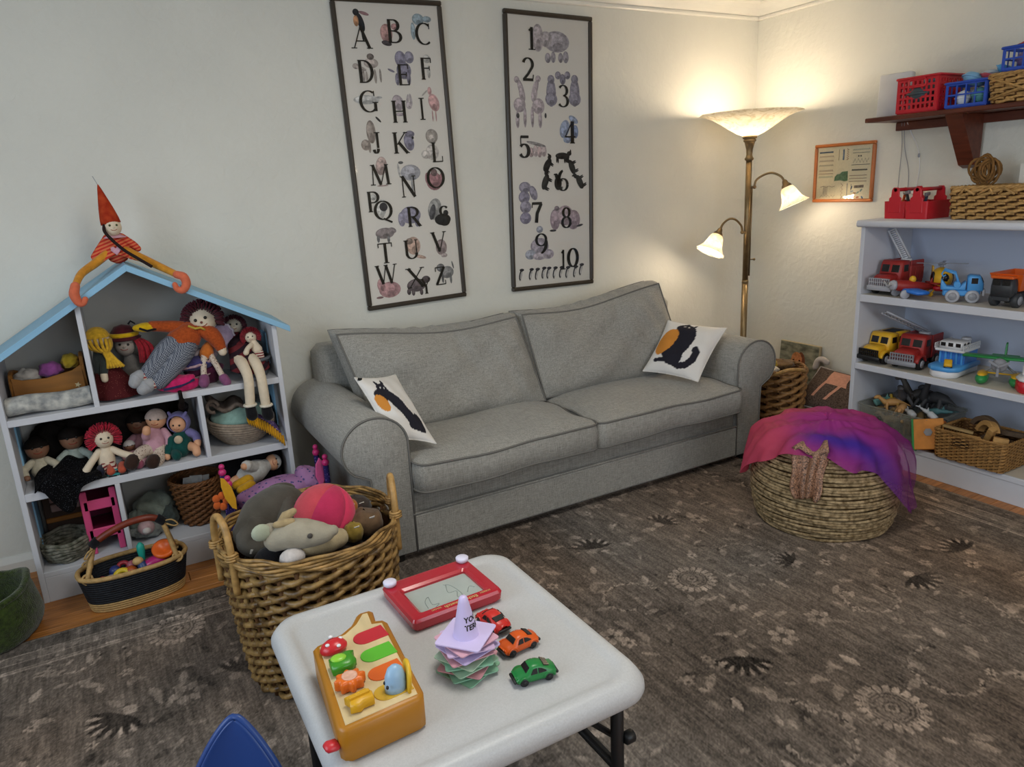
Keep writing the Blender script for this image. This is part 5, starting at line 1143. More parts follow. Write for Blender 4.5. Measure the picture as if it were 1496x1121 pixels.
def toy_beast(label, name, loc, rot, s, c, kind=0):
    m = plastic('beast_'+c, c, .55); t = thing(name, label, 'toy animal', loc, rot=rot, group='toy animals in the clear bin')
    b = MB()
    if kind == 2:      # fish or whale
        b.tube(spline([(-.5*s, 0, 0), (-.25*s, 0, .02*s), (.1*s, 0, .05*s), (.4*s, 0, .02*s), (.5*s, 0, 0)], 4), [.02*s]+[.06*s]*3+[.10*s]*4+[.17*s]*4+[.16*s]*3+[.1*s, .03*s], 8); b.prism([(-.48*s, 0), (-.68*s, .16*s), (-.62*s, 0), (-.68*s, -.16*s)], (0, 0, 0), (1, 0, 0), (0, 1, 0), .03*s); b.prism([(.0, .1*s), (-.12*s, .30*s), (-.15*s, .1*s)], (0, .01*s, 0), (1, 0, 0), (0, 0, 1), .02*s)
    else:
        neck = (.30, .24) if kind == 0 else (.24, .62)
        b.tube(spline([(-.85*s, 0, .30*s), (-.55*s, 0, .42*s), (-.3*s, 0, .46*s), (.0, 0, .48*s), (.25*s, 0, .46*s), ((.25+neck[0]*.6)*s, 0, (.46+neck[1]*.6)*s), ((.25+neck[0])*s, 0, (.46+neck[1])*s)], 3), [.02*s, .03*s, .05*s, .07*s, .10*s, .14*s, .17*s, .18*s, .19*s, .19*s, .18*s, .17*s, .15*s, .13*s, .11*s, .10*s, .09*s, .09*s, .09*s], 8)
        b.ell(((.33+neck[0])*s, 0, (.48+neck[1])*s), (.17*s, .09*s, .09*s), (0, .3, 0), 8, 6)
        for x in (-.26, .22):
            for y in (-.11, .11): b.limb([(x*s, y*s, .42*s), ((x+.02)*s, y*1.15*s, .2*s), (x*s, y*1.15*s, .05*s)], [.085*s, .06*s, .055*s], 6)
        if kind == 3:
            for sgn in (-1, 1): b.tube(spline([((.33+neck[0])*s, sgn*.06*s, (.55+neck[1])*s), ((.36+neck[0])*s, sgn*.14*s, (.68+neck[1])*s), ((.46+neck[0])*s, sgn*.12*s, (.76+neck[1])*s)], 3), [.03*s]*3+[.022*s]*3+[.008*s], 6)
    b.build('body', m, t)
rb = random.Random(3)
top = [('teal whale lying at the left corner of the clear toy bin', 'toy_whale', (-.02, .135, .155), (0, .2, 2.6), .12, '6fa39b', 2), ('tan spiky dinosaur on top of the clear toy bin', 'toy_dinosaur', (-.075, .06, .120), (.3, 0, 2.4), .11, 'b98b52', 0), ('orange brown dinosaur leaning over the near edge of the clear toy bin', 'toy_dinosaur', (-.09, .02, .118), (-.5, .2, 3.4), .10, 'c19360', 0), ('big dark grey elephant sticking up from the clear toy bin', 'toy_elephant', (.02, .03, .125), (.5, -.3, 3.9), .17, '4b4a4c', 0), ('dark long-necked dinosaur standing highest in the clear toy bin', 'toy_dinosaur', (.03, -.03, .135), (-.3, -.35, 3.0), .15, '3a3a3c', 1), ('grey horned toy animal at the back of the clear toy bin', 'toy_bull', (.07, .0, .130), (.2, .1, 2.2), .15, '55504c', 3), ('dark grey long-tailed dinosaur at the right of the clear toy bin', 'toy_dinosaur', (.045, -.10, .135), (.1, .1, 1.3), .16, '46474a', 0), ('black and white whale by the front rim of the clear toy bin', 'toy_whale', (-.10, -.05, .150), (.2, .1, 4.2), .10, 'b9bcc0', 2), ('white toy seal at the right corner of the clear toy bin', 'toy_seal', (-.06, -.125, .155), (0, .4, 4.6), .10, 'c9ced2', 2), ('yellow toy lizard beside the teal whale in the clear bin', 'toy_lizard', (-.04, .09, .135), (.4, .1, 1.0), .08, 'c7a43e', 0), ('dark green crocodile along the back of the clear toy bin', 'toy_crocodile', (.10, .09, .140), (0, .1, 1.7), .13, '3f4a3d', 2), ('teal toy dolphin behind the orange and green block toy', 'toy_dolphin', (.02, -.145, .150), (.3, .2, 1.8), .11, '4f7c80', 2)]
for lb, nm, p, ro, s, c, k in top: toy_beast(lb, nm, (CB[0]+p[0], CB[1]+p[1], .130+p[2]), ro, s, c, k)
cols = ['6e5b3c', '4a4a3c', '7c6a4a', '3f3f3d', '8a7450', '5b6050', 'a08a68', '47403a']
shade = ['brown', 'olive', 'tan', 'charcoal', 'camel', 'grey green', 'sand', 'dark brown']; place = ['leftmost', 'second from the left', 'third from the left', 'middle', 'third from the right', 'second from the right', 'rightmost']
for i in range(14):
    q, k = i//2, i % 2; p = (-.105+.065*k+rb.uniform(-.008, .008), .160-.054*q+rb.uniform(-.008, .008)); z = .020+.040*k+.012*(q % 3)
    toy_beast(f'{shade[(q*3+k) % 8]} toy animal in the clear bin, {place[q]} of its {"lower" if k == 0 else "upper"} row', 'toy_animal', (CB[0]+p[0], CB[1]+p[1], .130+z), (rb.uniform(-.5, .5), rb.uniform(-.4, .4), rb.uniform(0, 6.3)), .10, cols[(q*3+k) % 8], 0)
t = thing('shape_box', 'orange box toy with a green edge standing beside the block basket', 'toy', (3.425, 1.955, .140), rot=(R(-14), R(24), R(14)))
b = MB(); b.box((0, 0, .072), (.085, .13, .145), .006); b.build('box_body', plastic('warm_orange', 'c8702c', .5), t)
b = MB(); b.box((-.046, 0, .072), (.010, .134, .152), .003); b.build('front_panel', mat('light_orange_wood', 'c9843c', .5, .3, noise=(30, .1)), t)
b = MB(); b.box((-.003, .070, .072), (.10, .012, .156), .004); b.build('green_edge', m_grn, t)
b = MB(); b.prism([(.02*math.cos(R(a)), .02*math.sin(R(a))) for a in range(0, 360, 60)], (-.0515, 0, .08), (0, 1, 0), (0, 0, 1), -.003); b.build('hexagon_slot', m_gry, t)
b = MB(); b.box((0, -.002, .003), (.09, .13, .006), .002); b.build('base', m_blk, t)
def block_basket():
    bx, by, rz = 3.50, 1.765, R(0)
    t = thing('block_basket', 'square woven basket of wooden blocks sitting proud of the bottom bookcase shelf', 'basket', (bx, by, .130))
    weave(t, rect_out(bx, by, .235, .305, .014, .05), .134, .268, 17, 46, .0022, .0036, m_wick, m_wickd, sep=False, slant=.3, rimr=.006)
    b = W(t); b.tube([(bx-.124, by+y, .130+z) for y, z in rrect(.075, .034, .008, 3, .03, .10)], .004, 6, closed=True); b.build('handle_hole', m_wickd, t)
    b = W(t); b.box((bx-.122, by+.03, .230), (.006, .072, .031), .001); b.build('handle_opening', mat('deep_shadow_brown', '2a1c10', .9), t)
    m1 = mat('block_wood', 'b98f57', .6, .25, noise=(9, .18), stretch=(1, 5, 5)); m2 = mat('dark_block_wood', '5b4a3a', .6, .25, noise=(9, .2), stretch=(1, 5, 5))
    def blk(lb, nm, P, c, rot, d, m):
        t2 = thing(nm, lb, 'block', (bx+c[0], by+c[1], c[2]), rot=rot)
        b = MB()
        if P: b.prism(P, (0, d/2, 0), (1, 0, 0), (0, 0, 1), d, .002)
        else: b.box((0, 0, 0), d, .002)
        b.build('wood', m, t2)
    ar = arc(0, 0, .075, 20, 160, 12)+list(reversed(arc(0, 0, .052, 20, 160, 12)))
    blk('dark curved wooden track standing at the back of the block basket', 'wooden_track', ar, (.03, .01, .265), (0, 0, R(80)), .03, m2)
    blk('pale wooden arch block rising from the middle of the block basket', 'wooden_arch', ar, (-.01, -.02, .255), (.2, .2, R(60)), .035, m1)
    blk('long pale wooden bar leaning against the arch in the block basket', 'wooden_bar', None, (-.035, -.045, .262), (.45, -.3, R(-10)), (.032, .028, .12), m1)
    blk('ridged wooden block at the right end of the block basket', 'wooden_block', None, (-.055, -.105, .250), (.1, .2, .5), (.05, .06, .06), m1)
    blk('flat wooden plank along the left of the block basket', 'wooden_plank', None, (-.05, .09, .270), (.15, .1, R(25)), (.03, .13, .012), mat('tan_plank_wood', '9d8358', .6, .25, noise=(9, .15)))
    blk('short tan wooden plank at the front rim of the block basket', 'wooden_plank', None, (-.085, .02, .262), (-.1, .3, R(-12)), (.022, .11, .012), m1)
    blk('grey wooden rod lying across the back of the block basket', 'wooden_rod', None, (.06, -.08, .272), (0, .1, R(10)), (.03, .13, .022), m2)
    blk('low wooden block filling the near side of the block basket', 'wooden_block', None, (-.06, .055, .215), (.1, .1, .3), (.07, .09, .06), m1)
    blk('low wooden block filling the far side of the block basket', 'wooden_block', None, (.04, -.04, .215), (.1, .0, .1), (.08, .12, .05), m2)
block_basket()

# ------------------------------------------------------------ top of the bookcase
def toolbox(cx, cy, rz, label):
    t = thing('toolbox', label, 'toolbox', (cx, cy, 1.247), rz, 'red toy toolboxes'); L, w, h = .20, .115, .085
    b = MB(); P = rrect(L, w, .008, 3); n = len(P); q = rrect(L-.008, w-.008, .006, 3)
    vs = [(x*.95, y*.95, 0) for x, y in P]+[(x, y, h) for x, y in P]+[(x, y, h) for x, y in q]+[(x*.95, y*.95, .006) for x, y in q]
    b.add(vs, [tuple(reversed(range(n)))]+[(k*n+i, k*n+(i+1) % n, (k+1)*n+(i+1) % n, (k+1)*n+i) for k in range(3) for i in range(n)]+[tuple(3*n+i for i in range(n))], False); b.build('tray', m_red, t)
    for s in (-1, 1):
        b = MB(); b.prism([(-.032, .03), (.032, .03), (.032, .10), (.022, .108), (.02, .14), (.012, .152), (-.012, .152), (-.02, .14), (-.022, .108), (-.032, .10)], (s*(L/2)-(.008 if s > 0 else 0), 0, 0), (0, 1, 0), (0, 0, 1), .008, .002); b.build('end_upright', m_red, t)
    b = MB(); b.cyl((-L/2, 0, .14), (L/2, 0, .14), .009, n=12); b.build('handle', m_red, t)
    return t
toolbox(3.62, 2.325, R(0), 'red plastic toy toolbox at the left end of the bookcase top')
toolbox(3.60, 2.20, R(0), 'right one of the two red toy toolboxes, next to the wicker basket')
def tool(name, label, loc, rot, shaft, head, L):
    t = thing(name, label, 'toy tool', loc, rot=rot); b = MB(); b.cyl((0, 0, 0), (0, 0, L), .007, n=10, bev=.002); b.build('handle', shaft, t)
    b = MB(); b.box((0, 0, L+.008), (.045, .016, .018), .004); b.build('head', head, t)
tool('toy_hammer', 'orange and black toy hammer in the left red toolbox', (3.60, 2.35, 1.256), (.15, .2, .3), m_org, m_org, .125)
tool('toy_hammer', 'black toy hammer beside the orange one in the left red toolbox', (3.63, 2.305, 1.256), (-.2, .1, 1.2), m_blk, m_gry, .11)
tool('toy_wrench', 'grey toy wrench in the second red toolbox', (3.57, 2.22, 1.256), (-.25, .15, .8), m_gry, m_wht, .115)
tool('toy_screwdriver', 'blue and grey toy screwdriver between the red toolboxes handles', (3.61, 2.235, 1.256), (.2, -.1, .2), plastic('navy', '2a3a5a'), m_gry, .10)
bx, by = 3.62, 1.86
t = thing('wicker_basket', 'low honey wicker basket on the bookcase top under the wall shelf', 'basket', (bx, by, 1.247))
weave(t, rect_out(bx, by, .21, .36, .03, .06), 1.250, 1.385, 9, 26, .005, .007, m_wicka, m_wickd, sep=True, slant=.5, rimr=.009)
for i, (y, a) in enumerate(((.10, .5), (.02, -.5), (-.07, .5))):
    b = W(t); b.tube([(bx-.117, by+y-.03, 1.36), (bx-.120, by+y+a*.03, 1.388), (bx-.117, by+y+.035, 1.36)], .006, 6); b.build('rim_loop', m_wicka, t)
m_raff = mat('raffia_brown', '7d5a32', .8, .2, noise=(40, .25))
t = thing('raffia_bundle', 'bundle of looped brown raffia hanging over the wicker basket on the bookcase', 'craft bundle', (3.60, 1.955, 1.392))
for i in range(12):
    a = rb.uniform(0, PI); rr = rb.uniform(.03, .055); z = rb.uniform(.0, .03); y0 = rb.uniform(-.03, .03)
    b = MB(); b.tube([(rr*math.cos(u)*math.cos(a)*.6, y0+rr*math.cos(u)*.8, .055+z+rr*1.1*math.sin(u)) for u in [2*PI*k/16 for k in range(16)]], .006, 5, closed=True); b.build('raffia_loop', m_raff, t)
t = thing('label_card', 'small white card printed 18 standing behind the wicker basket at the right edge', 'card', (3.76, 1.83, 1.395), rot=(0, 0, R(-90)))
b = MB(); b.box((0, 0, .045), (.10, .002, .09)); b.build('card', m_paper, t)
b = up(MB()); glyph(b, '1', -.022, .055, .03, .02, .002); b.build('numeral', ink('5a6478'), t)
b = up(MB()); glyph(b, '8', .005, .055, .03, .02, .002); b.build('numeral', ink('5a6478'), t)

# ------------------------------------------------------------ wall shelf
m_mahog = mat('dark_red_wood', '5c2c1c', .4, .4, noise=(8, .25), stretch=(6, 1, 6))
t = thing('wall_shelf', 'dark red-brown wooden wall shelf above the bookcase', 'shelf', (3.7, 1.75, 1.72))
b = W(t); b.box((3.692, 1.73, 1.735), (.250, 1.66, .022), .004); b.build('shelf_board', m_mahog, t)
b = W(t); b.box((3.805, 1.72, 1.702), (.026, 1.63, .042), .003); b.build('cleat', m_mahog, t)
for y in (2.125, 1.2):
    b = W(t); b.prism([(3.795, 1.724), (3.605, 1.724), (3.755, 1.49), (3.795, 1.475)], (0, y+.04, 0), (1, 0, 0), (0, 0, 1), .08, .002); b.build('bracket', m_mahog, t)
SZ = 1.747
t = thing('router_box', 'flat white electronics box standing on the left end of the wall shelf', 'device', (3.69, 2.485, SZ), rot=(0, R(3), R(4)))
b = MB(); b.box((0, 0, .105), (.045, .165, .21), .006, smooth=True); b.build('casing', plastic('router_white', 'd0d0d2'), t)
t = thing('cable', 'grey cable hanging in a loop below the white box, right strand', 'cable', (3.80, 2.44, 1.7))
b = W(t); b.tube(spline([(3.79, 2.47, 1.72), (3.808, 2.45, 1.66), (3.812, 2.41, 1.58), (3.812, 2.395, 1.48), (3.812, 2.41, 1.36), (3.812, 2.42, 1.28)], 5), .0025, 6); b.build('wire', m_wht, t)
b = W(t); b.box((3.810, 2.403, 1.55), (.008, .012, .02), .003); b.build('clip', m_gry, t)
t = thing('cable', 'thin grey cable hanging straight down from the white box', 'cable', (3.80, 2.5, 1.7))
b = W(t); b.tube(spline([(3.79, 2.50, 1.72), (3.812, 2.503, 1.6), (3.812, 2.505, 1.45), (3.812, 2.506, 1.28)], 5), .0018, 6); b.build('wire', m_gry, t)
t = thing('cable', 'thin wavy grey cable between the two other hanging cables', 'cable', (3.80, 2.48, 1.7))
b = W(t); b.tube(spline([(3.79, 2.485, 1.72), (3.812, 2.488, 1.6), (3.812, 2.455, 1.48), (3.812, 2.45, 1.38), (3.812, 2.46, 1.28)], 5), .0018, 6); b.build('wire', m_gry, t)
crate('plastic_basket', 'red plastic basket with small square holes on the wall shelf', 3.69, 2.305, SZ, .205, .19, .17, m_red, 8, 8, 5, .010, None, True)
crate('plastic_basket', 'blue plastic lattice basket on the wall shelf, right of the red one', 3.68, 2.07, SZ, .185, .17, .118, m_blue, 4, 4, 2, .007)
def odd(name, label, loc, r, c, rot=(0, 0, 0), cat_='toy'):
    t = thing(name, label, cat_, loc, rot=rot); b = MB(); b.lathe([(.0001, -r[2]), (r[0]*.7, -r[2]*.75), (r[0], 0), (r[0]*.75, r[2]*.7), (.0001, r[2])], 18, sy=r[1]/r[0]); b.build('shell', plastic('odd_'+c, c, .4), t)
    b = MB(); b.tube([(r[0]*1.0*math.cos(a), r[1]*math.sin(a), 0) for a in [2*PI*k/20 for k in range(20)]], r[2]*.14, 6, closed=True); b.build('rim', plastic('odd_'+c, c, .4), t)
odd('toy_plate', 'dark toy pan inside the red plastic basket on the wall shelf', (3.64, 2.305, SZ+.09), (.06, .07, .05), '3d4a50')
odd('toy_bowl', 'grey toy bowl poking out of the red plastic basket', (3.68, 2.29, SZ+.145), (.04, .04, .03), '5f7480')
odd('toy_cup', 'white toy cup inside the blue lattice basket', (3.63, 2.10, SZ+.045), (.032, .032, .035), 'd7dce6')
odd('toy_plate', 'teal toy plate inside the blue lattice basket', (3.63, 2.025, SZ+.05), (.035, .035, .035), '4f8a90')
odd('toy_bowl', 'pale toy bowl low in the blue lattice basket', (3.70, 2.07, SZ+.05), (.05, .05, .04), '9aa3b8')
odd('toy_plate', 'light blue toy plate piled on the blue lattice basket', (3.67, 2.08, SZ+.125), (.06, .05, .028), '7fb3d8', (.2, .3, 0))
odd('toy_plate', 'pale grey toy plate piled on the blue lattice basket', (3.70, 2.03, SZ+.13), (.05, .05, .025), 'b9c4cf', (-.2, .2, 0))
odd('toy_plate', 'red toy plate sticking out of the blue lattice basket', (3.66, 2.0, SZ+.122), (.05, .05, .014), 'b0405a', (.35, .2, 0))
odd('toy_tray', 'sky blue toy tray leaning between the baskets of the wall shelf', (3.70, 1.955, SZ+.145), (.07, .04, .02), '4fa3dc', (.5, .2, 0))
bx, by = 3.68, 1.82
t = thing('wicker_basket', 'honey wicker basket with crossed canes on the wall shelf', 'basket', (bx, by, SZ))
weave(t, rect_out(bx, by, .19, .27, .03, .12), SZ+.003, SZ+.115, 9, 20, .004, .006, m_wicka, m_wickd, sep=True, slant=.5, rimr=.008)
for s in (-1, 1): b = W(t); b.tube([(bx-.112, by+s*.14, SZ+.11), (bx-.112, by, SZ+.055), (bx-.108, by-s*.13, SZ+.02)], .006, 6); b.build('cross_cane', m_wicka, t)
crate('plastic_basket', 'blue plastic basket of white and purple toys, stacked on the wicker basket', 3.68, 1.82, SZ+.128, .21, .17, .105, m_blue, 5, 4, 2, .007)
odd('toy_ball', 'purple toy bowl inside the uppermost blue basket', (3.64, 1.85, SZ+.175), (.04, .04, .035), '6a5a8a'); odd('toy_cup', 'white toy cup inside the uppermost blue basket', (3.62, 1.80, SZ+.165), (.03, .03, .03), 'd9dbe4')
odd('toy_plate', 'red toy plate on top of the uppermost blue basket', (3.67, 1.83, SZ+.238), (.07, .07, .014), 'b04048')

# ------------------------------------------------------------ dolls and soft things
def lump(b, c, r, amp=.15, fr=3., seed=0, nu=30, nv=18, rot=None, flatb=True):
    """crumpled cloth: folded ellipsoid, flat underneath"""
    rs = np.random.RandomState(seed); K = rs.normal(size=(7, 3))*fr; ph = rs.uniform(0, 6.28, 7); Rm = Euler(rot).to_matrix() if rot else Matrix.Identity(3)
    def fn(u, v):
        t, p = 2*PI*u, PI*(.02+.96*v); d = np.array([math.sin(p)*math.cos(t), math.sin(p)*math.sin(t), math.cos(p)])
        k = 1+amp*sum(abs(math.sin(K[i] @ d+ph[i]))-.6 for i in range(7))/2.2; q = Vector((d[0]*r[0]*k, d[1]*r[1]*k, max(d[2]*r[2]*k, -r[2]*.82) if flatb else d[2]*r[2]*k)); return Vector(c)+Rm @ q
    return b.grid(lambda u, v: fn(-u, v), nu, nv, 0, True)
m_skin = mat('pale_doll_cloth', 'd3c3ab', .9, .1, noise=(50, .05)); m_vinyl = mat('doll_vinyl', 'c99a7c', .5, .3); m_brownskin = mat('brown_doll_vinyl', '86604a', .5, .3); m_peach = mat('peach_vinyl', 'cf9a76', .5, .3)
m_btn = mat('black_button', '16140f', .3, .5); m_smile = mat('red_thread', '8e3a30', .8, .1)
def yarn(b, c, r, f, u, n, ln, th, rnd_, cone=-.25, curl=1.0):
    """loops of yarn sticking out of the head away from the face"""
    for i in range(n):
        z = 1-2*(i+.5)/n; a = i*2.39996; d = Vector((math.sqrt(1-z*z)*math.cos(a), math.sqrt(1-z*z)*math.sin(a), z))
        if d.dot(f) > .45+cone*d.dot(u)*-1 or d.dot(u) < -.55: continue
        e = (d+Vector((rnd_.uniform(-.3, .3), rnd_.uniform(-.3, .3), rnd_.uniform(-.3, .3)))*curl).normalized()
        b.tube([c+d*r*.93, c+d*(r+ln*.5)+e*ln*.15, c+d*(r+ln*.55)+e*ln*.5], [th, th, th*.7], 4)
def doll(name, label, head, hr, face, upv, body, mats, hair=None, hairm=None, eyes=m_btn, nose=None, group=None, rr=1, extra=None, hl=None):
    """body = list of (points, radii, material index); mats[0] is the skin"""
    h = Vector(head); f = Vector(face).normalized(); u = Vector(upv); u = (u-f*u.dot(f)).normalized(); s = u.cross(f)
    t = thing(name, label, 'doll', tuple(body[0][0][-1]), group=group)
    b = W(t); b.k = 0; b.ell(h, (hr, hr, hr*1.08), None, 18, 12)
    for pts, rad, k in body: b.k = k; b.limb(spline(pts, 4) if len(pts) > 2 else pts, np.interp(np.linspace(0, len(rad)-1, (len(pts)-1)*4+1 if len(pts) > 2 else 2), range(len(rad)), rad).tolist(), 10)
    b.build('body', mats, t)
    for q in (-1, 1):
        p = h+(f*.90+s*.36*q+u*.16).normalized()*hr*1.0
        b = W(t); b.ell(p, hr*.13, None, 8, 6); b.build('eye', eyes, t)
    p = h+(f*.98-u*.10).normalized()*hr*1.01
    b = W(t); b.ell(p, hr*.10, None, 8, 6); b.build('nose', nose or mats[0], t)
    b = W(t); b.tube([h+(f*.9+s*.34*k-u*(.42-.12*k*k)).normalized()*hr*1.01 for k in (-1, -.6, -.2, .2, .6, 1)], hr*.03, 5); b.build('mouth', m_smile, t)
    rn = random.Random(int(abs(head[0])*9999)+rr)
    if hair == 'yarn': b = W(t); yarn(b, h, hr, f, u, 420, hr*(hl or .6), hr*.075, rn); stuff(b.build('yarn_hair', hairm, t))
    elif hair == 'cap':
        b = W(t); n = 20
        def cp(a, v):
            p = PI*.47*v; t_ = 2*PI*a; d = u*math.cos(p)+(s*math.cos(t_)+f*math.sin(t_))*math.sin(p)-f*.35; return h+d.normalized()*hr*1.09
        b.grid(lambda a, v: cp(-a, v), 24, 10, .0, True); b.build('hair', hairm, t)
    return t, h, f, u, s
m_maroon = cloth('maroon_yarn', '4c1420', .25, 90); m_redyarn = cloth('red_yarn', '8f1e28', .25, 90); m_scarlet = cloth('scarlet_yarn', 'b01f36', .25, 90); m_yelyarn = cloth('yellow_yarn', 'c49a2c', .2, 90)
def check_mat(name, a, c, sc=150):
    m = mat(name, a, .95, .1, bump=(200, .2)); nt = m.node_tree; L = nt.links; tc = nt.nodes['Texture Coordinate']; ck = nt.nodes.new('ShaderNodeTexChecker'); ck.inputs['Scale'].default_value = sc
    ck.inputs[1].default_value = (*lin(a), 1); ck.inputs[2].default_value = (*lin(c), 1); L.new(tc.outputs['Object'], ck.inputs[0]); L.new(ck.outputs[0], nt.nodes['Principled BSDF'].inputs['Base Color']); return m
def stripe_mat(name, a, c, sc=60, rot=(0, 0, 0), soft=.5):
    m = mat(name, a, .95, .1, bump=(200, .2)); nt = m.node_tree; L = nt.links; mp = nt.nodes['Mapping']; mp.inputs['Rotation'].default_value = rot; w = nt.nodes.new('ShaderNodeTexWave'); w.bands_direction = 'Z'; w.inputs['Scale'].default_value = sc
    r = nt.nodes.new('ShaderNodeValToRGB'); r.color_ramp.interpolation = 'CONSTANT'; r.color_ramp.elements[1].position = soft; r.color_ramp.elements[0].color = (*lin(a), 1); r.color_ramp.elements[1].color = (*lin(c), 1)
    L.new(mp.outputs[0], w.inputs[0]); L.new(w.outputs[0], r.inputs[0]); L.new(r.outputs[0], nt.nodes['Principled BSDF'].inputs['Base Color']); return m
def dots_mat(name, a, c, sc=120, th=.3):
    m = mat(name, a, .9, .1, bump=(200, .2)); nt = m.node_tree; L = nt.links; v = nt.nodes.new('ShaderNodeTexVoronoi'); v.inputs['Scale'].default_value = sc; r = nt.nodes.new('ShaderNodeValToRGB'); r.color_ramp.interpolation = 'CONSTANT'; r.color_ramp.elements[1].position = th
    r.color_ramp.elements[0].color = (*lin(c), 1); r.color_ramp.elements[1].color = (*lin(a), 1); L.new(nt.nodes['Mapping'].outputs[0], v.inputs[0]); L.new(v.outputs[0], r.inputs[0]); L.new(r.outputs[0], nt.nodes['Principled BSDF'].inputs['Base Color']); return m
m_check = check_mat('grey_check_cloth', '3c4250', '8a8d95', 210); m_rust = cloth('rust_orange', 'a1481f', .2, 120); m_sock = stripe_mat('striped_sock', 'c8b8a8', '8e3a38', 22); m_plaid = stripe_mat('red_plaid', '63262a', '2a1c22', 9, (0, .5, 0)); m_shoeg = cloth('grey_felt', '9a9a9c', .08)
m_dots = dots_mat('dotted_cotton', 'c3b2a2', '6b5048', 130, .28); m_pinkc = cloth('dusty_pink', 'b98c98', .1); m_brownf = cloth('dark_brown_felt', '33231d'); m_teal = cloth('teal_velour', '15443f', .15); m_purp = cloth('violet_plush', '6f6892', .12); m_cream = cloth('cream_flannel', 'b9b19c'); m_blackc = cloth('black_felt', '141316')
def kit(t, name, m, fn): b = W(t); fn(b); return b.build(name, m, t)

# gnome on the roof: knees bent, long legs hanging over both roof slopes
m_gdress = stripe_mat('red_striped_knit', 'b8352c', 'd0704a', 26, (0, .35, 0)); m_ghat = mat('red_felt_hat', '9c2c1a', .95, .1, noise=(45, .15), c2='b04424'); m_mustard = cloth('mustard_jersey', 'c7862a'); m_coral = cloth('coral_felt', 'c9684a', .08)
t, h, f, u, s = doll('gnome_doll', 'gnome doll with a tall pointed red hat sitting on the blue roof ridge', (.074, 3.30, 1.425), .033, (.12, -1, .05), (0, 0, 1), [
    ([(.076, 3.32, 1.395), (.076, 3.325, 1.36), (.076, 3.325, 1.325)], [.020, .040, .045], 1),
    ([(.055, 3.30, 1.335), (-.01, 3.27, 1.292), (-.06, 3.215, 1.262), (-.086, 3.155, 1.225)], [.017, .016, .014, .013], 2), ([(.10, 3.30, 1.335), (.17, 3.26, 1.290), (.23, 3.20, 1.252), (.262, 3.155, 1.232)], [.017, .016, .014, .013], 2),
    ([(-.086, 3.152, 1.225), (-.094, 3.138, 1.195), (-.085, 3.136, 1.165), (-.072, 3.134, 1.160), (-.062, 3.134, 1.175)], [.016, .018, .015, .011, .010], 3), ([(.262, 3.152, 1.232), (.284, 3.138, 1.222), (.290, 3.136, 1.195), (.274, 3.134, 1.172), (.254, 3.134, 1.178), (.248, 3.134, 1.196)], [.015, .017, .017, .015, .012, .010], 3),
    ([(.05, 3.32, 1.385), (.015, 3.31, 1.34), (-.005, 3.30, 1.315)], [.014, .015, .014], 1), ([(.10, 3.32, 1.385), (.135, 3.31, 1.352), (.150, 3.30, 1.335)], [.014, .015, .012], 1)], [m_skin, m_gdress, m_mustard, m_coral], eyes=mat('green_bead', '3a4a24', .4))
kit(t, 'hat', m_ghat, lambda b: b.lathe([(.036, 0), (.034, .02), (.026, .06), (.016, .10), (.007, .135), (.002, .150), (.0005, .152)], 24, (.072, 3.308, 1.437), (-.13, .06, 1)))
kit(t, 'thread_loop', m_gry, lambda b: b.tube([(.053, 3.316, 1.583), (.046, 3.32, 1.602), (.040, 3.325, 1.618)], .0012, 5))
kit(t, 'skirt', m_gdress, lambda b: b.grid(lambda a, v: (.070+(.030+.072*v)*math.cos(2*PI*a)*(1+.06*math.sin(14*PI*a)*v), 3.325+(.024+.035*v)*math.sin(2*PI*a), 1.388-.065*v-.052*v*abs(math.cos(2*PI*a))), 48, 8, .002, True))
kit(t, 'collar', cloth('pale_pink', 'c898a6'), lambda b: b.lathe([(.020, 1.396), (.040, 1.386), (.042, 1.383), (.02, 1.390)], 20, (.077, 3.318, 0)))
kit(t, 'heart_patch', cloth('pale_pink', 'c898a6'), lambda b: b.prism([(0, -.02), (.018, 0), (.016, .012), (.006, .014), (0, .006), (-.008, .014), (-.018, .010), (-.018, -.002)], (.072, 3.268, 1.338), (1, 0, 0), (0, 0, 1), .006, .002))
kit(t, 'braid', mat('dark_brown_yarn', '2a1f1e', .9, .1), lambda b: b.tube(spline([(.047, 3.285, 1.435), (.045, 3.27, 1.41), (.066, 3.26, 1.375), (.10, 3.25, 1.335), (.14, 3.22, 1.302), (.182, 3.19, 1.268)], 5), .006, 6))

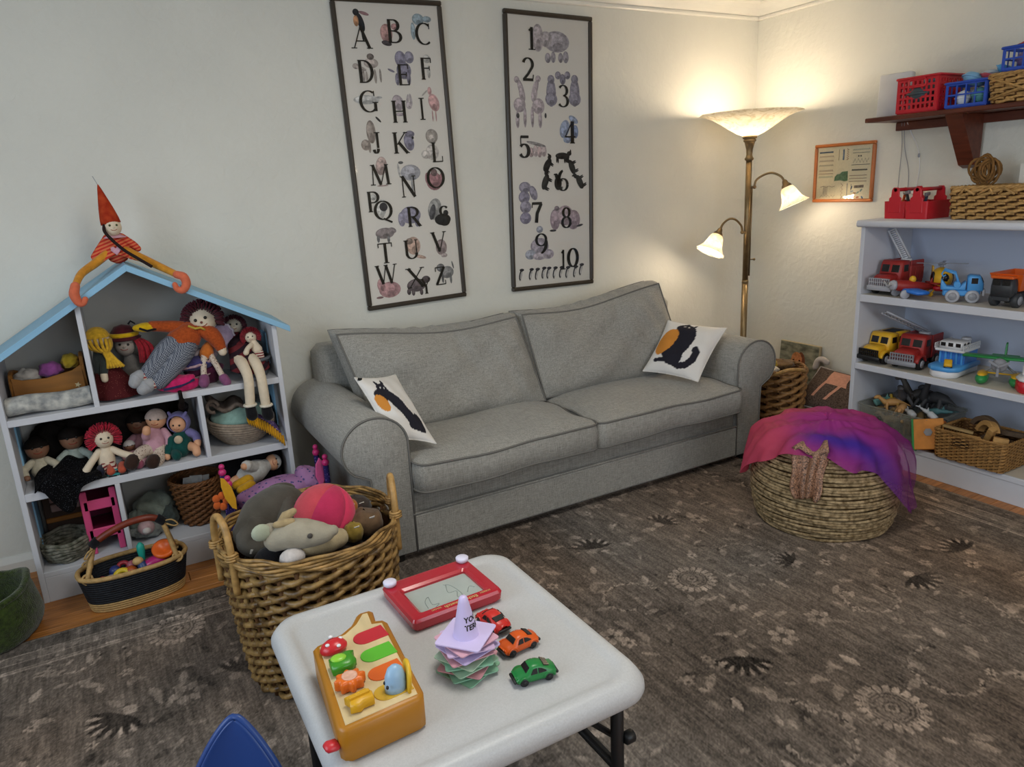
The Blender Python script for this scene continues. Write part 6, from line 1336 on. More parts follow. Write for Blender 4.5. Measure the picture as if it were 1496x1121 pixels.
# big rag doll lying across the top compartment
t, h, f, u, s = doll('rag_doll', 'large rag doll with dark maroon yarn hair, rust shirt and grey checked trousers', (.345, 3.30, 1.022), .054, (-.25, -1, .05), (-.2, 0, .9), [
    ([(.320, 3.30, .985), (.285, 3.285, .970), (.245, 3.28, .945)], [.030, .058, .058], 1),
    ([(.255, 3.28, .945), (.195, 3.26, .925), (.140, 3.235, .875), (.105, 3.215, .845)], [.050, .046, .040, .036], 2), ([(.26, 3.27, .93), (.225, 3.24, .888), (.170, 3.215, .838), (.135, 3.20, .812)], [.050, .046, .040, .036], 2),
    ([(.105, 3.213, .845), (.082, 3.205, .838)], [.024, .024], 3), ([(.132, 3.198, .812), (.112, 3.192, .806)], [.024, .024], 3),
    ([(.072, 3.205, .842), (.058, 3.20, .832), (.048, 3.19, .822)], [.026, .030, .024], 4), ([(.100, 3.19, .808), (.086, 3.188, .800), (.072, 3.18, .792)], [.026, .030, .024], 4),
    ([(.325, 3.28, .99), (.365, 3.26, .962), (.385, 3.25, .925), (.392, 3.245, .905)], [.030, .034, .028, .022], 1), ([(.394, 3.243, .900), (.396, 3.24, .885)], [.019, .017], 0), ([(.28, 3.29, 1.0), (.22, 3.30, 1.01), (.15, 3.31, 1.02)], [.026, .026, .022], 1)], [m_skin, m_rust, m_check, m_sock, m_shoeg], 'yarn', m_maroon, nose=cloth('brown_nose', '6e4038'), hl=.62)
kit(t, 'neck_bow', cloth('gold_ribbon', 'b89a3a'), lambda b: b.tube([(.28, 3.245, 1.012), (.305, 3.24, .998), (.325, 3.24, 1.0), (.345, 3.245, .985)], .005, 6))
# yellow haired doll seen from behind
t, h, f, u, s = doll('yarn_doll', 'doll with a yellow yarn braid and dark red speckled dress, by the left divider', (-.052, 3.30, 1.000), .042, (.5, 1, 0), (0, 0, 1), [
    ([(-.052, 3.29, .96), (-.05, 3.285, .91), (-.045, 3.28, .86)], [.022, .036, .040], 1), ([(-.035, 3.27, .935), (-.045, 3.25, .90), (-.052, 3.235, .870)], [.017, .016, .014], 1), ([(-.053, 3.232, .862), (-.053, 3.23, .845)], [.014, .013], 0)], [m_skin, cloth('dark_green_grey', '343a38')], 'cap', m_yelyarn)
kit(t, 'yarn_hair', m_yelyarn, lambda b: [b.tube(spline([(-.052+.046*math.cos(a)*.95, 3.30+.044*math.sin(a), 1.012-.02*abs(math.cos(a))), (-.045+.035*math.cos(a), 3.275+.03*math.sin(a), .965), (-.028, 3.25, .945)], 3), .007, 5) for a in [2*PI*k/14 for k in range(14)]])
kit(t, 'braid', m_yelyarn, lambda b: [b.tube(spline([(-.030+dx, 3.245, .948), (-.018+dx*1.5, 3.235, .92), (-.008+dx*3, 3.23, .885)], 3), .006, 5) for dx in (-.009, -.005, -.001, .003, .007, .010)])
m_sparkle = dots_mat('wine_sparkle', '4a1a1c', 'b06a5a', 170, .13)
kit(t, 'skirt', m_sparkle, lambda b: b.grid(lambda a, v: (-.040+.02*v+(.036+.058*v)*math.cos(2*PI*a)*(1+.08*math.sin(18*PI*a)*v), 3.285+(.036+.046*v)*math.sin(2*PI*a), .885-.122*v), 60, 8, .003, True))
# grey doll with maroon hat and yellow bows
t, h, f, u, s = doll('hat_doll', 'grey faced doll with long red yarn hair and a maroon hat with yellow trim', (.040, 3.37, .945), .040, (-.1, -1, .1), (.1, 0, 1), [([(.045, 3.38, .90), (.06, 3.38, .85), (.06, 3.38, .79)], [.02, .05, .055], 1)], [mat('grey_doll_cloth', 'a0958c', .9, .1), cloth('grey_dress', '6e6a66')])
kit(t, 'yarn_hair', m_redyarn, lambda b: [b.tube(spline([(.07+.004*i, 3.355-.004*(i % 3), .985-.002*i), (.088+.006*i, 3.325-.005*(i % 3), .94), (.085+.007*i, 3.31-.005*(i % 3), .875)], 3), .0055, 5) for i in range(9)])
kit(t, 'hat', cloth('maroon_felt', '4a1a20'), lambda b: b.lathe([(.062, .965), (.066, .972), (.05, .985), (.046, 1.0), (.03, 1.02), (.0001, 1.028)], 24, (.042, 3.375, .005)))
kit(t, 'hat_trim', cloth('bright_yellow', 'c8a018'), lambda b: b.tube([(.042+.050*math.cos(a), 3.375+.05*math.sin(a), .992) for a in [2*PI*k/24 for k in range(24)]], .010, 8, closed=True))
t = thing('felt_bee', 'yellow and black felt bird beak shaped toy on top of the red yarn hair', 'toy', (.13, 3.31, 1.01), rot=(0, .2, 0))
b = MB(); b.lathe([(.0001, -.055), (.012, -.05), (.024, -.02), (.026, .0), (.018, .035), (.0001, .058)], 18, (0, 0, .008), (1, 0, .15), sy=.8); b.build('body', cloth('bright_yellow', 'c8a018'), t)
b = MB(); b.tube([(-.03, -.022, .004), (0, -.026, -.004), (.05, -.014, .012)], .005, 6); b.build('black_stripe', m_blackc, t)
b = MB(); b.tube([(-.045, 0, .02), (-.062, -.004, .03), (-.07, -.004, .016)], .004, 6); b.build('loop', m_blackc, t)
# small doll with dotted legs
t, h, f, u, s = doll('small_doll', 'small doll with orange shorts and dotted legs, leaning on the lilac pillow', (.372, 3.30, .945), .024, (-.1, -1, .2), (.3, 0, 1), [
    ([(.362, 3.29, .925), (.345, 3.275, .905), (.335, 3.265, .885)], [.014, .024, .030], 1), ([(.325, 3.255, .880), (.312, 3.235, .835), (.305, 3.215, .795)], [.015, .012, .012], 2), ([(.345, 3.255, .880), (.362, 3.235, .835), (.378, 3.21, .785)], [.015, .012, .012], 2), ([(.305, 3.212, .790), (.300, 3.195, .776)], [.020, .022], 3), ([(.380, 3.208, .780), (.388, 3.19, .764)], [.020, .018], 3)], [m_skin, cloth('orange_jersey', 'b8662a'), m_dots, cloth('purple_felt', '7d4a6c')], 'cap', m_maroon)
t = thing('doll_pillow', 'small lilac pillow with a lace edge behind the dotted-leg doll', 'pillow', (.41, 3.33, .93))
kit(t, 'cover', cloth('lilac_cotton', 'b7a3bc'), lambda b: lump(b, (.412, 3.335, .93), (.050, .022, .060), .05, 2, 3, flatb=False, rot=(0, .4, 0)))
kit(t, 'lace_edge', cloth('lace', 'cfc4d0'), lambda b: b.tube([(.412+.052*math.cos(a)*(1+.05*math.cos(14*a)), 3.328, .93+.064*math.sin(a)*(1+.05*math.cos(14*a))) for a in [2*PI*k/56 for k in range(56)]], .005, 5, closed=True))
# plaid doll whose white legs hang over the shelf edge, and the little striped one in its lap
t, h, f, u, s = doll('plaid_doll', 'rag doll in a dark red plaid skirt with white legs dangling over the shelf edge', (.475, 3.37, .965), .036, (-.2, -1, .3), (.1, .2, 1), [
    ([(.475, 3.35, .93), (.475, 3.33, .895), (.475, 3.29, .865)], [.02, .045, .05], 1), ([(.455, 3.27, .85), (.462, 3.19, .825), (.468, 3.148, .780), (.464, 3.14, .715), (.460, 3.14, .668)], [.026, .024, .021, .021, .020], 0), ([(.50, 3.27, .85), (.513, 3.19, .825), (.520, 3.148, .775), (.521, 3.14, .712), (.522, 3.14, .655)], [.026, .024, .021, .021, .020], 0)], [m_skin, m_plaid], 'yarn', m_maroon, hl=.5)
kit(t, 'skirt', m_plaid, lambda b: b.grid(lambda a, v: (.478+.02*v+(.045+.034*v)*math.cos(2*PI*a)*(1+.05*math.sin(16*PI*a)*v), 3.30-.06*v+(.045+.030*v)*math.sin(2*PI*a), .905-.10*v+.02*v*math.sin(2*PI*a)), 48, 8, .003, True))
for x, z in ((.459, .650), (.523, .637)):
    kit(t, 'ankle_ruffle', cloth('off_white_cotton', 'cfc6b4'), lambda b: b.tube([(x+.023*math.cos(a), 3.14+.023*math.sin(a), z+.012) for a in [2*PI*k/16 for k in range(16)]], .006, 6, closed=True))
    kit(t, 'shoe', m_blackc, lambda b: b.limb([(x, 3.14, z-.006), (x, 3.125, z-.030)], [.022, .024], 10))
t, h, f, u, s = doll('small_rag_doll', 'small red haired rag doll with striped legs on the lap of the plaid doll', (.520, 3.26, .930), .025, (-.2, -1, 0), (-.1, 0, 1), [
    ([(.528, 3.25, .905), (.535, 3.245, .875)], [.014, .024], 0), ([(.515, 3.24, .898), (.495, 3.22, .888), (.485, 3.215, .872)], [.011, .010, .012], 0), ([(.545, 3.24, .86), (.548, 3.225, .80)], [.016, .014], 1), ([(.53, 3.24, .86), (.542, 3.222, .81)], [.014, .013], 1)], [m_skin, stripe_mat('striped_legging', 'c8b8a8', '7a2f34', 30)], 'yarn', m_redyarn, hl=.75)
t = thing('tin_tub', 'grey metal oval tub under the plaid doll at the right end of the top shelf', 'tub', (.525, 3.32, .755))
kit(t, 'tub_wall', mat('zinc', '77797c', .4, .5, metal=.6), lambda b: b.grid(lambda a, v: (.522+(.058+.014*v)*math.cos(2*PI*a), 3.31+(.085+.02*v)*math.sin(2*PI*a), .756+.075*v), 40, 4, .002, True))
kit(t, 'rim', mat('zinc', '77797c', .4, .5, metal=.6), lambda b: b.tube([(.522+.072*math.cos(a), 3.31+.105*math.sin(a), .832) for a in [2*PI*k/40 for k in range(40)]], .008, 8, closed=True))
for lb, c, r, col, sd in (('bright pink and navy cloth roll at the front of the top shelf', (.205, 3.215, .785), (.075, .035, .036), 'b8245c', 4), ('dark plum crumpled doll dress on the top shelf', (.315, 3.30, .800), (.075, .055, .055), '4a1c34', 5), ('navy patterned doll blanket folded under the rag doll', (.28, 3.28, .845), (.085, .05, .03), '3a3560', 6), ('white doll cloth lying under the small doll', (.33, 3.33, .87), (.05, .04, .025), 'b9aab0', 7)):
    t = thing('doll_clothes', lb, 'doll clothes', c); kit(t, 'cloth', cloth('dc'+col, col, .3, 30), lambda b: lump(b, c, r, .22, 2.6, sd))
    kit(t, 'hem', cloth('hem'+col, 'a78a90' if sd != 4 else '2c2a50', .2), lambda b: b.tube([(c[0]-r[0]*.8, c[1]-r[1]*.75, c[2]-r[2]*.3), (c[0], c[1]-r[1]*1.02, c[2]-r[2]*.1), (c[0]+r[0]*.8, c[1]-r[1]*.7, c[2]+r[2]*.35)], .006, 6))
# cradle and rolled blanket
m_pine = mat('amber_wood', '8a5a24', .5, .35, noise=(6, .2), stretch=(1, 5, 5))
t = thing('doll_cradle', 'amber wooden doll cradle with curved ends in the upper left compartment', 'cradle', (-.255, 3.38, .756))
for x, hh in ((-.375, .145), (-.130, .185)):
    P = [(-.06, .02), (-.07, .0), (-.05, -.0), (0, .012), (.05, 0), (.07, 0), (.06, .02), (.075, hh*.75), (.05, hh*.95), (.02, hh), (-.02, hh), (-.05, hh*.95), (-.075, hh*.75)]
    b = W(t); b.prism([(a, z+.757) for a, z in P], (x, 3.38, 0), (0, 1, 0), (0, 0, 1), .014, .003); b.build('end_board', m_pine, t)
for y, dz in ((3.315, 0), (3.445, .01)):
    b = W(t); b.prism([(-.365, .795), (-.125, .795), (-.125, .905), (-.16, .885), (-.25, .868), (-.33, .872), (-.365, .885)], (0, y, dz), (1, 0, 0), (0, 0, 1), .01, .002); b.build('side_board', m_pine, t)
b = W(t); b.box((-.245, 3.375, .800), (.24, .13, .01)); b.build('cradle_floor', m_pine, t)
b = W(t); b.prism([(.012*math.cos(R(a))*(1 if a % 72 == 0 else .45), .012*math.sin(R(a))*(1 if a % 72 == 0 else .45)) for a in range(0, 360, 36)], (-.15, 3.3045, .825), (1, 0, 0), (0, 0, 1), .002); b.build('star_motif', mat('pale_paint', 'c9b48a', .6), t)
for lb, c, r, col, sd in (('white bundled cloth in the doll cradle', (-.315, 3.38, .872), (.045, .045, .03), 'a9a39c', 8), ('purple and pink bundled cloth in the doll cradle', (-.235, 3.37, .885), (.04, .04, .032), '8a4a86', 9), ('yellow cloth at the head of the doll cradle', (-.165, 3.38, .91), (.03, .035, .03), 'b89a30', 10)):
    t = thing('cradle_cloth', lb, 'doll clothes', c); kit(t, 'cloth', cloth('cr'+col, col, .25, 30), lambda b: lump(b, c, r, .25, 2.6, sd))
t = thing('rolled_blanket', 'rolled grey and white patterned blanket at the front of the upper left compartment', 'blanket', (-.26, 3.225, .756))
m_blk_ = mat('ikat_grey', '8d9092', .95, .1, noise=(26, .35), c2='c9c6bd', bump=(120, .3))
kit(t, 'roll', m_blk_, lambda b: b.grid(lambda a, v: (-.385+.275*v, 3.228+(.042+.004*math.sin(9*v))*math.cos(2*PI*a), .793+.035*math.sin(2*PI*a)+.004*math.sin(7*v)), 28, 14, 0, True))
for x in (-.385, -.11): kit(t, 'roll_end', m_blk_, lambda b: b.lathe([(.0001, .012), (.012, .008), (.02, .010), (.028, .004), (.036, .008), (.042, 0)], 24, (x, 3.228, .793), (1 if x > -.2 else -1, 0, 0), sy=.85))

# ------------------------------------------------------------ middle row of dolls (shelf at z .46)
Z = .461
def baby(label, c, hr, skin, cm, dx=0, hat=None, face=(.1, -1, .1), leg=True, hairm=None):
    x, y = c; t, h, f, u, s = doll('baby_doll', label, (x, y, Z+hr*3.1), hr, face, (dx, 0, 1), [
        ([(x, y, Z+hr*2.1), (x, y, Z+hr*1.3), (x, y, Z+hr*.9)], [hr*.45, hr*.8, hr*.9], 1),
        ([(x-hr*.6, y-.005, Z+hr*1.8), (x-hr*1.3, y-hr*.6, Z+hr*1.3), (x-hr*1.2, y-hr*1.2, Z+hr*.9)], [hr*.35, hr*.35, hr*.3], 1), ([(x+hr*.6, y-.005, Z+hr*1.8), (x+hr*1.3, y-hr*.6, Z+hr*1.3), (x+hr*1.2, y-hr*1.2, Z+hr*.9)], [hr*.35, hr*.35, hr*.3], 1),
        ([(x-hr*1.2, y-hr*1.3, Z+hr*.8), (x-hr*1.1, y-hr*1.5, Z+hr*.75)], [hr*.27, hr*.27], 0), ([(x+hr*1.2, y-hr*1.3, Z+hr*.8), (x+hr*1.1, y-hr*1.5, Z+hr*.75)], [hr*.27, hr*.27], 0)]
        +([([(x-hr*.5, y-hr*.5, Z+hr*.5), (x-hr*.9, y-hr*1.6, Z+hr*.45), (x-hr, y-hr*2.4, Z+hr*.32)], [hr*.42, hr*.36, hr*.28], 0), ([(x+hr*.5, y-hr*.5, Z+hr*.5), (x+hr*.9, y-hr*1.6, Z+hr*.45), (x+hr, y-hr*2.4, Z+hr*.32)], [hr*.42, hr*.36, hr*.28], 0)] if leg else []), [skin, cm], 'cap' if hairm else None, hairm)
    return t, h, f, u, s
m_darkhair = mat('black_doll_hair', '17120f', .8, .15, noise=(60, .3))
baby('brown baby doll in a cream bib at the far left of the middle shelf', (-.335, 3.33), .042, m_brownskin, m_cream, hairm=m_darkhair, leg=False)
baby('brown baby doll in a pale shirt, second from the left on the middle shelf', (-.215, 3.36), .044, m_brownskin, cloth('pale_grey_green', '9aa39a'), hairm=m_darkhair)
baby('brown baby doll in a lilac shirt, behind the dotted-trouser doll', (.035, 3.40), .045, m_brownskin, m_pinkc, hairm=m_darkhair, face=(-.2, -1, .2))
baby('small baby doll in a white bonnet lying low between the dolls', (-.015, 3.33), .022, m_brownskin, cloth('dusty_pink', 'b98c98'), hairm=cloth('white_bonnet', 'b9b4b0'))
t = thing('sequin_cloth', 'black sequin cloth spilling over the left front edge of the middle shelf', 'cloth', (-.26, 3.24, .47))
m_seq = dots_mat('black_sequins', '08080a', '6f6f76', 230, .16)  # pale dots paint the sparkle of the sequins into the colour
def seqn(a, v):
    x = -.355+.225*a; fall = max(0, v-.62)/.38; dip = math.exp(-((a-.42)/.26)**2)
    y = 3.33-.22*min(v, .62)/.62*1.0+.006*math.sin(17*a+6*v); y = max(y, 3.145); z = Z+.055*(1-v)*math.sin(PI*min(1, a*1.05+.02))+.016+.016*math.sin(13*a+4*v)*math.sin(8*v+5*a)
    if v > .62: y = 3.158-.012*math.sin(9*a); y -= .008*math.sin(22*a+5*v)*fall; z = Z+.016-.125*fall*dip+.006*math.sin(20*a)
    return (x+.03*fall*(.42-a), y, z)
kit(t, 'cloth', m_seq, lambda b: b.grid(seqn, 40, 34, .003))
t, h, f, u, s = doll('rag_doll', 'small rag doll with bright red yarn hair and bare cream body on the middle shelf', (-.100, 3.255, .600), .036, (.15, -1, .1), (.05, 0, 1), [
    ([(-.100, 3.26, .565), (-.102, 3.26, .535), (-.105, 3.26, .50)], [.018, .032, .034], 0), ([(-.125, 3.255, .55), (-.155, 3.235, .52), (-.183, 3.215, .49)], [.014, .014, .015], 0), ([(-.078, 3.255, .55), (-.045, 3.235, .53), (-.012, 3.22, .515)], [.014, .014, .015], 0), ([(-.115, 3.24, .49), (-.13, 3.20, .48)], [.018, .016], 1), ([(-.09, 3.24, .49), (-.085, 3.20, .482)], [.018, .016], 1)], [m_skin, stripe_mat('striped_legging', 'c8b8a8', '7a2f34', 30)], 'yarn', m_scarlet, hl=.85)
for lb, c, m in (('navy doll shoe at the front of the middle shelf', (-.128, 3.205, Z+.022), cloth('navy_felt', '1c1c2c')), ('orange and blue doll shoe in front of the red haired rag doll', (-.092, 3.20, Z+.02), cloth('orange_red_felt', 'b0503a')), ('orange doll shoe beside the first in front of the red haired rag doll', (-.052, 3.20, Z+.02), cloth('orange_red_felt', 'b0503a'))):
    t = thing('doll_shoe', lb, 'doll shoe', c); kit(t, 'upper', m, lambda b: b.limb([(c[0], c[1]+.02, c[2]+.004), (c[0]-.004, c[1]-.016, c[2]-.002)], [.017, .016], 10)); kit(t, 'sole', m_blackc, lambda b: b.box((c[0], c[1], c[2]-.018), (.030, .062, .004), .0015))
t = thing('doll_sandal', 'tiny turquoise doll sandal at the front edge of the middle shelf', 'doll shoe', (-.085, 3.182, Z+.005))
kit(t, 'sole', cloth('turquoise', '2f7f80'), lambda b: b.lathe([(.026, 0), (.028, .004), (.026, .008)], 20, (-.085, 3.19, Z), sy=.55)); kit(t, 'strap', cloth('turquoise', '2f7f80'), lambda b: b.tube([(-.085+.02*math.cos(R(a)), 3.188, Z+.008+.016*math.sin(R(a))) for a in range(0, 181, 20)], .004, 6))
t, h, f, u, s = doll('baby_doll', 'baby doll in a pink top and dotted trousers with brown feet on the middle shelf', (.102, 3.30, .632), .040, (-.25, -1, 0), (.1, 0, 1), [
    ([(.092, 3.30, .595), (.082, 3.295, .56), (.078, 3.285, .52)], [.020, .042, .046], 1), ([(.065, 3.28, .575), (.05, 3.25, .575), (.055, 3.235, .598)], [.016, .016, .016], 1), ([(.122, 3.29, .575), (.135, 3.27, .545), (.13, 3.25, .52)], [.016, .016, .015], 1), ([(.056, 3.234, .600), (.058, 3.232, .612)], [.017, .016], 0),
    ([(.058, 3.27, .515), (.02, 3.235, .515), (-.002, 3.205, .500)], [.028, .026, .024], 2), ([(.095, 3.27, .51), (.085, 3.235, .485), (.072, 3.21, .475)], [.028, .027, .026], 2), ([(-.012, 3.20, .502), (-.020, 3.185, .494)], [.028, .027], 3), ([(.062, 3.20, .486), (.056, 3.185, .480)], [.027, .026], 3)], [m_peach, m_pinkc, m_dots, m_brownf], 'cap', cloth('pale_cap', 'b5a196'))
t, h, f, u, s = doll('baby_doll', 'baby doll in teal clothes wearing a violet animal-eared hood on the middle shelf', (.180, 3.275, .598), .033, (-.35, -1, -.05), (.1, 0, 1), [
    ([(.185, 3.28, .565), (.178, 3.275, .53), (.168, 3.265, .497)], [.020, .045, .046], 1), ([(.215, 3.275, .555), (.238, 3.26, .54), (.240, 3.24, .522)], [.020, .018, .015], 3), ([(.145, 3.26, .54), (.128, 3.245, .51), (.118, 3.235, .49)], [.018, .017, .014], 1), ([(.240, 3.236, .518), (.238, 3.226, .508)], [.015, .013], 0), ([(.116, 3.232, .486), (.116, 3.226, .478)], [.013, .012], 0), ([(.21, 3.25, .50), (.226, 3.215, .498), (.228, 3.200, .482)], [.020, .018, .017], 0), ([(.150, 3.25, .49), (.150, 3.21, .482)], [.022, .020], 1)], [m_peach, m_teal, m_teal, m_purp])
def hood(b):
    c = h+Vector((.004, .012, .006))
    def fn(a, v):
        th = 2*PI*a; p = PI*(.30+.70*v); d = -f*math.cos(PI-p)*-1; d = f*math.cos(p)+(s*math.cos(th)+u*math.sin(th))*math.sin(p); return c+d*.044
    b.grid(fn, 24, 12, .003, True)
kit(t, 'hood', m_purp, hood)
for q in (-1, 1): kit(t, 'ear', m_purp, lambda b: b.limb([h+u*.035+s*.024*q, h+u*.052+s*.034*q], [.010, .006], 8))
kit(t, 'belly_patch', cloth('pale_beige', 'b8a68c'), lambda b: b.ell((.168, 3.226, .545), (.017, .008, .018)))
kit(t, 'ponytail', m_darkhair, lambda b: b.tube(spline([(.205, 3.32, .63), (.215, 3.29, .668), (.204, 3.22, .69), (.202, 3.165, .725), (.200, 3.152, .768)], 4), [.02]*5+[.017]*4+[.012]*4+[.008]*4, 8))
t = thing('doll_slipper', 'dusty pink knitted doll with round feet under the dotted-trouser doll', 'doll', (.012, 3.22, Z)); kit(t, 'body', m_pinkc, lambda b: (b.limb([(.03, 3.27, Z+.024), (.012, 3.215, Z+.022)], [.023, .022], 10), b.limb([(-.02, 3.27, Z+.02), (-.018, 3.25, Z+.02)], [.02, .02], 10))); kit(t, 'foot', cloth('rose_felt', '8a4a5c'), lambda b: b.ell((.008, 3.196, Z+.022), (.018, .012, .02)))
t = thing('doll_hair_heap', 'heap of dark haired dolls lying in the shade at the back of the middle shelf', 'doll', (-.05, 3.45, Z)); kit(t, 'hair', m_darkhair, lambda b: (lump(b, (-.10, 3.45, .57), (.16, .05, .12), .2, 3, 12), lump(b, (.12, 3.46, .60), (.10, .04, .13), .2, 3, 13), lump(b, (-.28, 3.45, .56), (.09, .05, .1), .2, 3, 14)))

# right cubby: coiled basket with cushion
m_coil = mat('beige_coil', '8f8070', .9, .15, noise=(70, .22), bump=(140, .6))
cx, cy = .438, 3.325
t = thing('rope_basket', 'beige coiled rope basket holding a pale teal cushion, in the right cubby', 'basket', (cx, cy, Z))
rad = lambda k: .078+.060*math.sin(min(1, k*1.15)*PI/2)
b = W(t)
for i in range(10):
    k = i/9; r_ = rad(k); z = Z+.006+.100*k; P = [(cx+r_*1.0*math.cos(a), cy+r_*.98*math.sin(a), z+.010*math.cos(a-2.6)*k) for a in [2*PI*j/48 for j in range(48)]]
    b = W(t); b.tube(P, .0075, 7, closed=True); b.build('rope_coil', m_coil, t)
b = W(t); b.lathe([(.0001, Z+.002), (.08, Z+.002), (.08, Z+.008), (.0001, Z+.008)], 32, (cx, cy, 0)); b.build('basket_floor', m_coil, t)
t = thing('round_cushion', 'pale teal padded cushion filling the beige rope basket', 'cushion', (cx, cy, Z+.1)); kit(t, 'cover', cloth('pale_teal', '7f9c92', .1), lambda b: lump(b, (cx, cy-.01, Z+.118), (.122, .115, .052), .05, 2.2, 21)); kit(t, 'seam', cloth('pale_teal', '7f9c92', .1), lambda b: b.tube(spline([(cx-.05, cy-.115, Z+.10), (cx-.045, cy-.09, Z+.150), (cx-.02, cy, Z+.172)], 4), .003, 5))
t = thing('knitted_scarf', 'brown grey folded knitted scarf lying on the teal cushion', 'scarf', (.36, 3.33, .63)); m_knit = mat('taupe_knit', '6d6057', .95, .1, noise=(80, .25), bump=(150, .8))
kit(t, 'knit', m_knit, lambda b: b.grid(lambda a, v: (.305+.15*a, 3.25+.11*v, .655+.020*math.sin(9*a+.6)*(1-.5*a)-.02*a+.012*v), 40, 8, .016)); kit(t, 'rolled_end', m_knit, lambda b: b.tube([(.322+.022*math.cos(q), 3.242, .655+.026*math.sin(q)) for q in [2*PI*k/20 for k in range(17)]], .008, 7))
t = thing('fringed_cloth', 'violet patterned cloth with a golden yellow fringe hanging over the rope basket', 'cloth', (.52, 3.2, .57))
kit(t, 'cloth', dots_mat('violet_print', '5c4a78', 'a58ab0', 60, .3), lambda b: b.grid(lambda a, v: (.452+.125*a, 3.195+.09*v-.02*a, .607-.105*a+.02*math.sin(PI*a)+.02*v), 20, 8, .004))
for i in range(15):
    a = i/14; kit(t, 'fringe_strand', cloth('golden_yarn', 'c08a18', .15), lambda b: b.tube([(.450+.128*a, 3.190-.02*a, .603-.112*a+.02*math.sin(PI*a)), (.447+.130*a, 3.176-.02*a, .585-.115*a+.016*math.sin(PI*a)), (.450+.130*a, 3.172-.02*a, .566-.118*a+.012*math.sin(PI*a))], [.0065, .006, .003], 5))
t = thing('grey_cloth_bundle', 'dark grey bundled cloth behind the golden fringe in the right cubby', 'cloth', (.55, 3.36, .60)); kit(t, 'cloth', cloth('dark_grey_wool', '4f4c49', .2), lambda b: lump(b, (.545, 3.38, .585), (.04, .06, .05), .25, 3, 24))

# ------------------------------------------------------------ bottom row
Z0 = .128
t = thing('pink_rack', 'pink plastic stacking tray rack standing in the bottom left compartment', 'rack', (-.15, 3.3, Z0)); m_hot = mat('hot_pink_plastic', 'cc4a78', .4, .4); m_wine = mat('dark_pink_plastic', '7d2145', .45, .4)
px0, px1, py0 = -.218, -.102, 3.235
P_out = [(px0-.006, .395), (px0+.012, .395), (px0+.022, .355), (px1-.026, .340), (px1-.012, .385), (px1+.003, .39), (px1+.004, Z0), (px1-.014, Z0), (px1-.016, .155), (px0+.018, .160), (px0+.016, Z0), (px0-.006, Z0)]
b = W(t)
for x0, x1, z0, z1 in ((px0-.008, px0+.018, Z0, .40), (px1-.018, px1+.006, Z0, .40)): b = W(t); b.box(((x0+x1)/2, py0, (z0+z1)/2), (x1-x0, .012, z1-z0), .003); b.build('upright', m_hot, t)
for z0, z1 in ((.316, .360), (.192, .236)):
    b = W(t); b.box(((px0+px1)/2, py0, (z0+z1)/2), (px1-px0, .012, z1-z0), .004); b.build('front_bar', m_hot, t)
for z in (.335, .21): b = W(t); b.box(((px0+px1)/2, py0+.10, z), (px1-px0, .2, .008), .002); b.build('tray', m_wine, t)
for i in range(7): b = W(t); b.box(((px0+px1)/2, 3.43, .16+.036*i), (px1-px0-.004, .008, .026), .003); b.build('back_slat', m_wine, t)
for x in (px0, px1-.005): b = W(t); b.box((x+.002, py0+.10, .265), (.006, .2, .27), .002); b.build('side_panel', m_wine, t)
cx, cy = -.305, 3.29
t = thing('rag_basket', 'low grey green coiled rag basket in the bottom left compartment', 'basket', (cx, cy, Z0)); m_rag = mat('grey_green_rag', '5a5c4c', .95, .1, noise=(50, .4), bump=(120, .7), c2='8a877a')
for i in range(7):
    k = i/6; r_ = .070+.020*math.sin(k*PI*.6); P = [(cx+r_*1.02*math.cos(a), cy+r_*1.15*math.sin(a), Z0+.010+.075*k+.004*math.sin(5*a+i)) for a in [2*PI*j/40 for j in range(40)]]
    b = W(t); b.tube(P, .0085, 7, closed=True); b.build('rag_coil', m_rag, t)
b = W(t); b.lathe([(.0001, Z0+.002), (.075, Z0+.002), (.075, Z0+.010), (.0001, Z0+.010)], 28, (cx, cy, 0)); b.build('basket_floor', m_rag, t)
t = thing('toy_crate', 'brown wooden doll chest with two pale slats behind the rag basket', 'crate', (-.30, 3.44, Z0)); m_dk = mat('dark_walnut', '3a2a20', .6, .3, noise=(8, .2)); m_pale = mat('faded_rose_board', '8a7470', .7, .2)
b = W(t); b.box((-.295, 3.445, .25), (.15, .10, .24), .004); b.build('chest', m_dk, t)
for z in (.345, .305): b = W(t); b.box((-.290, 3.392, z), (.105, .008, .032), .003); b.build('slat', m_pale, t)
b = W(t); b.box((-.295, 3.40, .255), (.145, .03, .02), .003); b.build('ledge', m_pine, t)
cx, cy = .212, 3.33
t = thing('wicker_basket', 'brown round wicker basket with papers inside on the bottom shelf', 'basket', (cx, cy, Z0))
m_wickb = mat('brown_wicker', '6b4526', .55, .3, noise=(60, .28))
weave(t, circ(cx, cy, .070, .104, 0), Z0+.003, Z0+.20, 16, 22, .0035, .0052, m_wickb, m_wickd, sep=True, slant=.5, rimr=.008)
t = thing('folded_papers', 'pale folded papers standing in the brown wicker basket', 'papers', (cx, cy, .30))
for x, a, hh in ((-.03, .2, .07), (.0, -.1, .075), (.028, .15, .06)): b = W(t); b.box((cx+x, cy-.02, Z0+.185), (.05, .003, hh), 0, (.3, .1, a)); b.build('sheet', cloth('paper_rag', 'a9a7a4', .1), t)
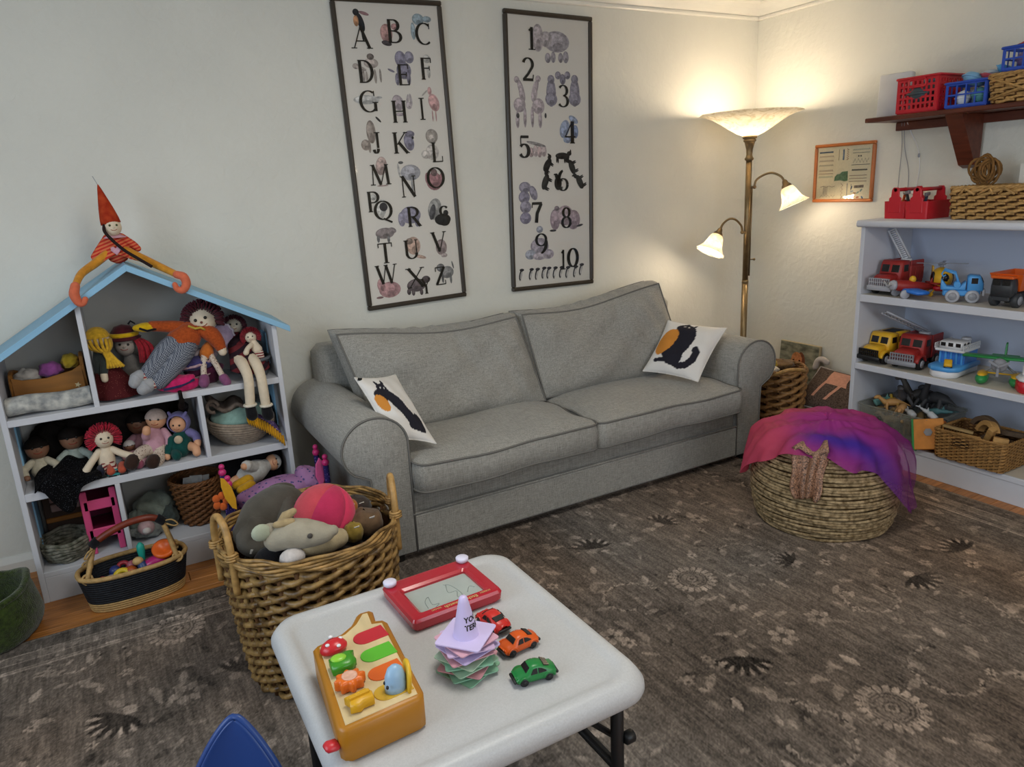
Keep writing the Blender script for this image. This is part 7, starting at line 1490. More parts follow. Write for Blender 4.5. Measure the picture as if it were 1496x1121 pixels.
for lb, c, r, col, sd in (('pale grey green crumpled cloth toy at the back of the bottom shelf', (.035, 3.37, Z0+.085), (.075, .06, .075), '70786f', 31), ('dark grey crumpled cloth beside the brown wicker basket', (.085, 3.33, Z0+.055), (.035, .05, .05), '3c4340', 32), ('folded pale cloth under the pink plush pig snout', (-.01, 3.29, Z0+.03), (.065, .055, .028), '7f8482', 33), ('grey knitted cloth beside the divider on the bottom shelf', (-.03, 3.34, Z0+.06), (.045, .05, .05), '616a64', 34)):
    t = thing('cloth_bundle', lb, 'cloth', c); kit(t, 'cloth', cloth('cb'+col, col, .2, 40), lambda b: lump(b, c, r, .3, 2.8, sd)); kit(t, 'fold', cloth('cb'+col, col, .2, 40), lambda b: b.tube(spline([(c[0]-r[0]*.7, c[1]-r[1]*.6, c[2]+r[2]*.2), (c[0], c[1]-r[1]*.9, c[2]+r[2]*.45), (c[0]+r[0]*.6, c[1]-r[1]*.7, c[2])], 4), .008, 6))
t = thing('plush_pig', 'pale pink plush animal lying in front of the grey cloths on the bottom shelf', 'plush toy', (-.015, 3.235, Z0+.04)); kit(t, 'head', cloth('pale_pink_plush', 'ad8f90'), lambda b: b.ell((-.012, 3.235, Z0+.062), (.034, .03, .030))); kit(t, 'muzzle', cloth('white_plush', 'bdb6b2'), lambda b: b.ell((-.012, 3.208, Z0+.058), (.017, .012, .014)))
t.name = 'plush_lamb'
# ------------------------------------------------------------ doll in white lying on the doll bed, doll bed with beaded posts
BXL, BXR, BYF, BYB = .300, .690, 2.915, 3.065
t = thing('doll_bed', 'violet doll bed with purple posts and pink bead finials beside the toy shelf', 'doll bed', (.49, 2.99, 0)); m_post = dots_mat('purple_leopard', '2c2456', '8a6ab8', 110, .25); m_bead = plastic('hot_pink_bead', 'cc2f74', .3); m_lav = dots_mat('lavender_print', '9a7099', '4a4a78', 55, .26)
for x in (BXL, BXR):
    for y in (BYF, BYB):
        b = W(t); b.cyl((x, y, .003), (x, y, .405), .012, n=12, bev=.002); p = b.build('post', m_post, t)
        for z, r_ in ((.418, .016), (.443, .012)): b = W(t); b.ell((x, y, z), r_, None, 12, 8); b.build('bead_finial', m_bead, p)
for x in (BXL, BXR):
    b = W(t); b.box((x, (BYF+BYB)/2, .255), (.012, BYB-BYF-.02, .20), .004); b.build('end_panel', m_post if x == BXL else cloth('pink_panel', 'c45a86'), t)
for y in (BYF, BYB): b = W(t); b.box(((BXL+BXR)/2, y, .215), (BXR-BXL-.02, .012, .05), .003); b.build('side_rail', m_post, t)
b = W(t); b.box(((BXL+BXR)/2, (BYF+BYB)/2, .245), (BXR-BXL-.02, BYB-BYF-.015, .03), .006); b.build('mattress', m_lav, t)
t2 = thing('doll_blanket', 'lavender printed blanket bunched over the doll bed', 'blanket', (.5, 2.99, .30))
kit(t2, 'blanket', m_lav, lambda b: lump(b, (.50, 2.985, .30), (.17, .080, .068), .14, 2.2, 41, 44, 24))
kit(t2, 'folded_corner', m_lav, lambda b: lump(b, (.625, 2.99, .335), (.055, .06, .055), .22, 2.2, 42))
t = thing('pink_felt_leaf', 'pink felt leaf leaning on the right posts of the doll bed', 'felt leaf', (.672, 2.955, .36)); kit(t, 'leaf', cloth('candy_pink_felt', 'cf5a8e', .05), lambda b: b.prism([(0, -.07), (.02, -.03), (.024, .01), (.012, .045), (-.004, .06), (-.02, .03), (-.022, -.02)], (.668, 2.935, .375), (1, .2, -.3), (.1, .1, 1), .006, .002))
t = thing('felt_petal', 'golden felt petal leaning on the left posts of the doll bed', 'felt leaf', (.29, 2.90, .38)); kit(t, 'petal', cloth('golden_felt', 'd09a28', .05), lambda b: b.prism([(.008, -.085), (.018, -.04), (.016, .01), (.0, .05), (-.012, .055), (-.02, .02), (-.020, -.03), (-.006, -.075)], (.292, 2.885, .405), (1, .1, 0), (-.15, .1, 1), .006, .002))
t = thing('felt_flower', 'orange felt flower beside the golden petal', 'felt leaf', (.262, 2.89, .36)); kit(t, 'petals', cloth('orange_felt', 'c8602c', .06), lambda b: [b.ell((.262+.02*math.cos(q), 2.893, .362+.024*math.sin(q)), (.015, .008, .017)) for q in (0, 1.25, 2.5, 3.75, 5.0)])
t, h, f, u, s = doll('baby_doll', 'baby doll wrapped in white lying behind the lavender blanket', (.535, 3.25, .350), .034, (.3, -1, .3), (1, 0, .1), [([(.50, 3.24, .345), (.46, 3.22, .34), (.41, 3.21, .325)], [.03, .05, .045], 1), ([(.45, 3.20, .36), (.415, 3.17, .385), (.41, 3.16, .39)], [.026, .026, .024], 1), ([(.405, 3.16, .392), (.40, 3.15, .393)], [.018, .016], 0), ([(.40, 3.22, .315), (.36, 3.2, .31)], [.03, .03], 0)], [m_peach, cloth('white_terry', 'b9b6b0')], 'cap', cloth('white_terry', 'b9b6b0'))
t = thing('plush_fish', 'mustard yellow plush toy lying behind the doll bed posts', 'plush toy', (.38, 3.12, .30)); kit(t, 'body', cloth('mustard_plush', 'b88a20'), lambda b: (b.limb([(.35, 3.10, .335), (.40, 3.10, .348)], [.020, .024], 10), b.limb([(.36, 3.06, .325), (.405, 3.07, .335)], [.018, .02], 10)))
t = thing('storage_cube', 'black fabric storage cube in the bottom right of the toy shelf', 'storage box', (.47, 3.38, Z0)); kit(t, 'box', m_blackc, lambda b: b.box((.455, 3.40, Z0+.135), (.25, .19, .268), .01)); kit(t, 'handle_strap', mat('grey_webbing', '3a3a3e', .8), lambda b: b.box((.455, 3.303, Z0+.18), (.08, .006, .02), .002))

# ------------------------------------------------------------ big wicker basket of plush toys
m_willow = mat('brown_willow', '60431f', .42, .4, noise=(30, .45), c2='a5834e', bump=(90, .3))
m_cane = mat('pale_cane', 'a5814c', .45, .4, noise=(40, .3))
cx, cy = .445, 2.205
t = thing('wicker_basket', 'large round willow basket with two cane handles, full of plush toys', 'basket', (cx, cy, .0095))
weave(t, circ(cx, cy, .225, .268, .004), .012, .462, 26, 32, .0076, .0092, m_willow, m_wickd, sep=True, slant=.75)
# fine cane band and rolled rim
for i in range(5):
    kit(t, 'rim_cane', m_cane if i % 2 else m_willow, lambda b: b.tube([(cx+(.276+.004*math.sin(14*a+i*1.3))*math.cos(a), cy+(.276+.004*math.sin(14*a+i*1.3))*math.sin(a), .468+.0085*i+.004*math.sin(9*a+i)) for a in [2*PI*k/90 for k in range(90)]], .0058, 6, closed=True))
for a0, nm in ((R(192), 0), (R(-14), 1)):
    c = Vector((cx+.272*math.cos(a0), cy+.272*math.sin(a0), 0)); tg = Vector((-math.sin(a0), math.cos(a0), 0))
    P = [c+tg*(.062*k)+Vector((0, 0, z)) for k, z in ((-1, .38), (-1, .47), (-.97, .535), (-.7, .585), (-.25, .606), (.25, .606), (.7, .585), (.97, .535), (1, .47), (1, .38))]
    hd = kit(t, 'handle', m_cane, lambda b: b.tube(spline(P, 5), .0108, 10))
    for k in (-1, 1): kit(hd, 'handle_wrap', m_cane, lambda b: [b.tube([c+tg*(.062*k)+Vector((math.cos(q)*.017, math.sin(q)*.017, .490+.008*j+.0013*q)) for q in [2*PI*n/10 for n in range(10)]], .0045, 5, closed=True) for j in range(3)])
# contents
m_gplush = cloth('grey_plush', '4a463f', .12, 30); m_mplush = cloth('stone_velour', '9a9280', .08, 30)
t = thing('plush_elephant', 'dark grey plush elephant curled at the left of the large willow basket', 'plush toy', (.33, 2.28, .47))
def eleph(b):
    b.limb(spline([(.45, 2.34, .475), (.39, 2.32, .515), (.325, 2.28, .512), (.275, 2.23, .498)], 5), np.interp(np.linspace(0, 3, 16), [0, 1, 2, 3], [.055, .080, .080, .058]).tolist(), 16)
    b.limb(spline([(.285, 2.22, .50), (.262, 2.185, .488), (.262, 2.165, .480), (.283, 2.15, .474)], 4), np.interp(np.linspace(0, 3, 13), [0, 1, 2, 3], [.058, .045, .032, .028]).tolist(), 12)
    b.limb([(.39, 2.28, .53), (.38, 2.20, .50), (.36, 2.15, .475)], [.05, .038, .034], 12)
kit(t, 'body', m_gplush, eleph)
kit(t, 'ear', m_gplush, lambda b: b.ell((.40, 2.36, .562), (.055, .02, .026), (0, .2, .3))); kit(t, 'care_tag', mat('white_tag', 'c9c6c0', .7), lambda b: b.box((.262, 2.135, .478), (.026, .002, .014), 0, (.2, .3, .2)))
t = thing('plush_ball', 'pink and coral panelled plush ball in the large willow basket', 'ball', (.50, 2.19, .515)); m_pk = [cloth('hot_pink_velour', 'cc3a5c', .06, 40), cloth('coral_velour', 'b8444e', .06, 40), cloth('rose_velour', 'b02f52', .06, 40)]
ax = Vector((.55, .2, .85)).normalized(); ex, ey, _ = frame(ax)
for i in range(6):
    def gore(u, v):
        a = 2*PI*(i+u)/6; p = PI*v; d = ax*math.cos(p)+(ex*math.cos(a)+ey*math.sin(a))*math.sin(p); return Vector((.495, 2.19, .515))+d*(.098-.0035*(abs(2*u-1))**8)
    kit(t, 'gore', m_pk[i % 3], lambda b: b.grid(lambda u, v: gore(1-u, v), 12, 22))
t = thing('plush_mouse', 'stone grey plush mouse head with a knotted bow, in the large willow basket', 'plush toy', (.37, 2.06, .53))
kit(t, 'head', m_mplush, lambda b: b.limb(spline([(.315, 2.055, .535), (.355, 2.04, .548), (.40, 2.02, .545), (.445, 1.995, .545), (.468, 1.985, .550)], 5), np.interp(np.linspace(0, 4, 21), [0, 1, 2, 3, 4], [.035, .046, .044, .030, .016]).tolist(), 16))
kit(t, 'ear', cloth('pale_green_felt', 'a3a994', .05), lambda b: b.ell((.277, 2.045, .573), (.030, .012, .026), (0, .3, .2))); kit(t, 'ear', m_mplush, lambda b: b.ell((.305, 2.06, .570), (.03, .018, .018), (0, .2, .3)))
kit(t, 'eye', mat('grey_thread', '4a4642', .8), lambda b: b.ell((.398, 1.976, .556), (.008, .004, .008)))
kit(t, 'bow', cloth('tan_knit', 'a08c68', .15), lambda b: (b.limb([(.335, 2.05, .585), (.352, 2.05, .602), (.375, 2.05, .612)], [.012, .016, .010], 10), b.limb([(.32, 2.04, .587), (.34, 2.03, .592), (.362, 2.03, .590)], [.010, .013, .011], 10)))
kit(t, 'body', cloth('cream_velour', 'a89878', .08), lambda b: b.limb([(.40, 2.03, .505), (.46, 2.05, .49), (.50, 2.06, .485)], [.035, .04, .03], 12))
t = thing('plush_penguin', 'black and white plush head under the mouse in the willow basket', 'plush toy', (.32, 2.02, .47)); t.name = 'plush_bird'; t['label'] = 'black and white plush toy under the grey mouse in the willow basket'
kit(t, 'body', m_blackc, lambda b: b.ell((.30, 2.08, .455), (.055, .06, .05))); kit(t, 'face', cloth('white_plush', 'bdb6b2'), lambda b: b.ell((.345, 2.00, .492), (.038, .03, .028)))
for lb, c, r, col, sd in (('brown plush bear lying at the right of the large willow basket', (.61, 2.14, .475), (.055, .055, .045), '5f4a36', 51), ('orange brown plush toy beside the pink ball in the willow basket', (.585, 2.24, .49), (.035, .04, .035), '9a5f2a', 52), ('dark patterned plush toy at the back right of the willow basket', (.62, 2.27, .475), (.05, .05, .04), '3c3430', 53), ('mustard bobbly knitted toy below the pink ball in the willow basket', (.555, 2.09, .475), (.03, .025, .035), '8a7434', 54), ('dark cloth filling the middle of the large willow basket', (.43, 2.2, .405), (.19, .19, .05), '2c2826', 55)):
    t = thing('plush_toy', lb, 'plush toy', c); kit(t, 'body', cloth('pt'+col, col, .2, 40), lambda b: lump(b, c, r, .12, 2.5, sd)); kit(t, 'care_tag', MATS['white_tag'], lambda b: b.box((c[0]+.2*r[0], c[1]-r[1]*.75, c[2]+r[2]*.6), (.018, .002, .012), 0, (.5, 0, .2)))

# ------------------------------------------------------------ oval basket with a leather handle and small toys
cx, cy, rz = -.080, 3.022, R(3)
def oval(k): return .165+.025*k, .078+.022*k
def ovp(a, k, z, s=1.):
    A, B = oval(k); A *= s; B *= s; ca, sa = math.cos(a), math.sin(a); e = .8
    x = A*math.copysign(abs(ca)**e, ca); y = B*math.copysign(abs(sa)**e, sa); return (cx+x*math.cos(rz)-y*math.sin(rz), cy+x*math.sin(rz)+y*math.cos(rz), z)
t = thing('oval_basket', 'black and straw oval woven basket with a brown leather handle on the floor', 'basket', (cx, cy, 0)); m_navy = mat('black_straw', '16191f', .6, .3, noise=(70, .4), bump=(160, .5)); m_straw = mat('natural_straw', 'b08f5c', .6, .3, noise=(60, .2), bump=(150, .5)); m_leather = mat('brown_leather', '6e2a17', .4, .45, noise=(30, .2))
N = 72; AA = [2*PI*k/N for k in range(N)]
for i in range(15):
    k = i/14; z = .006+.135*k
    kit(t, 'straw_coil', m_straw if i < 4 else m_navy, lambda b: b.tube([ovp(a, k, z, 1+.006*math.sin(36*a+i*PI)) for a in AA], .0058, 6, closed=True))
kit(t, 'rim', m_straw, lambda b: b.tube([ovp(a, 1.03, .150, 1+.004*math.sin(60*a)) for a in AA], .0095, 8, closed=True))
kit(t, 'basket_floor', m_straw, lambda b: b.add([ovp(a, 0, .004) for a in AA], [tuple(range(N))], False))
kit(t, 'lining', m_navy, lambda b: b.grid(lambda u, v: ovp(-2*PI*u, v, .006+.14*v, .965), 60, 4, 0, True))
HA = Vector((-.188, 2.985, .280)); HB = Vector((.040, 2.995, .308))
hd = kit(t, 'handle_grip', m_leather, lambda b: b.tube(spline([HA, (-.14, 2.985, .305), (-.07, 2.985, .327), (0, 2.99, .328), HB], 6), .0135, 12))
for p, q in ((HA, Vector((-.012, 0, -.010))), (HB, Vector((.012, 0, -.012)))): kit(hd, 'grip_band', m_blackc, lambda b: b.tube([p-q*.9, p, p+q*1.2], .0175, 12))
for e, P in ((-1, HA), (1, HB)):
    for y in (-.045, .045): kit(t, 'handle_strut', m_straw, lambda b: b.tube(spline([P+Vector((e*.008, 0, -.012)), (P.x+e*.022, cy-.02+y*.4, .225), (cx+e*.155, cy+y*1.3+(.0), .152), (cx+e*.160, cy+y*1.45, .130)], 5), .0095, 8))
    kit(t, 'lashing', m_straw, lambda b: [b.tube([(cx+e*.157+math.cos(q)*.017, cy+s*.060+math.sin(q)*.008, .150+math.sin(q)*.016) for q in [2*PI*n/12 for n in range(12)]], .005, 5, closed=True) for s in (-1, 1)])
kit(t, 'cord_loop', m_straw, lambda b: b.tube(spline([HA+Vector((-.006, -.01, -.016)), HA+Vector((-.03, -.014, -.028)), HA+Vector((-.045, -.014, -.05)), HA+Vector((-.038, -.012, -.052)), HA+Vector((-.014, -.012, -.026))], 4), .003, 6))
kit(t, 'cord_loop', m_straw, lambda b: b.tube(spline([HB+Vector((.008, -.01, -.008)), HB+Vector((.04, -.015, -.006)), HB+Vector((.06, -.015, -.03)), HB+Vector((.045, -.012, -.035)), HB+Vector((.02, -.01, -.02))], 4), .003, 6))
def toy(name, label, c, parts, cat_='toy'):
    t = thing(name, label, cat_, c)
    for nm, m, fn in parts: kit(t, nm, m, fn)
c = (-.01, 3.01, .128)
toy('toy_bell', 'magenta toy with a round orange opening in the oval basket', c, [('body', plastic('magenta', 'a81f68', .3), lambda b: b.box((-.005, 2.995, .134), (.10, .05, .05), .012, (0, -.28, .05), True)), ('ring', m_org, lambda b: b.lathe([(.042, -.012), (.044, .010), (.035, .014), (.022, .004), (.0001, -.004)], 28, (.035, 3.003, .176), (-.1, -.55, 1)))])
toy('toy_skittle', 'turquoise toy skittle standing in the oval basket', (-.045, 3.02, .15), [('body', plastic('turquoise', '1f9c8c', .4), lambda b: b.lathe([(.007, .10), (.009, .14), (.015, .185), (.014, .205), (.006, .216), (.0001, .218)], 16, (-.045, 3.03, 0))), ('base', plastic('turquoise', '1f9c8c', .4), lambda b: b.lathe([(.016, .092), (.018, .097), (.014, .103)], 16, (-.045, 3.03, 0)))])
toy('peg_doll', 'wooden peg figure with blue clothes lying in the oval basket', (-.055, 2.995, .12), [('head', mat('pale_peg_wood', 'c2a06a', .5), lambda b: b.ell((-.062, 2.99, .160), (.020, .018, .016))), ('body', plastic('navy_blue', '27406e', .4), lambda b: b.limb([(-.05, 2.985, .142), (-.045, 2.975, .126)], [.017, .018], 12))])
for lb, c, r, col in (('yellow toy horseshoe piece at the front of the oval basket', (-.122, 2.975, .110), .026, 'd2b62c'), ('dark red toy block in the oval basket', (-.115, 3.02, .125), .02, '8e2430'), ('small orange brown toy ball in the oval basket', (-.09, 2.985, .112), .018, 'a8501f'), ('dark blue toy jar at the back left of the oval basket', (-.145, 3.01, .118), .018, '27336a'), ('grey clear toy bottle at the left of the oval basket', (-.160, 2.975, .100), .020, '8f8890'), ('wine red toy bead at the left end of the oval basket', (-.190, 2.985, .102), .014, '7a2036'), ('rose pink toy cup beside the dark red block in the oval basket', (-.085, 3.015, .122), .016, '9a5560'), ('brown wooden toy bead near the peg figure in the oval basket', (-.07, 2.962, .104), .015, '6e4a30'), ('grey toy lid at the bottom of the oval basket', (-.02, 3.05, .09), .03, '4c4a48'), ('tan wooden toy disc under the yellow piece in the oval basket', (-.13, 3.0, .075), .04, '7a6040')):
    c = (c[0], c[1], c[2]+.018); r *= 1.12; t = thing('small_toy', lb, 'toy', c); m = plastic('st'+col, col, .4)
    if r > .022: kit(t, 'piece', m, lambda b: b.tube([(c[0]+r*.75*math.cos(R(a)), c[1]+r*.45*math.sin(R(a)), c[2]+r*.4*math.sin(R(a))) for a in range(-20, 201, 20)], r*.36, 8))
    else: kit(t, 'piece', m, lambda b: b.lathe([(r*.7, -r*.8), (r, -r*.5), (r, r*.3), (r*.6, r*.8), (.0001, r*.85)], 14, c, (.3, -.4, 1)))
    kit(t, 'band', m, lambda b: b.tube([(c[0]+r*.9*math.cos(a), c[1]+r*.6*math.sin(a), c[2]+r*.3*math.sin(a)) for a in [2*PI*k/14 for k in range(14)]], r*.16, 5, closed=True))

# ------------------------------------------------------------ green felted basket on the left edge
cx, cy = -.585, 3.005
m_gfelt = mat('moss_green_felt', '27330f', 1, .08, noise=(60, .35), bump=(190, 1.0), c2='3a4a1a', sheen=.3)
t = thing('felt_basket', 'moss green felted wool basket on the floor at the left edge', 'basket', (cx, cy, 0))
wob = lambda a, i: 1+.02*math.sin(3*a+.8*i)+.015*math.sin(5*a)+.008*math.sin(17*a+2*i)
prf = [(.0001, .002), (.14, .002), (.172, .012), (.186, .05), (.187, .10), (.176, .15), (.168, .178), (.158, .187), (.148, .178), (.152, .14), (.160, .08), (.15, .03), (.0001, .022)]
kit(t, 'bowl', m_gfelt, lambda b: b.grid(lambda u, v: (lambda r_, h, a: (cx+r_*wob(a, int(h*40))*math.cos(a), cy+r_*wob(a, int(h*40))*math.sin(a), h+(h/.187)**2*(.014*math.sin(2*a+1.2)+.006*math.sin(5*a))))(float(np.interp(v*12, range(13), [p[0] for p in prf])), float(np.interp(v*12, range(13), [p[1] for p in prf])), 2*PI*u), 64, 37, 0, True))
kit(t, 'felt_rim', m_gfelt, lambda b: b.tube([(cx+.160*wob(a, 7)*math.cos(a), cy+.160*wob(a, 7)*math.sin(a), .184+.014*math.sin(2*a+1.2)+.006*math.sin(5*a)) for a in [2*PI*k/56 for k in range(56)]], .0125, 8, closed=True))

# ------------------------------------------------------------ rope pouf with a sheer scarf
cx, cy = 2.635, 1.965
m_rope = mat('banana_rope', '7c6645', .75, .2, noise=(55, .4), bump=(160, .8), c2='b39c78')
t = thing('pouf', 'round pouf wound with banana fibre rope under a sheer pink and purple scarf', 'pouf', (cx, cy, .0095))
def prad(z):
    k = (z-.01)/.40
    return .245+.062*math.sin(PI*min(1, .12+k*.83))**.9-.01*k
nr = 29
for i in range(nr):
    z = .018+.0133*i; r_ = prad(z)
    kit(t, 'rope_coil', m_rope, lambda b: b.tube([(cx+(r_+.003*math.sin(7*a+i*2.1))*math.cos(a), cy+(r_+.003*math.sin(7*a+i*2.1))*math.sin(a), z+.0030*math.sin(3*a+i*1.7)) for a in [2*PI*k/72 for k in range(72)]], .0070, 7, closed=True))
kit(t, 'core', mat('dark_fibre', '3a2c1c', .9, .1), lambda b: b.lathe([(.235, .012)]+[(prad(z)-.004, z) for z in (.05, .12, .2, .28, .36, .395)]+[(.20, .408), (.12, .420), (.0001, .425)], 48, (cx, cy, 0)))
def sheer_mat():
    m = color_attr_mat('sheer_scarf', .6, (60, .2)); nt = m.node_tree; L = nt.links; p = nt.nodes['Principled BSDF']; o = nt.nodes['Material Output']
    tr = nt.nodes.new('ShaderNodeBsdfTransparent'); tl = nt.nodes.new('ShaderNodeBsdfTranslucent'); a = nt.nodes['Attribute']; L.new(a.outputs['Color'], tl.inputs[0]); L.new(a.outputs['Color'], tr.inputs[0])
    x = nt.nodes.new('ShaderNodeMixShader'); x.inputs[0].default_value = .3; L.new(p.outputs[0], x.inputs[1]); L.new(tl.outputs[0], x.inputs[2])
    y = nt.nodes.new('ShaderNodeMixShader'); L.new(a.outputs['Alpha'], y.inputs[0]); tr2 = nt.nodes.new('ShaderNodeBsdfTransparent'); tr2.inputs[0].default_value = (.93, .80, .92, 1); L.new(tr2.outputs[0], y.inputs[1]); L.new(x.outputs[0], y.inputs[2]); L.new(y.outputs[0], o.inputs[0]); return m
m_sheer = sheer_mat()
def scarf():
    t = thing('sheer_scarf', 'sheer pink, magenta and blue silk scarf draped over the rope pouf', 'scarf', (cx, cy, .44))
    right = math.atan2(-.8, .6)      # image-right direction from the pouf
    NU, NV = 150, 56; path = [(0, .448), (.10, .446), (.19, .432), (.25, .405), (.295, .36), (.322, .29), (.335, .2), (.36, .12), (.40, .05)]
    L = [0]
    for a, b in zip(path, path[1:]): L.append(L[-1]+math.dist(a, b))
    b = W(t); b.col = []; vs = []
    cA, cB, cC, cD = (np.array(lin(x)) for x in ('d0506a', 'a83a92', '3c32a8', '6c2a78'))
    g = lambda f, c, w: math.exp(-((((f-c+180) % 360)-180)/w)**2)
    for i in range(NU):
        a = 2*PI*i/NU; f = math.degrees(a-right) % 360      # 0 right, 90 away, 180 left, 270 towards the camera
        ln = .34+.16*g(f, 188, 24)+.25*g(f, 338, 24)+.06*g(f, 90, 60)-.03*g(f, 265, 30)+.015*math.sin(5*a)+.010*math.sin(11*a)
        for j in range(NV):
            v = j/(NV-1); s = ln*v; r_ = float(np.interp(s, L, [p[0] for p in path])); z = float(np.interp(s, L, [p[1] for p in path]))
            fold = (.006+.024*v*v)*(math.sin(9*a+3*v)+.6*math.sin(17*a-4*v)+.4*math.sin(26*a+7*v)); X_, Y_ = r_*math.cos(a), r_*math.sin(a); fold2 = .010*math.sin(38*X_+9*Y_+3*math.sin(16*Y_))+.012*abs(math.sin(24*Y_-17*X_+2*math.sin(21*X_)))+.004*math.sin(70*X_+50*Y_)
            r2 = max(r_+(fold*.55*min(1, s*6)+.012)*min(1, r_/.08), .0); zz = z+fold2*(1-v)+.3*fold*(1-v)+.012
            if zz < .40: r2 = max(r2, prad(max(.02, min(.41, zz)))+.012)
            zz = max(zz, .016)
            vs.append((cx+r2*math.cos(a), cy+r2*math.sin(a), zz))
            x = r_*math.cos(math.radians(f)); y = r_*math.sin(math.radians(f))
            n = .5+.5*math.sin(7*x+5*y+2*math.sin(6*y))
            wl = 1/(1+math.exp((x+.13-.10*y-.05*n)*26)); wback = 1/(1+math.exp(-(y-.17+.1*abs(x))*30)); wr = 1/(1+math.exp(-(x-.235)*28)); wb = math.exp(-((y+.20+.10*x)/.055)**2)*(1/(1+math.exp(-(x+.12)*22)))*(1-.6*wr)
            col = cB*(1-.25*n)+cA*.15*n; col = col*(1-wb*.95)+cC*wb*.95; col = col*(1-wr*.8)+cD*wr*.8; col = col*(1-max(wl, .75*wback))+cA*max(wl, .75*wback)
            al = .90-.32*wr-.25*max(0, v-.8)*5*(1-wl)*.6
            b.col.append((*col, max(.3, al)))
    b.add(vs, [(i*NV+j, i*NV+j+1, ((i+1) % NU)*NV+j+1, ((i+1) % NU)*NV+j) for i in range(NU) for j in range(NV-1)])
    b.build('silk', m_sheer, t)
scarf()
t = thing('sequin_scarf', 'narrow glittering bronze sequin scarf hanging over the front of the pouf', 'scarf', (2.40, 1.80, .4))
m_bseq = mat('bronze_sequins', '3c1c18', .3, .7, noise=(170, .7), c2='b98a6c', bump=(200, 1.0))
def sq(u, v):
    a = math.atan2(-.6, -.8)-.20+(u-.5)*(.44-.20*v+.10*math.sin(PI*v)+.05*math.sin(9*v)); z = .425-.215*v+.010*math.sin(8*u+3*v); r_ = prad(max(.02, min(.41, z)))+.021+.012*math.sin(11*u+2*v)+.006*math.sin(23*u)
    if v < .12: r_ = .22+.7*v
    return (cx+r_*math.cos(a), cy+r_*math.sin(a), z)
kit(t, 'sequin_cloth', m_bseq, lambda b: b.grid(sq, 40, 30, .004))

# ------------------------------------------------------------ the corner: hamper, canvas, cushions
cx, cy = 3.345, 2.865
m_hamp = mat('hamper_wicker', '86623a', .5, .35, noise=(50, .28), rnd=.08)
t = thing('wicker_hamper', 'tall brown wicker hamper in the corner behind the right sofa arm', 'hamper', (cx, cy, 0))
weave(t, circ(cx, cy, .138, .160, .004), .004, .40, 17, 14, .007, .0095, m_hamp, m_wickd, sep=True, slant=.8, rimr=.010)
kit(t, 'rope_handle', m_cane, lambda b: b.tube(spline([(cx-.13, cy-.10, .395), (cx-.08, cy-.15, .425), (cx-.0, cy-.165, .418), (cx+.07, cy-.15, .395)], 5), .010, 8))
for lb, c, r, col, sd in (('yellow cloth on top of the tall wicker hamper', (3.30, 2.89, .425), (.06, .05, .03), 'b89a3a', 61), ('white cloth at the left in the tall wicker hamper', (3.25, 2.83, .405), (.05, .05, .03), 'c2b8a8', 62), ('brown cloth at the right in the tall wicker hamper', (3.40, 2.86, .41), (.06, .06, .025), '6a5236', 63)):
    t = thing('hamper_cloth', lb, 'cloth', c); kit(t, 'cloth', cloth('hc'+col, col, .2, 40), lambda b: lump(b, c, r, .25, 2.8, sd)); kit(t, 'fold', cloth('hc'+col, col, .2, 40), lambda b: b.tube(spline([(c[0]-r[0]*.7, c[1]-r[1]*.7, c[2]), (c[0], c[1]-r[1], c[2]+r[2]*.5), (c[0]+r[0]*.6, c[1]-r[1]*.7, c[2]+r[2]*.2)], 4), .007, 6))
t = thing('canvas_print', 'canvas photo print of a brown furry animal leaning on the right wall in the corner', 'picture', (3.765, 3.06, .0), rot=(R(-4), 0, R(-90)))
b = MB(); b.box((0, 0, .225), (.30, .022, .45), .003); p = b.build('canvas', mat('canvas_edge', 'b9ab8c', .8, .1), t)
b = MB(); b.box((0, -.0115, .225), (.292, .001, .442)); b.build('print_ground', mat('rocky_print', '6f7060', .8, .1, noise=(16, .35), c2='9a9a86', stretch=(1, 1, 2)), p)
for i, (x, z, rx, rz_, a, cc) in enumerate(((-.005, .12, .075, .075, 0, '4a2c20'), (.0, .22, .072, .085, .1, 'a0663e'), (.0, .205, .062, .06, 0, 'b8805a'), (-.01, .305, .052, .07, 0, 'b0764c'), (.025, .335, .028, .06, .15, '7a4a34'), (-.012, .345, .040, .045, 0, 'b87a50'), (.015, .29, .018, .014, 0, '3a241c'), (.032, .28, .014, .014, 0, 'd0c0b0'), (-.035, .335, .008, .006, 0, '3a241c'), (.012, .338, .008, .006, 0, '3a241c'))):
    b = up(MB()); disc(b, x, z, rx, rz_, a, .0125+.0002*i, 22); b.build('animal_print', mat('fur_'+cc, cc, .85, .1, noise=(60, .3)), p)
def cushion(name, label, corners, th, m, sm):
    t = thing(name, label, 'cushion', tuple(np.mean(np.array(corners), 0))); n = 26; c = [np.array(k) for k in corners]; nr_ = np.cross(c[1]-c[0], c[3]-c[0]); nr_ /= np.linalg.norm(nr_)
    def P(u, v, s):
        a, d = 2*u-1, 2*v-1; uu = .5+(u-.5)*(1-.07*(1-d*d)*abs(a)**3); vv = .5+(v-.5)*(1-.07*(1-a*a)*abs(d)**3); q = (1-uu)*(1-vv)*c[0]+uu*(1-vv)*c[1]+uu*vv*c[2]+(1-uu)*vv*c[3]
        return tuple(q+nr_*s*th*max(0, 1-a*a)**.5*max(0, 1-d*d)**.5)
    b = W(t); b.grid(lambda u, v: P(u, v, 1), n, n); b.grid(lambda u, v: P(1-u, v, -1), n, n); b.build('cover', m, t)
    e = [P(i/20, 0, 0) for i in range(20)]+[P(1, i/20, 0) for i in range(20)]+[P(1-i/20, 1, 0) for i in range(20)]+[P(0, 1-i/20, 0) for i in range(20)]
    b = W(t); b.tube(e, .0045, 6, closed=True); b.build('piping', sm, t); return t, P
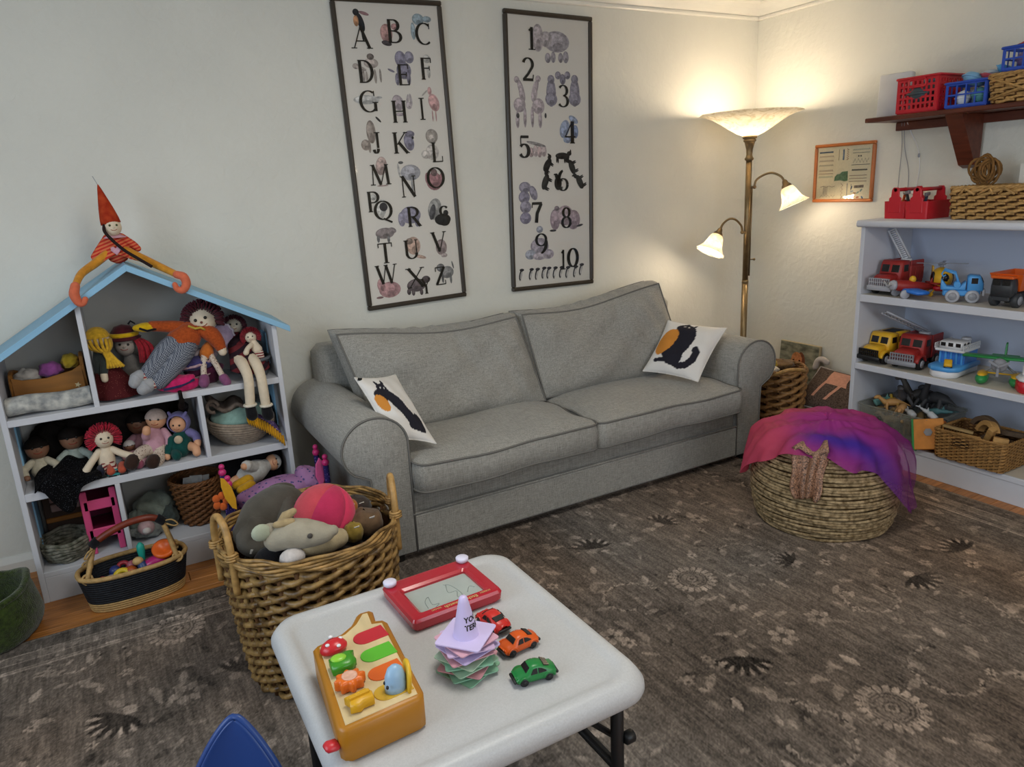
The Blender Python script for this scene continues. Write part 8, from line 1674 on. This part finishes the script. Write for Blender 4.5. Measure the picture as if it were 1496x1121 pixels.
m_teals = mat('teal_sequins', '0b2226', .28, .6, noise=(240, .5), bump=(300, 1.0), c2='1d4a4c')
t, P = cushion('sequin_cushion', 'dark teal sequin cushion lying on the floor in the corner', [(3.39, 2.80, .075), (3.39, 2.445, .075), (3.73, 2.445, .085), (3.73, 2.80, .085)], .07, m_teals, m_teals)
kit(t, 'silver_sequins', mat('silver_sequins', 'c9c2a6', .3, .7, noise=(200, .5), c2='f2ead0', bump=(300, 1)), lambda b: b.grid(lambda u, v: Vector(P(.50+.42*u+.05*math.sin(9*v), .03+.20*v+.05*math.sin(7*u), 1))+Vector((-.003, 0, .003)), 16, 8))
m_dark = mat('brown_photo_cloth', '4a3c34', .9, .1, noise=(130, .35), c2='6a5a50')
t, P = cushion('photo_cushion', 'grey brown cushion printed with a thin pink dog, leaning above the sequin cushion', [(3.49, 2.86, .155), (3.49, 2.46, .150), (3.725, 2.47, .335), (3.725, 2.85, .345)], .05, m_dark, cloth('pale_grey_piping', 'a8a09c'))
m_dog = mat('dog_print', 'c28e78', .9, .1, noise=(60, .12))
def dogp(pts, w): kit(t, 'dog_print', m_dog, lambda b: b.grid(lambda s, r_: Vector(P(float(np.interp(s, np.linspace(0, 1, len(pts)), [q[0] for q in pts]))+(r_-.5)*w, float(np.interp(s, np.linspace(0, 1, len(pts)), [q[1] for q in pts])), 1.03)), 14, 5))
dogp([(.50, .92), (.52, .66), (.56, .55)], .34); dogp([(.40, .72), (.34, .45), (.30, .22)], .05); dogp([(.66, .70), (.60, .45), (.52, .20)], .05)
t = thing('door_stop', 'pale round plush tail end poking up behind the brown dog cushion', 'plush toy', (3.745, 2.86, .34)); t.name = 'plush_tail'
kit(t, 'loop', cloth('white_plush', 'bdb6b2'), lambda b: b.limb(spline([(3.74, 2.90, .33), (3.745, 2.89, .37), (3.75, 2.86, .385), (3.755, 2.83, .37)], 4), .018, 10))

# ------------------------------------------------------------ blue chair, only its back in view
t = thing("child_chair", 'blue plastic child chair at the table, only the top of its back in view', 'chair', (.03, 1.18, .0095), R(0)); m_bch = plastic('royal_blue', '213f7c', .38)
fw = Vector((-.45, -.89, 0)).normalized(); sd = Vector((.89, -.45, 0)).normalized(); bc = Vector((.065, 1.268, 0))
def bk(u, v):
    q = 2*u-1; w = .145*math.sqrt(max(0, 1-max(0, (v-.35)/.65)**2))+.004; w = .13*max(0, 1-v**1.5)**.75+.004; return bc+sd*(q*w)-fw*(.03*v-.035*q*q*(w/.145))+Vector((0, 0, .27+.29*v))
kit(t, 'backrest', m_bch, lambda b: b.grid(lambda u, v: bk(1-u, 1-(1-v)**1.7), 24, 22, .010))
kit(t, 'back_edge', m_bch, lambda b: b.tube([bk(0, 1-(1-k/24)**1.7) for k in range(25)]+[bk(1, 1-(k/24)**1.7) for k in range(1, 25)], .0065, 6))
kit(t, 'seat', m_bch, lambda b: b.grid(lambda u, v: bc+sd*((u-.5)*.30)+fw*(.30*v-.01)+Vector((0, 0, .275-.02*math.sin(PI*u)*math.sin(PI*v)-.02*v*v)), 14, 14, .012))
for i in (-1, 1):
    for j in (.03, .26): kit(t, 'leg', m_bch, lambda b: b.tube([bc+sd*(i*.125)+fw*j+Vector((0, 0, .262)), bc+sd*(i*.15)+fw*(j+(.02 if j > .1 else -.02))+Vector((0, 0, .0105))], [.016, .013], 10))

# ------------------------------------------------------------ toys on the table
TZ = .5258
def text_mesh(s, size):
    c = bpy.data.curves.new('lettering', 'FONT'); c.body = s; c.size = size; c.resolution_u = 2; c.offset = size*.03; o = bpy.data.objects.new('lettering', c); COL.objects.link(o)
    dg = bpy.context.evaluated_depsgraph_get(); dg.update(); me = bpy.data.meshes.new_from_object(o.evaluated_get(dg)); bpy.data.objects.remove(o); vs = [tuple(v.co) for v in me.vertices]; fs = [tuple(p.vertices) for p in me.polygons]; bpy.data.meshes.remove(me); bpy.data.curves.remove(c); return vs, fs
# drawing screen, turned so that its knobs point away
t = thing('drawing_screen', 'red plastic drawing screen toy with two white knobs at the back of the table', 'toy', (.597, 1.497, TZ), R(2)); m_gred = mat('glossy_red', 'a81527', .22, .5, noise=(5, .04), coat=.3); m_gold = mat('gold_print', 'c9a06a', .5, .4, metal=.2)
w, d, h = .238, .196, .034; sx, sy, sc_ = .170, .110, -.010
def ringv(W_, D_, z, r, y=0): return [(x, yy+y, z) for x, yy in rrect(W_, D_, r, 4)]
R_ = [ringv(w-.016, d-.016, 0, .012), ringv(w-.004, d-.004, .008, .012), ringv(w, d, .026, .012), ringv(w-.008, d-.008, .033, .010), ringv(w-.018, d-.018, h, .008), ringv(sx+.014, sy+.014, h, .008, -.012), ringv(sx, sy, h-.005, .006, -.012), ringv(sx, sy, h-.012, .006, -.012)]
n = len(R_[0]); b = MB(); b.add(sum(R_, []), [tuple(reversed(range(n)))]+[(k*n+i, k*n+(i+1) % n, (k+1)*n+(i+1) % n, (k+1)*n+i) for k in range(len(R_)-1) for i in range(n)], False); b.build('case', m_gred, t)
b = MB(); b.box((0, -.012, h-.013), (sx, sy, .004)); scn = b.build('screen', mat('silver_screen', 'a3aba6', .3, .5, noise=(14, .06)), t)
for P in ([(-.06, -.04), (-.055, -.01), (-.04, .005), (-.045, -.03), (-.03, -.035), (-.05, -.05)], [(.02, .03), (.01, -.005), (.03, -.01), (.02, -.035), (.035, -.03), (.03, .02), (.015, .035)], [(.05, -.03), (.065, -.01), (.075, -.02)]): b = MB(); b.tube([(x, y-.012, h-.0108) for x, y in spline([(x, y, 0) for x, y in P], 4) and [(q.x, q.y) for q in spline([(x, y, 0) for x, y in P], 4)]], .0007, 4); b.build('drawn_line', mat('grey_trace', '7d8783', .6), scn)
for x in (-.101, .101):
    b = MB(); b.lathe([(.011, h-.002), (.011, h+.003), (.016, h+.004), (.0165, h+.012), (.013, h+.0145), (.0001, h+.015)], 24, (x, .081, 0), wob=lambda a, i: 1+.02*math.cos(24*a)); k = b.build('knob', plastic('white_knob', 'd6d3e6', .35), t)
for s, sz, x0, y0 in (('MAGIC', .008, -.040, -.079), ('Etch A Sketch', .0155, .048, -.081), ('SCREEN', .008, .088, -.079)):
    vs, fs = text_mesh(s, sz); b = MB(); x1 = {'MAGIC': -.040, 'Etch A Sketch': .055, 'SCREEN': .092}[s]; b.add([(x1-x, y0-y, h+.0004) for x, y, z in vs], fs, False); b.build('lettering', m_gold, t)

# pop-up shape house
t = thing('shape_house', 'yellow-edged wooden pop-up shape toy shaped like a house on the table', 'toy', (.31, 1.23, TZ)); m_must = mat('mustard_plastic', 'a86f16', .38, .45, noise=(8, .05)); m_birch = mat('birch_face', 'cdb88c', .5, .3, noise=(5, .12), stretch=(5, 1, 1))
out = [(.226, 1.112), (.231, 1.101), (.242, 1.095), (.376, 1.103), (.388, 1.109), (.393, 1.120), (.416, 1.376), (.412, 1.387), (.396, 1.394), (.403, 1.434), (.398, 1.441), (.374, 1.443), (.366, 1.438), (.345, 1.408), (.315, 1.388), (.258, 1.374), (.250, 1.366)]
def inset(P, k):
    c = [sum(p[0] for p in P)/len(P), sum(p[1] for p in P)/len(P)]; r_ = []
    for i, p in enumerate(P):
        a, b_ = Vector(P[i-1]), Vector(P[(i+1) % len(P)]); p = Vector(p); e1 = (p-a).normalized(); e2 = (b_-p).normalized(); nn = Vector((-(e1.y+e2.y), e1.x+e2.x)); r_.append(tuple(p+nn.normalized()*k/max(.45, math.sqrt(max(0, (1+e1.dot(e2))/2)))))
    return r_
HZ = .072
b = W(t); b.prism(out, (0, 0, TZ), (1, 0, 0), (0, 1, 0), HZ, .006, True); b.build('case', m_must, t)
b = W(t); b.prism([(.240, 1.108), (.380, 1.115), (.4035, 1.373), (.383, 1.381), (.389, 1.428), (.378, 1.430), (.354, 1.399), (.322, 1.376), (.263, 1.361)], (0, 0, TZ+HZ-.003), (1, 0, 0), (0, 1, 0), .005, .0012); fc_ = b.build('face_board', m_birch, t)
FZ = TZ+HZ+.0022
for nm, c, col, ang in (('red_door', (.363, 1.340), 'b8232f', 4), ('green_door', (.357, 1.274), '58b02c', 4), ('orange_door', (.351, 1.210), 'd8621c', 4), ('yellow_well', (.342, 1.150), 'c9a02c', 4)):
    P = arc(-.012, 0, .022, 90, 270, 10)+[(.036, -.022), (.036, .022)]; P = [(c[0]+x*math.cos(R(ang))-y*math.sin(R(ang)), c[1]+x*math.sin(R(ang))+y*math.cos(R(ang))) for x, y in P]
    b = W(t); b.prism(P, (0, 0, FZ-.0005), (1, 0, 0), (0, 1, 0), .0022, .0006); b.build(nm, plastic(nm, col, .4), t)
def lid(): return None
b = W(t); b.lathe([(.014, 0), (.026, .004), (.027, .010), (.022, .018), (.012, .024), (.0001, .026)], 24, (.286, 1.330, FZ), (-.1, .15, 1), sx=1.05, sy=.9); mu = b.build('mushroom_button', plastic('mushroom_red', 'c4252c', .3), t)
for x, y, z in ((-.014, -.006, .0155), (.006, -.016, .0135), (.016, .006, .015), (-.002, .012, .0205)): b = W(t); b.ell((.286+x, 1.330+y, FZ+z+.0065), (.0048, .0048, .0028), None, 10, 6); b.build('white_spot', m_wht, mu)
b = W(t); b.prism([(-.024, -.020), (.012, -.024), (.026, -.010), (.024, .012), (.030, .020), (.014, .024), (-.004, .018), (-.022, .016)], (.283, 1.264, FZ), (1, 0, 0), (0, 1, 0), .024, .005, True); lf = b.build('leaf_button', plastic('leaf_green', '3c8a1e', .3), t)
b = W(t); b.ell((.278, 1.268, FZ+.024), (.016, .013, .005)); b.build('leaf_centre', plastic('lime', '8ac43a', .3), lf)
P = [(.026*(1+.16*math.cos(8*a))*math.cos(a), .021*(1+.16*math.cos(8*a))*math.sin(a)) for a in [2*PI*k/48 for k in range(48)]]
b = W(t); b.prism(P, (.280, 1.203, FZ), (1, 0, 0), (0, 1, 0), .024, .003, True); fl = b.build('flower_button', plastic('flower_orange', 'dc6a1c', .35), t)
b = W(t); b.lathe([(.015, .024), (.0145, .0255), (.011, .0245), (.0001, .024)], 20, (.280, 1.203, FZ)); b.build('flower_centre', mat('peach_centre', 'd8a890', .5, .3, noise=(90, .12)), fl)
b = W(t); b.prism([(-.022, -.018), (-.004, -.022), (.004, -.016), (.024, -.016), (.026, .004), (.018, .018), (-.004, .014), (-.024, .012), (-.018, -.002)], (.278, 1.143, FZ), (1, 0, 0), (0, 1, 0), .020, .003, True); st = b.build('butterfly_button', plastic('butterfly_yellow', 'd29e1c', .4), t)
b = W(t); b.box((.279, 1.143, FZ+.022), (.040, .008, .008), .002, (0, 0, .1)); b.build('raised_bar', plastic('butterfly_yellow', 'd29e1c', .4), st)
b = W(t); b.lathe([(.0205, 0), (.021, .012), (.0195, .030), (.014, .044), (.006, .050), (.0001, .0505)], 20, (.349, 1.146, FZ), (.08, .12, 1), sx=1, sy=.8); po = b.build('pop_up_elephant', plastic('pale_blue', '8fb0cc', .35), t)
for y, z in ((.132, .022), (.150, .02)): b = W(t); b.ell((.3295+(.001 if y > .14 else 0), 1+y, FZ+z), (.003, .003, .004), None, 8, 6); b.build('eye', m_blk, po)
b = W(t); b.prism(arc(0, .026, .026, 0, 180, 12)+[(-.026, 0), (.026, 0)], (.368, 1.148, FZ), (.15, 1, 0), (.12, 0, 1), .007, .002, True); b.build('open_lid', plastic('lid_yellow', 'd8ac24', .35), t)
b = W(t); b.box((.214, 1.118, TZ+.034), (.028, .026, .016), .006, (0, .2, .1), True); b.build('red_lever', plastic('lever_red', 'c22c34', .35), t)

# stack of traffic cones, each its own
CC = (.533, 1.222); cr = random.Random(11)
colsC = [('mint green', '8fc0a2'), ('sage green', '86b79a'), ('pink', 'd0939c'), ('pale mint', 'a3c6ac'), ('sea green', '8cc2a4'), ('pale green', 'a9c2a8'), ('rose pink', 'd09aa4'), ('lavender', 'bfb0dc'), ('pale lilac', 'c8b0d2'), ('soft pink', 'd2a2b4'), ('light lavender', 'c9bce4')]
angs = [24, -8, 40, 8, -20, 28, -2, 14, -14, 12, 40]; pos = ['bottom', 'second from the bottom', 'third from the bottom', 'fourth from the bottom', 'fifth from the bottom', 'middle', 'fifth from the top', 'fourth from the top', 'third from the top', 'second from the top', 'top']
for i, ((cn, cc), a, ps) in enumerate(zip(colsC, angs, pos)):
    z = TZ+.0002+.0079*i; ox, oy = (cr.uniform(-.003, .003), cr.uniform(-.003, .003)) if i < 10 else (0, 0)
    t = thing('toy_cone', f'{cn} toy traffic cone, {ps} of the stack on the table', 'toy cone', (CC[0]+ox, CC[1]+oy, z), R(a), 'stacked toy traffic cones'); m = mat('cone_'+cc, cc, .38, .4, noise=(12, .03), sss=0)
    b = MB(); o1 = rrect(.099, .099, .006, 3); k = len(o1); hole = [(.0265*math.cos(math.atan2(y, x)), .0265*math.sin(math.atan2(y, x))) for x, y in o1]
    vs = [(x, y, 0) for x, y in o1]+[(x, y, .0026) for x, y in o1]+[(x, y, .0026) for x, y in hole]+[(x, y, 0) for x, y in hole]; b.add(vs, [(j*k+q, j*k+(q+1) % k, ((j+1) % 4)*k+(q+1) % k, ((j+1) % 4)*k+q) for j in range(4) for q in range(k)], False); b.build('base_plate', m, t)
    b = MB(); b.shell([(.0275, .002), (.0262, .006), (.0105, .080), (.0085, .088), (.005, .0915), (.0001, .092)], 32); b.shell([(.0001, .0905), (.0042, .090), (.0075, .087), (.0095, .079), (.0252, .005), (.026, .001)], 32); cb = b.build('cone', m, t)
    if i == 10:
        for s, zz in (("YOU'", .040), ('TERR', .0235)):
            vs, fs = text_mesh(s, .0155); b = MB(); q = []
            for x, y, _ in vs:
                hz = zz+y; r_ = .0262+(.0105-.0262)*(hz-.006)/.074+.0005; th = R(-106)-R(a)+(x-.004)/r_; q.append((r_*math.cos(th), r_*math.sin(th), hz))
            b.add(q, fs, False); b.build('lettering', m_ink, cb)

# three little cars from one mould
def toycar(label, loc, rz, body):
    t = thing('toy_car', label, 'toy car', loc, rz, 'plastic toy cars on the table'); L, w = .088, .042
    for x in (.027, -.026):
        for s in (-1, 1):
            y = s*(w/2-.003)
            b = MB(); b.cyl((x, y-.0035, .0095), (x, y+.0035, .0095), .0095, n=20, bev=.0018); wl = b.build('wheel', m_blk, t)
            b = MB(); b.lathe([(.006, 0), (.005, .0014), (.0025, .0006), (.0018, .002), (.0001, .0022)], 14, (x, y+s*.0034, .0095), (0, s, 0)); b.build('hub', m_blk, wl)
    b = MB(); b.box((0, 0, .0095), (L*.97, w*.80, .007), .002); b.build('chassis', m_blk, t)
    # body: lofted cross sections along the length
    st = [(-.044, .012, .020, .34, .20), (-.041, .009, .025, .44, .30), (-.030, .009, .0285, .50, .36), (-.018, .009, .0335, .50, .36), (-.006, .009, .0375, .50, .355), (.004, .009, .038, .50, .35), (.0125, .009, .0362, .50, .36), (.022, .009, .0262, .50, .40), (.034, .009, .0238, .48, .38), (.041, .010, .0205, .43, .33), (.044, .012, .017, .34, .25)]
    n = 14; vs = []
    for x, z0, z1, wb, wt in st:
        zb = min(z1-.003, .022+.0*x)
        pr = [(-wb*w, z0), (-wb*w*1.02, (z0+zb)/2), (-wb*w*.98, zb), (-wt*w*1.03, z1-.003), (-wt*w*.9, z1-.0006), (-wt*w*.5, z1+.0006), (-.0001, z1+.001), (.0001, z1+.001), (wt*w*.5, z1+.0006), (wt*w*.9, z1-.0006), (wt*w*1.03, z1-.003), (wb*w*.98, zb), (wb*w*1.02, (z0+zb)/2), (wb*w, z0)]
        vs += [(x, y, z) for y, z in pr]
    fs = [(i*n+k, i*n+(k+1) % n, (i+1)*n+(k+1) % n, (i+1)*n+k) for i in range(len(st)-1) for k in range(n)]+[tuple(range(n)), tuple(reversed(range((len(st)-1)*n, len(st)*n)))]
    b = MB(); b.add(vs, [tuple(reversed(f)) for f in fs]); bd = b.build('body', body, t)
    for x in (.027, -.026):
        for s in (-1, 1):
            y = s*w*.5; b = MB(); b.prism(arc(x, .0095, .0135, 8, 172, 10)+list(reversed(arc(x, .0095, .0112, 8, 172, 10))), (0, y+.0018, 0), (1, 0, 0), (0, 0, 1), .0036, .0006, True); b.build('wheel_arch', body, bd)
    for s in (-1, 1):
        for P in ([(.0135, .0245), (.0075, .0335), (-.001, .0345), (-.001, .0245)], [(-.004, .0245), (-.004, .0342), (-.011, .0325), (-.021, .0265), (-.022, .0245)]):
            b = MB(); vs_ = []
            for e in (0, 1):
                for x, z in P: vs_.append((x, s*(w*(.505-.13*max(0, (z-.022)/.0165))+.0002+.0007*e), z))
            b.add(vs_, [(3, 2, 1, 0), (4, 5, 6, 7)]+[(i, (i+1) % 4, 4+(i+1) % 4, 4+i) for i in range(4)], False); b.build('window', m_win, bd)
    for P in ([(.0218, .0272), (.0136, .0358)], [(-.0165, .0350), (-.0285, .0298)]):
        (xa, za), (xb, zb) = P; b = MB(); d_ = Vector((xb-xa, 0, zb-za)); nn = Vector((za-zb, 0, xb-xa)).normalized(); nn = nn if nn.z > 0 else -nn; vs_ = []
        for e in (-.0006, .0016):
            for f_, wd in ((0, .33), (1, .28)):
                for s in (-1, 1): q = Vector((xa, 0, za))+d_*f_+nn*e; vs_.append((q.x, s*wd*w, q.z))
        b.add(vs_, [(0, 1, 3, 2), (4, 6, 7, 5), (0, 4, 5, 1), (2, 3, 7, 6), (0, 2, 6, 4), (1, 5, 7, 3)], False); b.build('windscreen', m_win, bd)
    for x, z in ((.0455, .0115), (-.0455, .0125)): b = MB(); b.box((x, 0, z), (.006, w*.84, .0065), .002, smooth=True); b.build('bumper', m_blk, t)
    for s in (-1, 1): b = MB(); b.ell((.0425, s*.0125, .0175), (.0022, .0036, .003), None, 10, 6); b.build('headlight', body, bd)
toycar('green toy car nearest the table edge, beside the stack of cones', (.632, 1.118, TZ), R(170), mat('car_green', '1f7a3a', .32, .45, noise=(20, .06)))
toycar('orange toy car between the green car and the red car', (.655, 1.221, TZ), R(184), mat('car_orange', 'd85a18', .32, .45, noise=(20, .06)))
toycar('red toy car half hidden behind the stack of cones', (.648, 1.325, TZ), R(98), mat('car_red', 'c42a24', .32, .45, noise=(20, .06)))
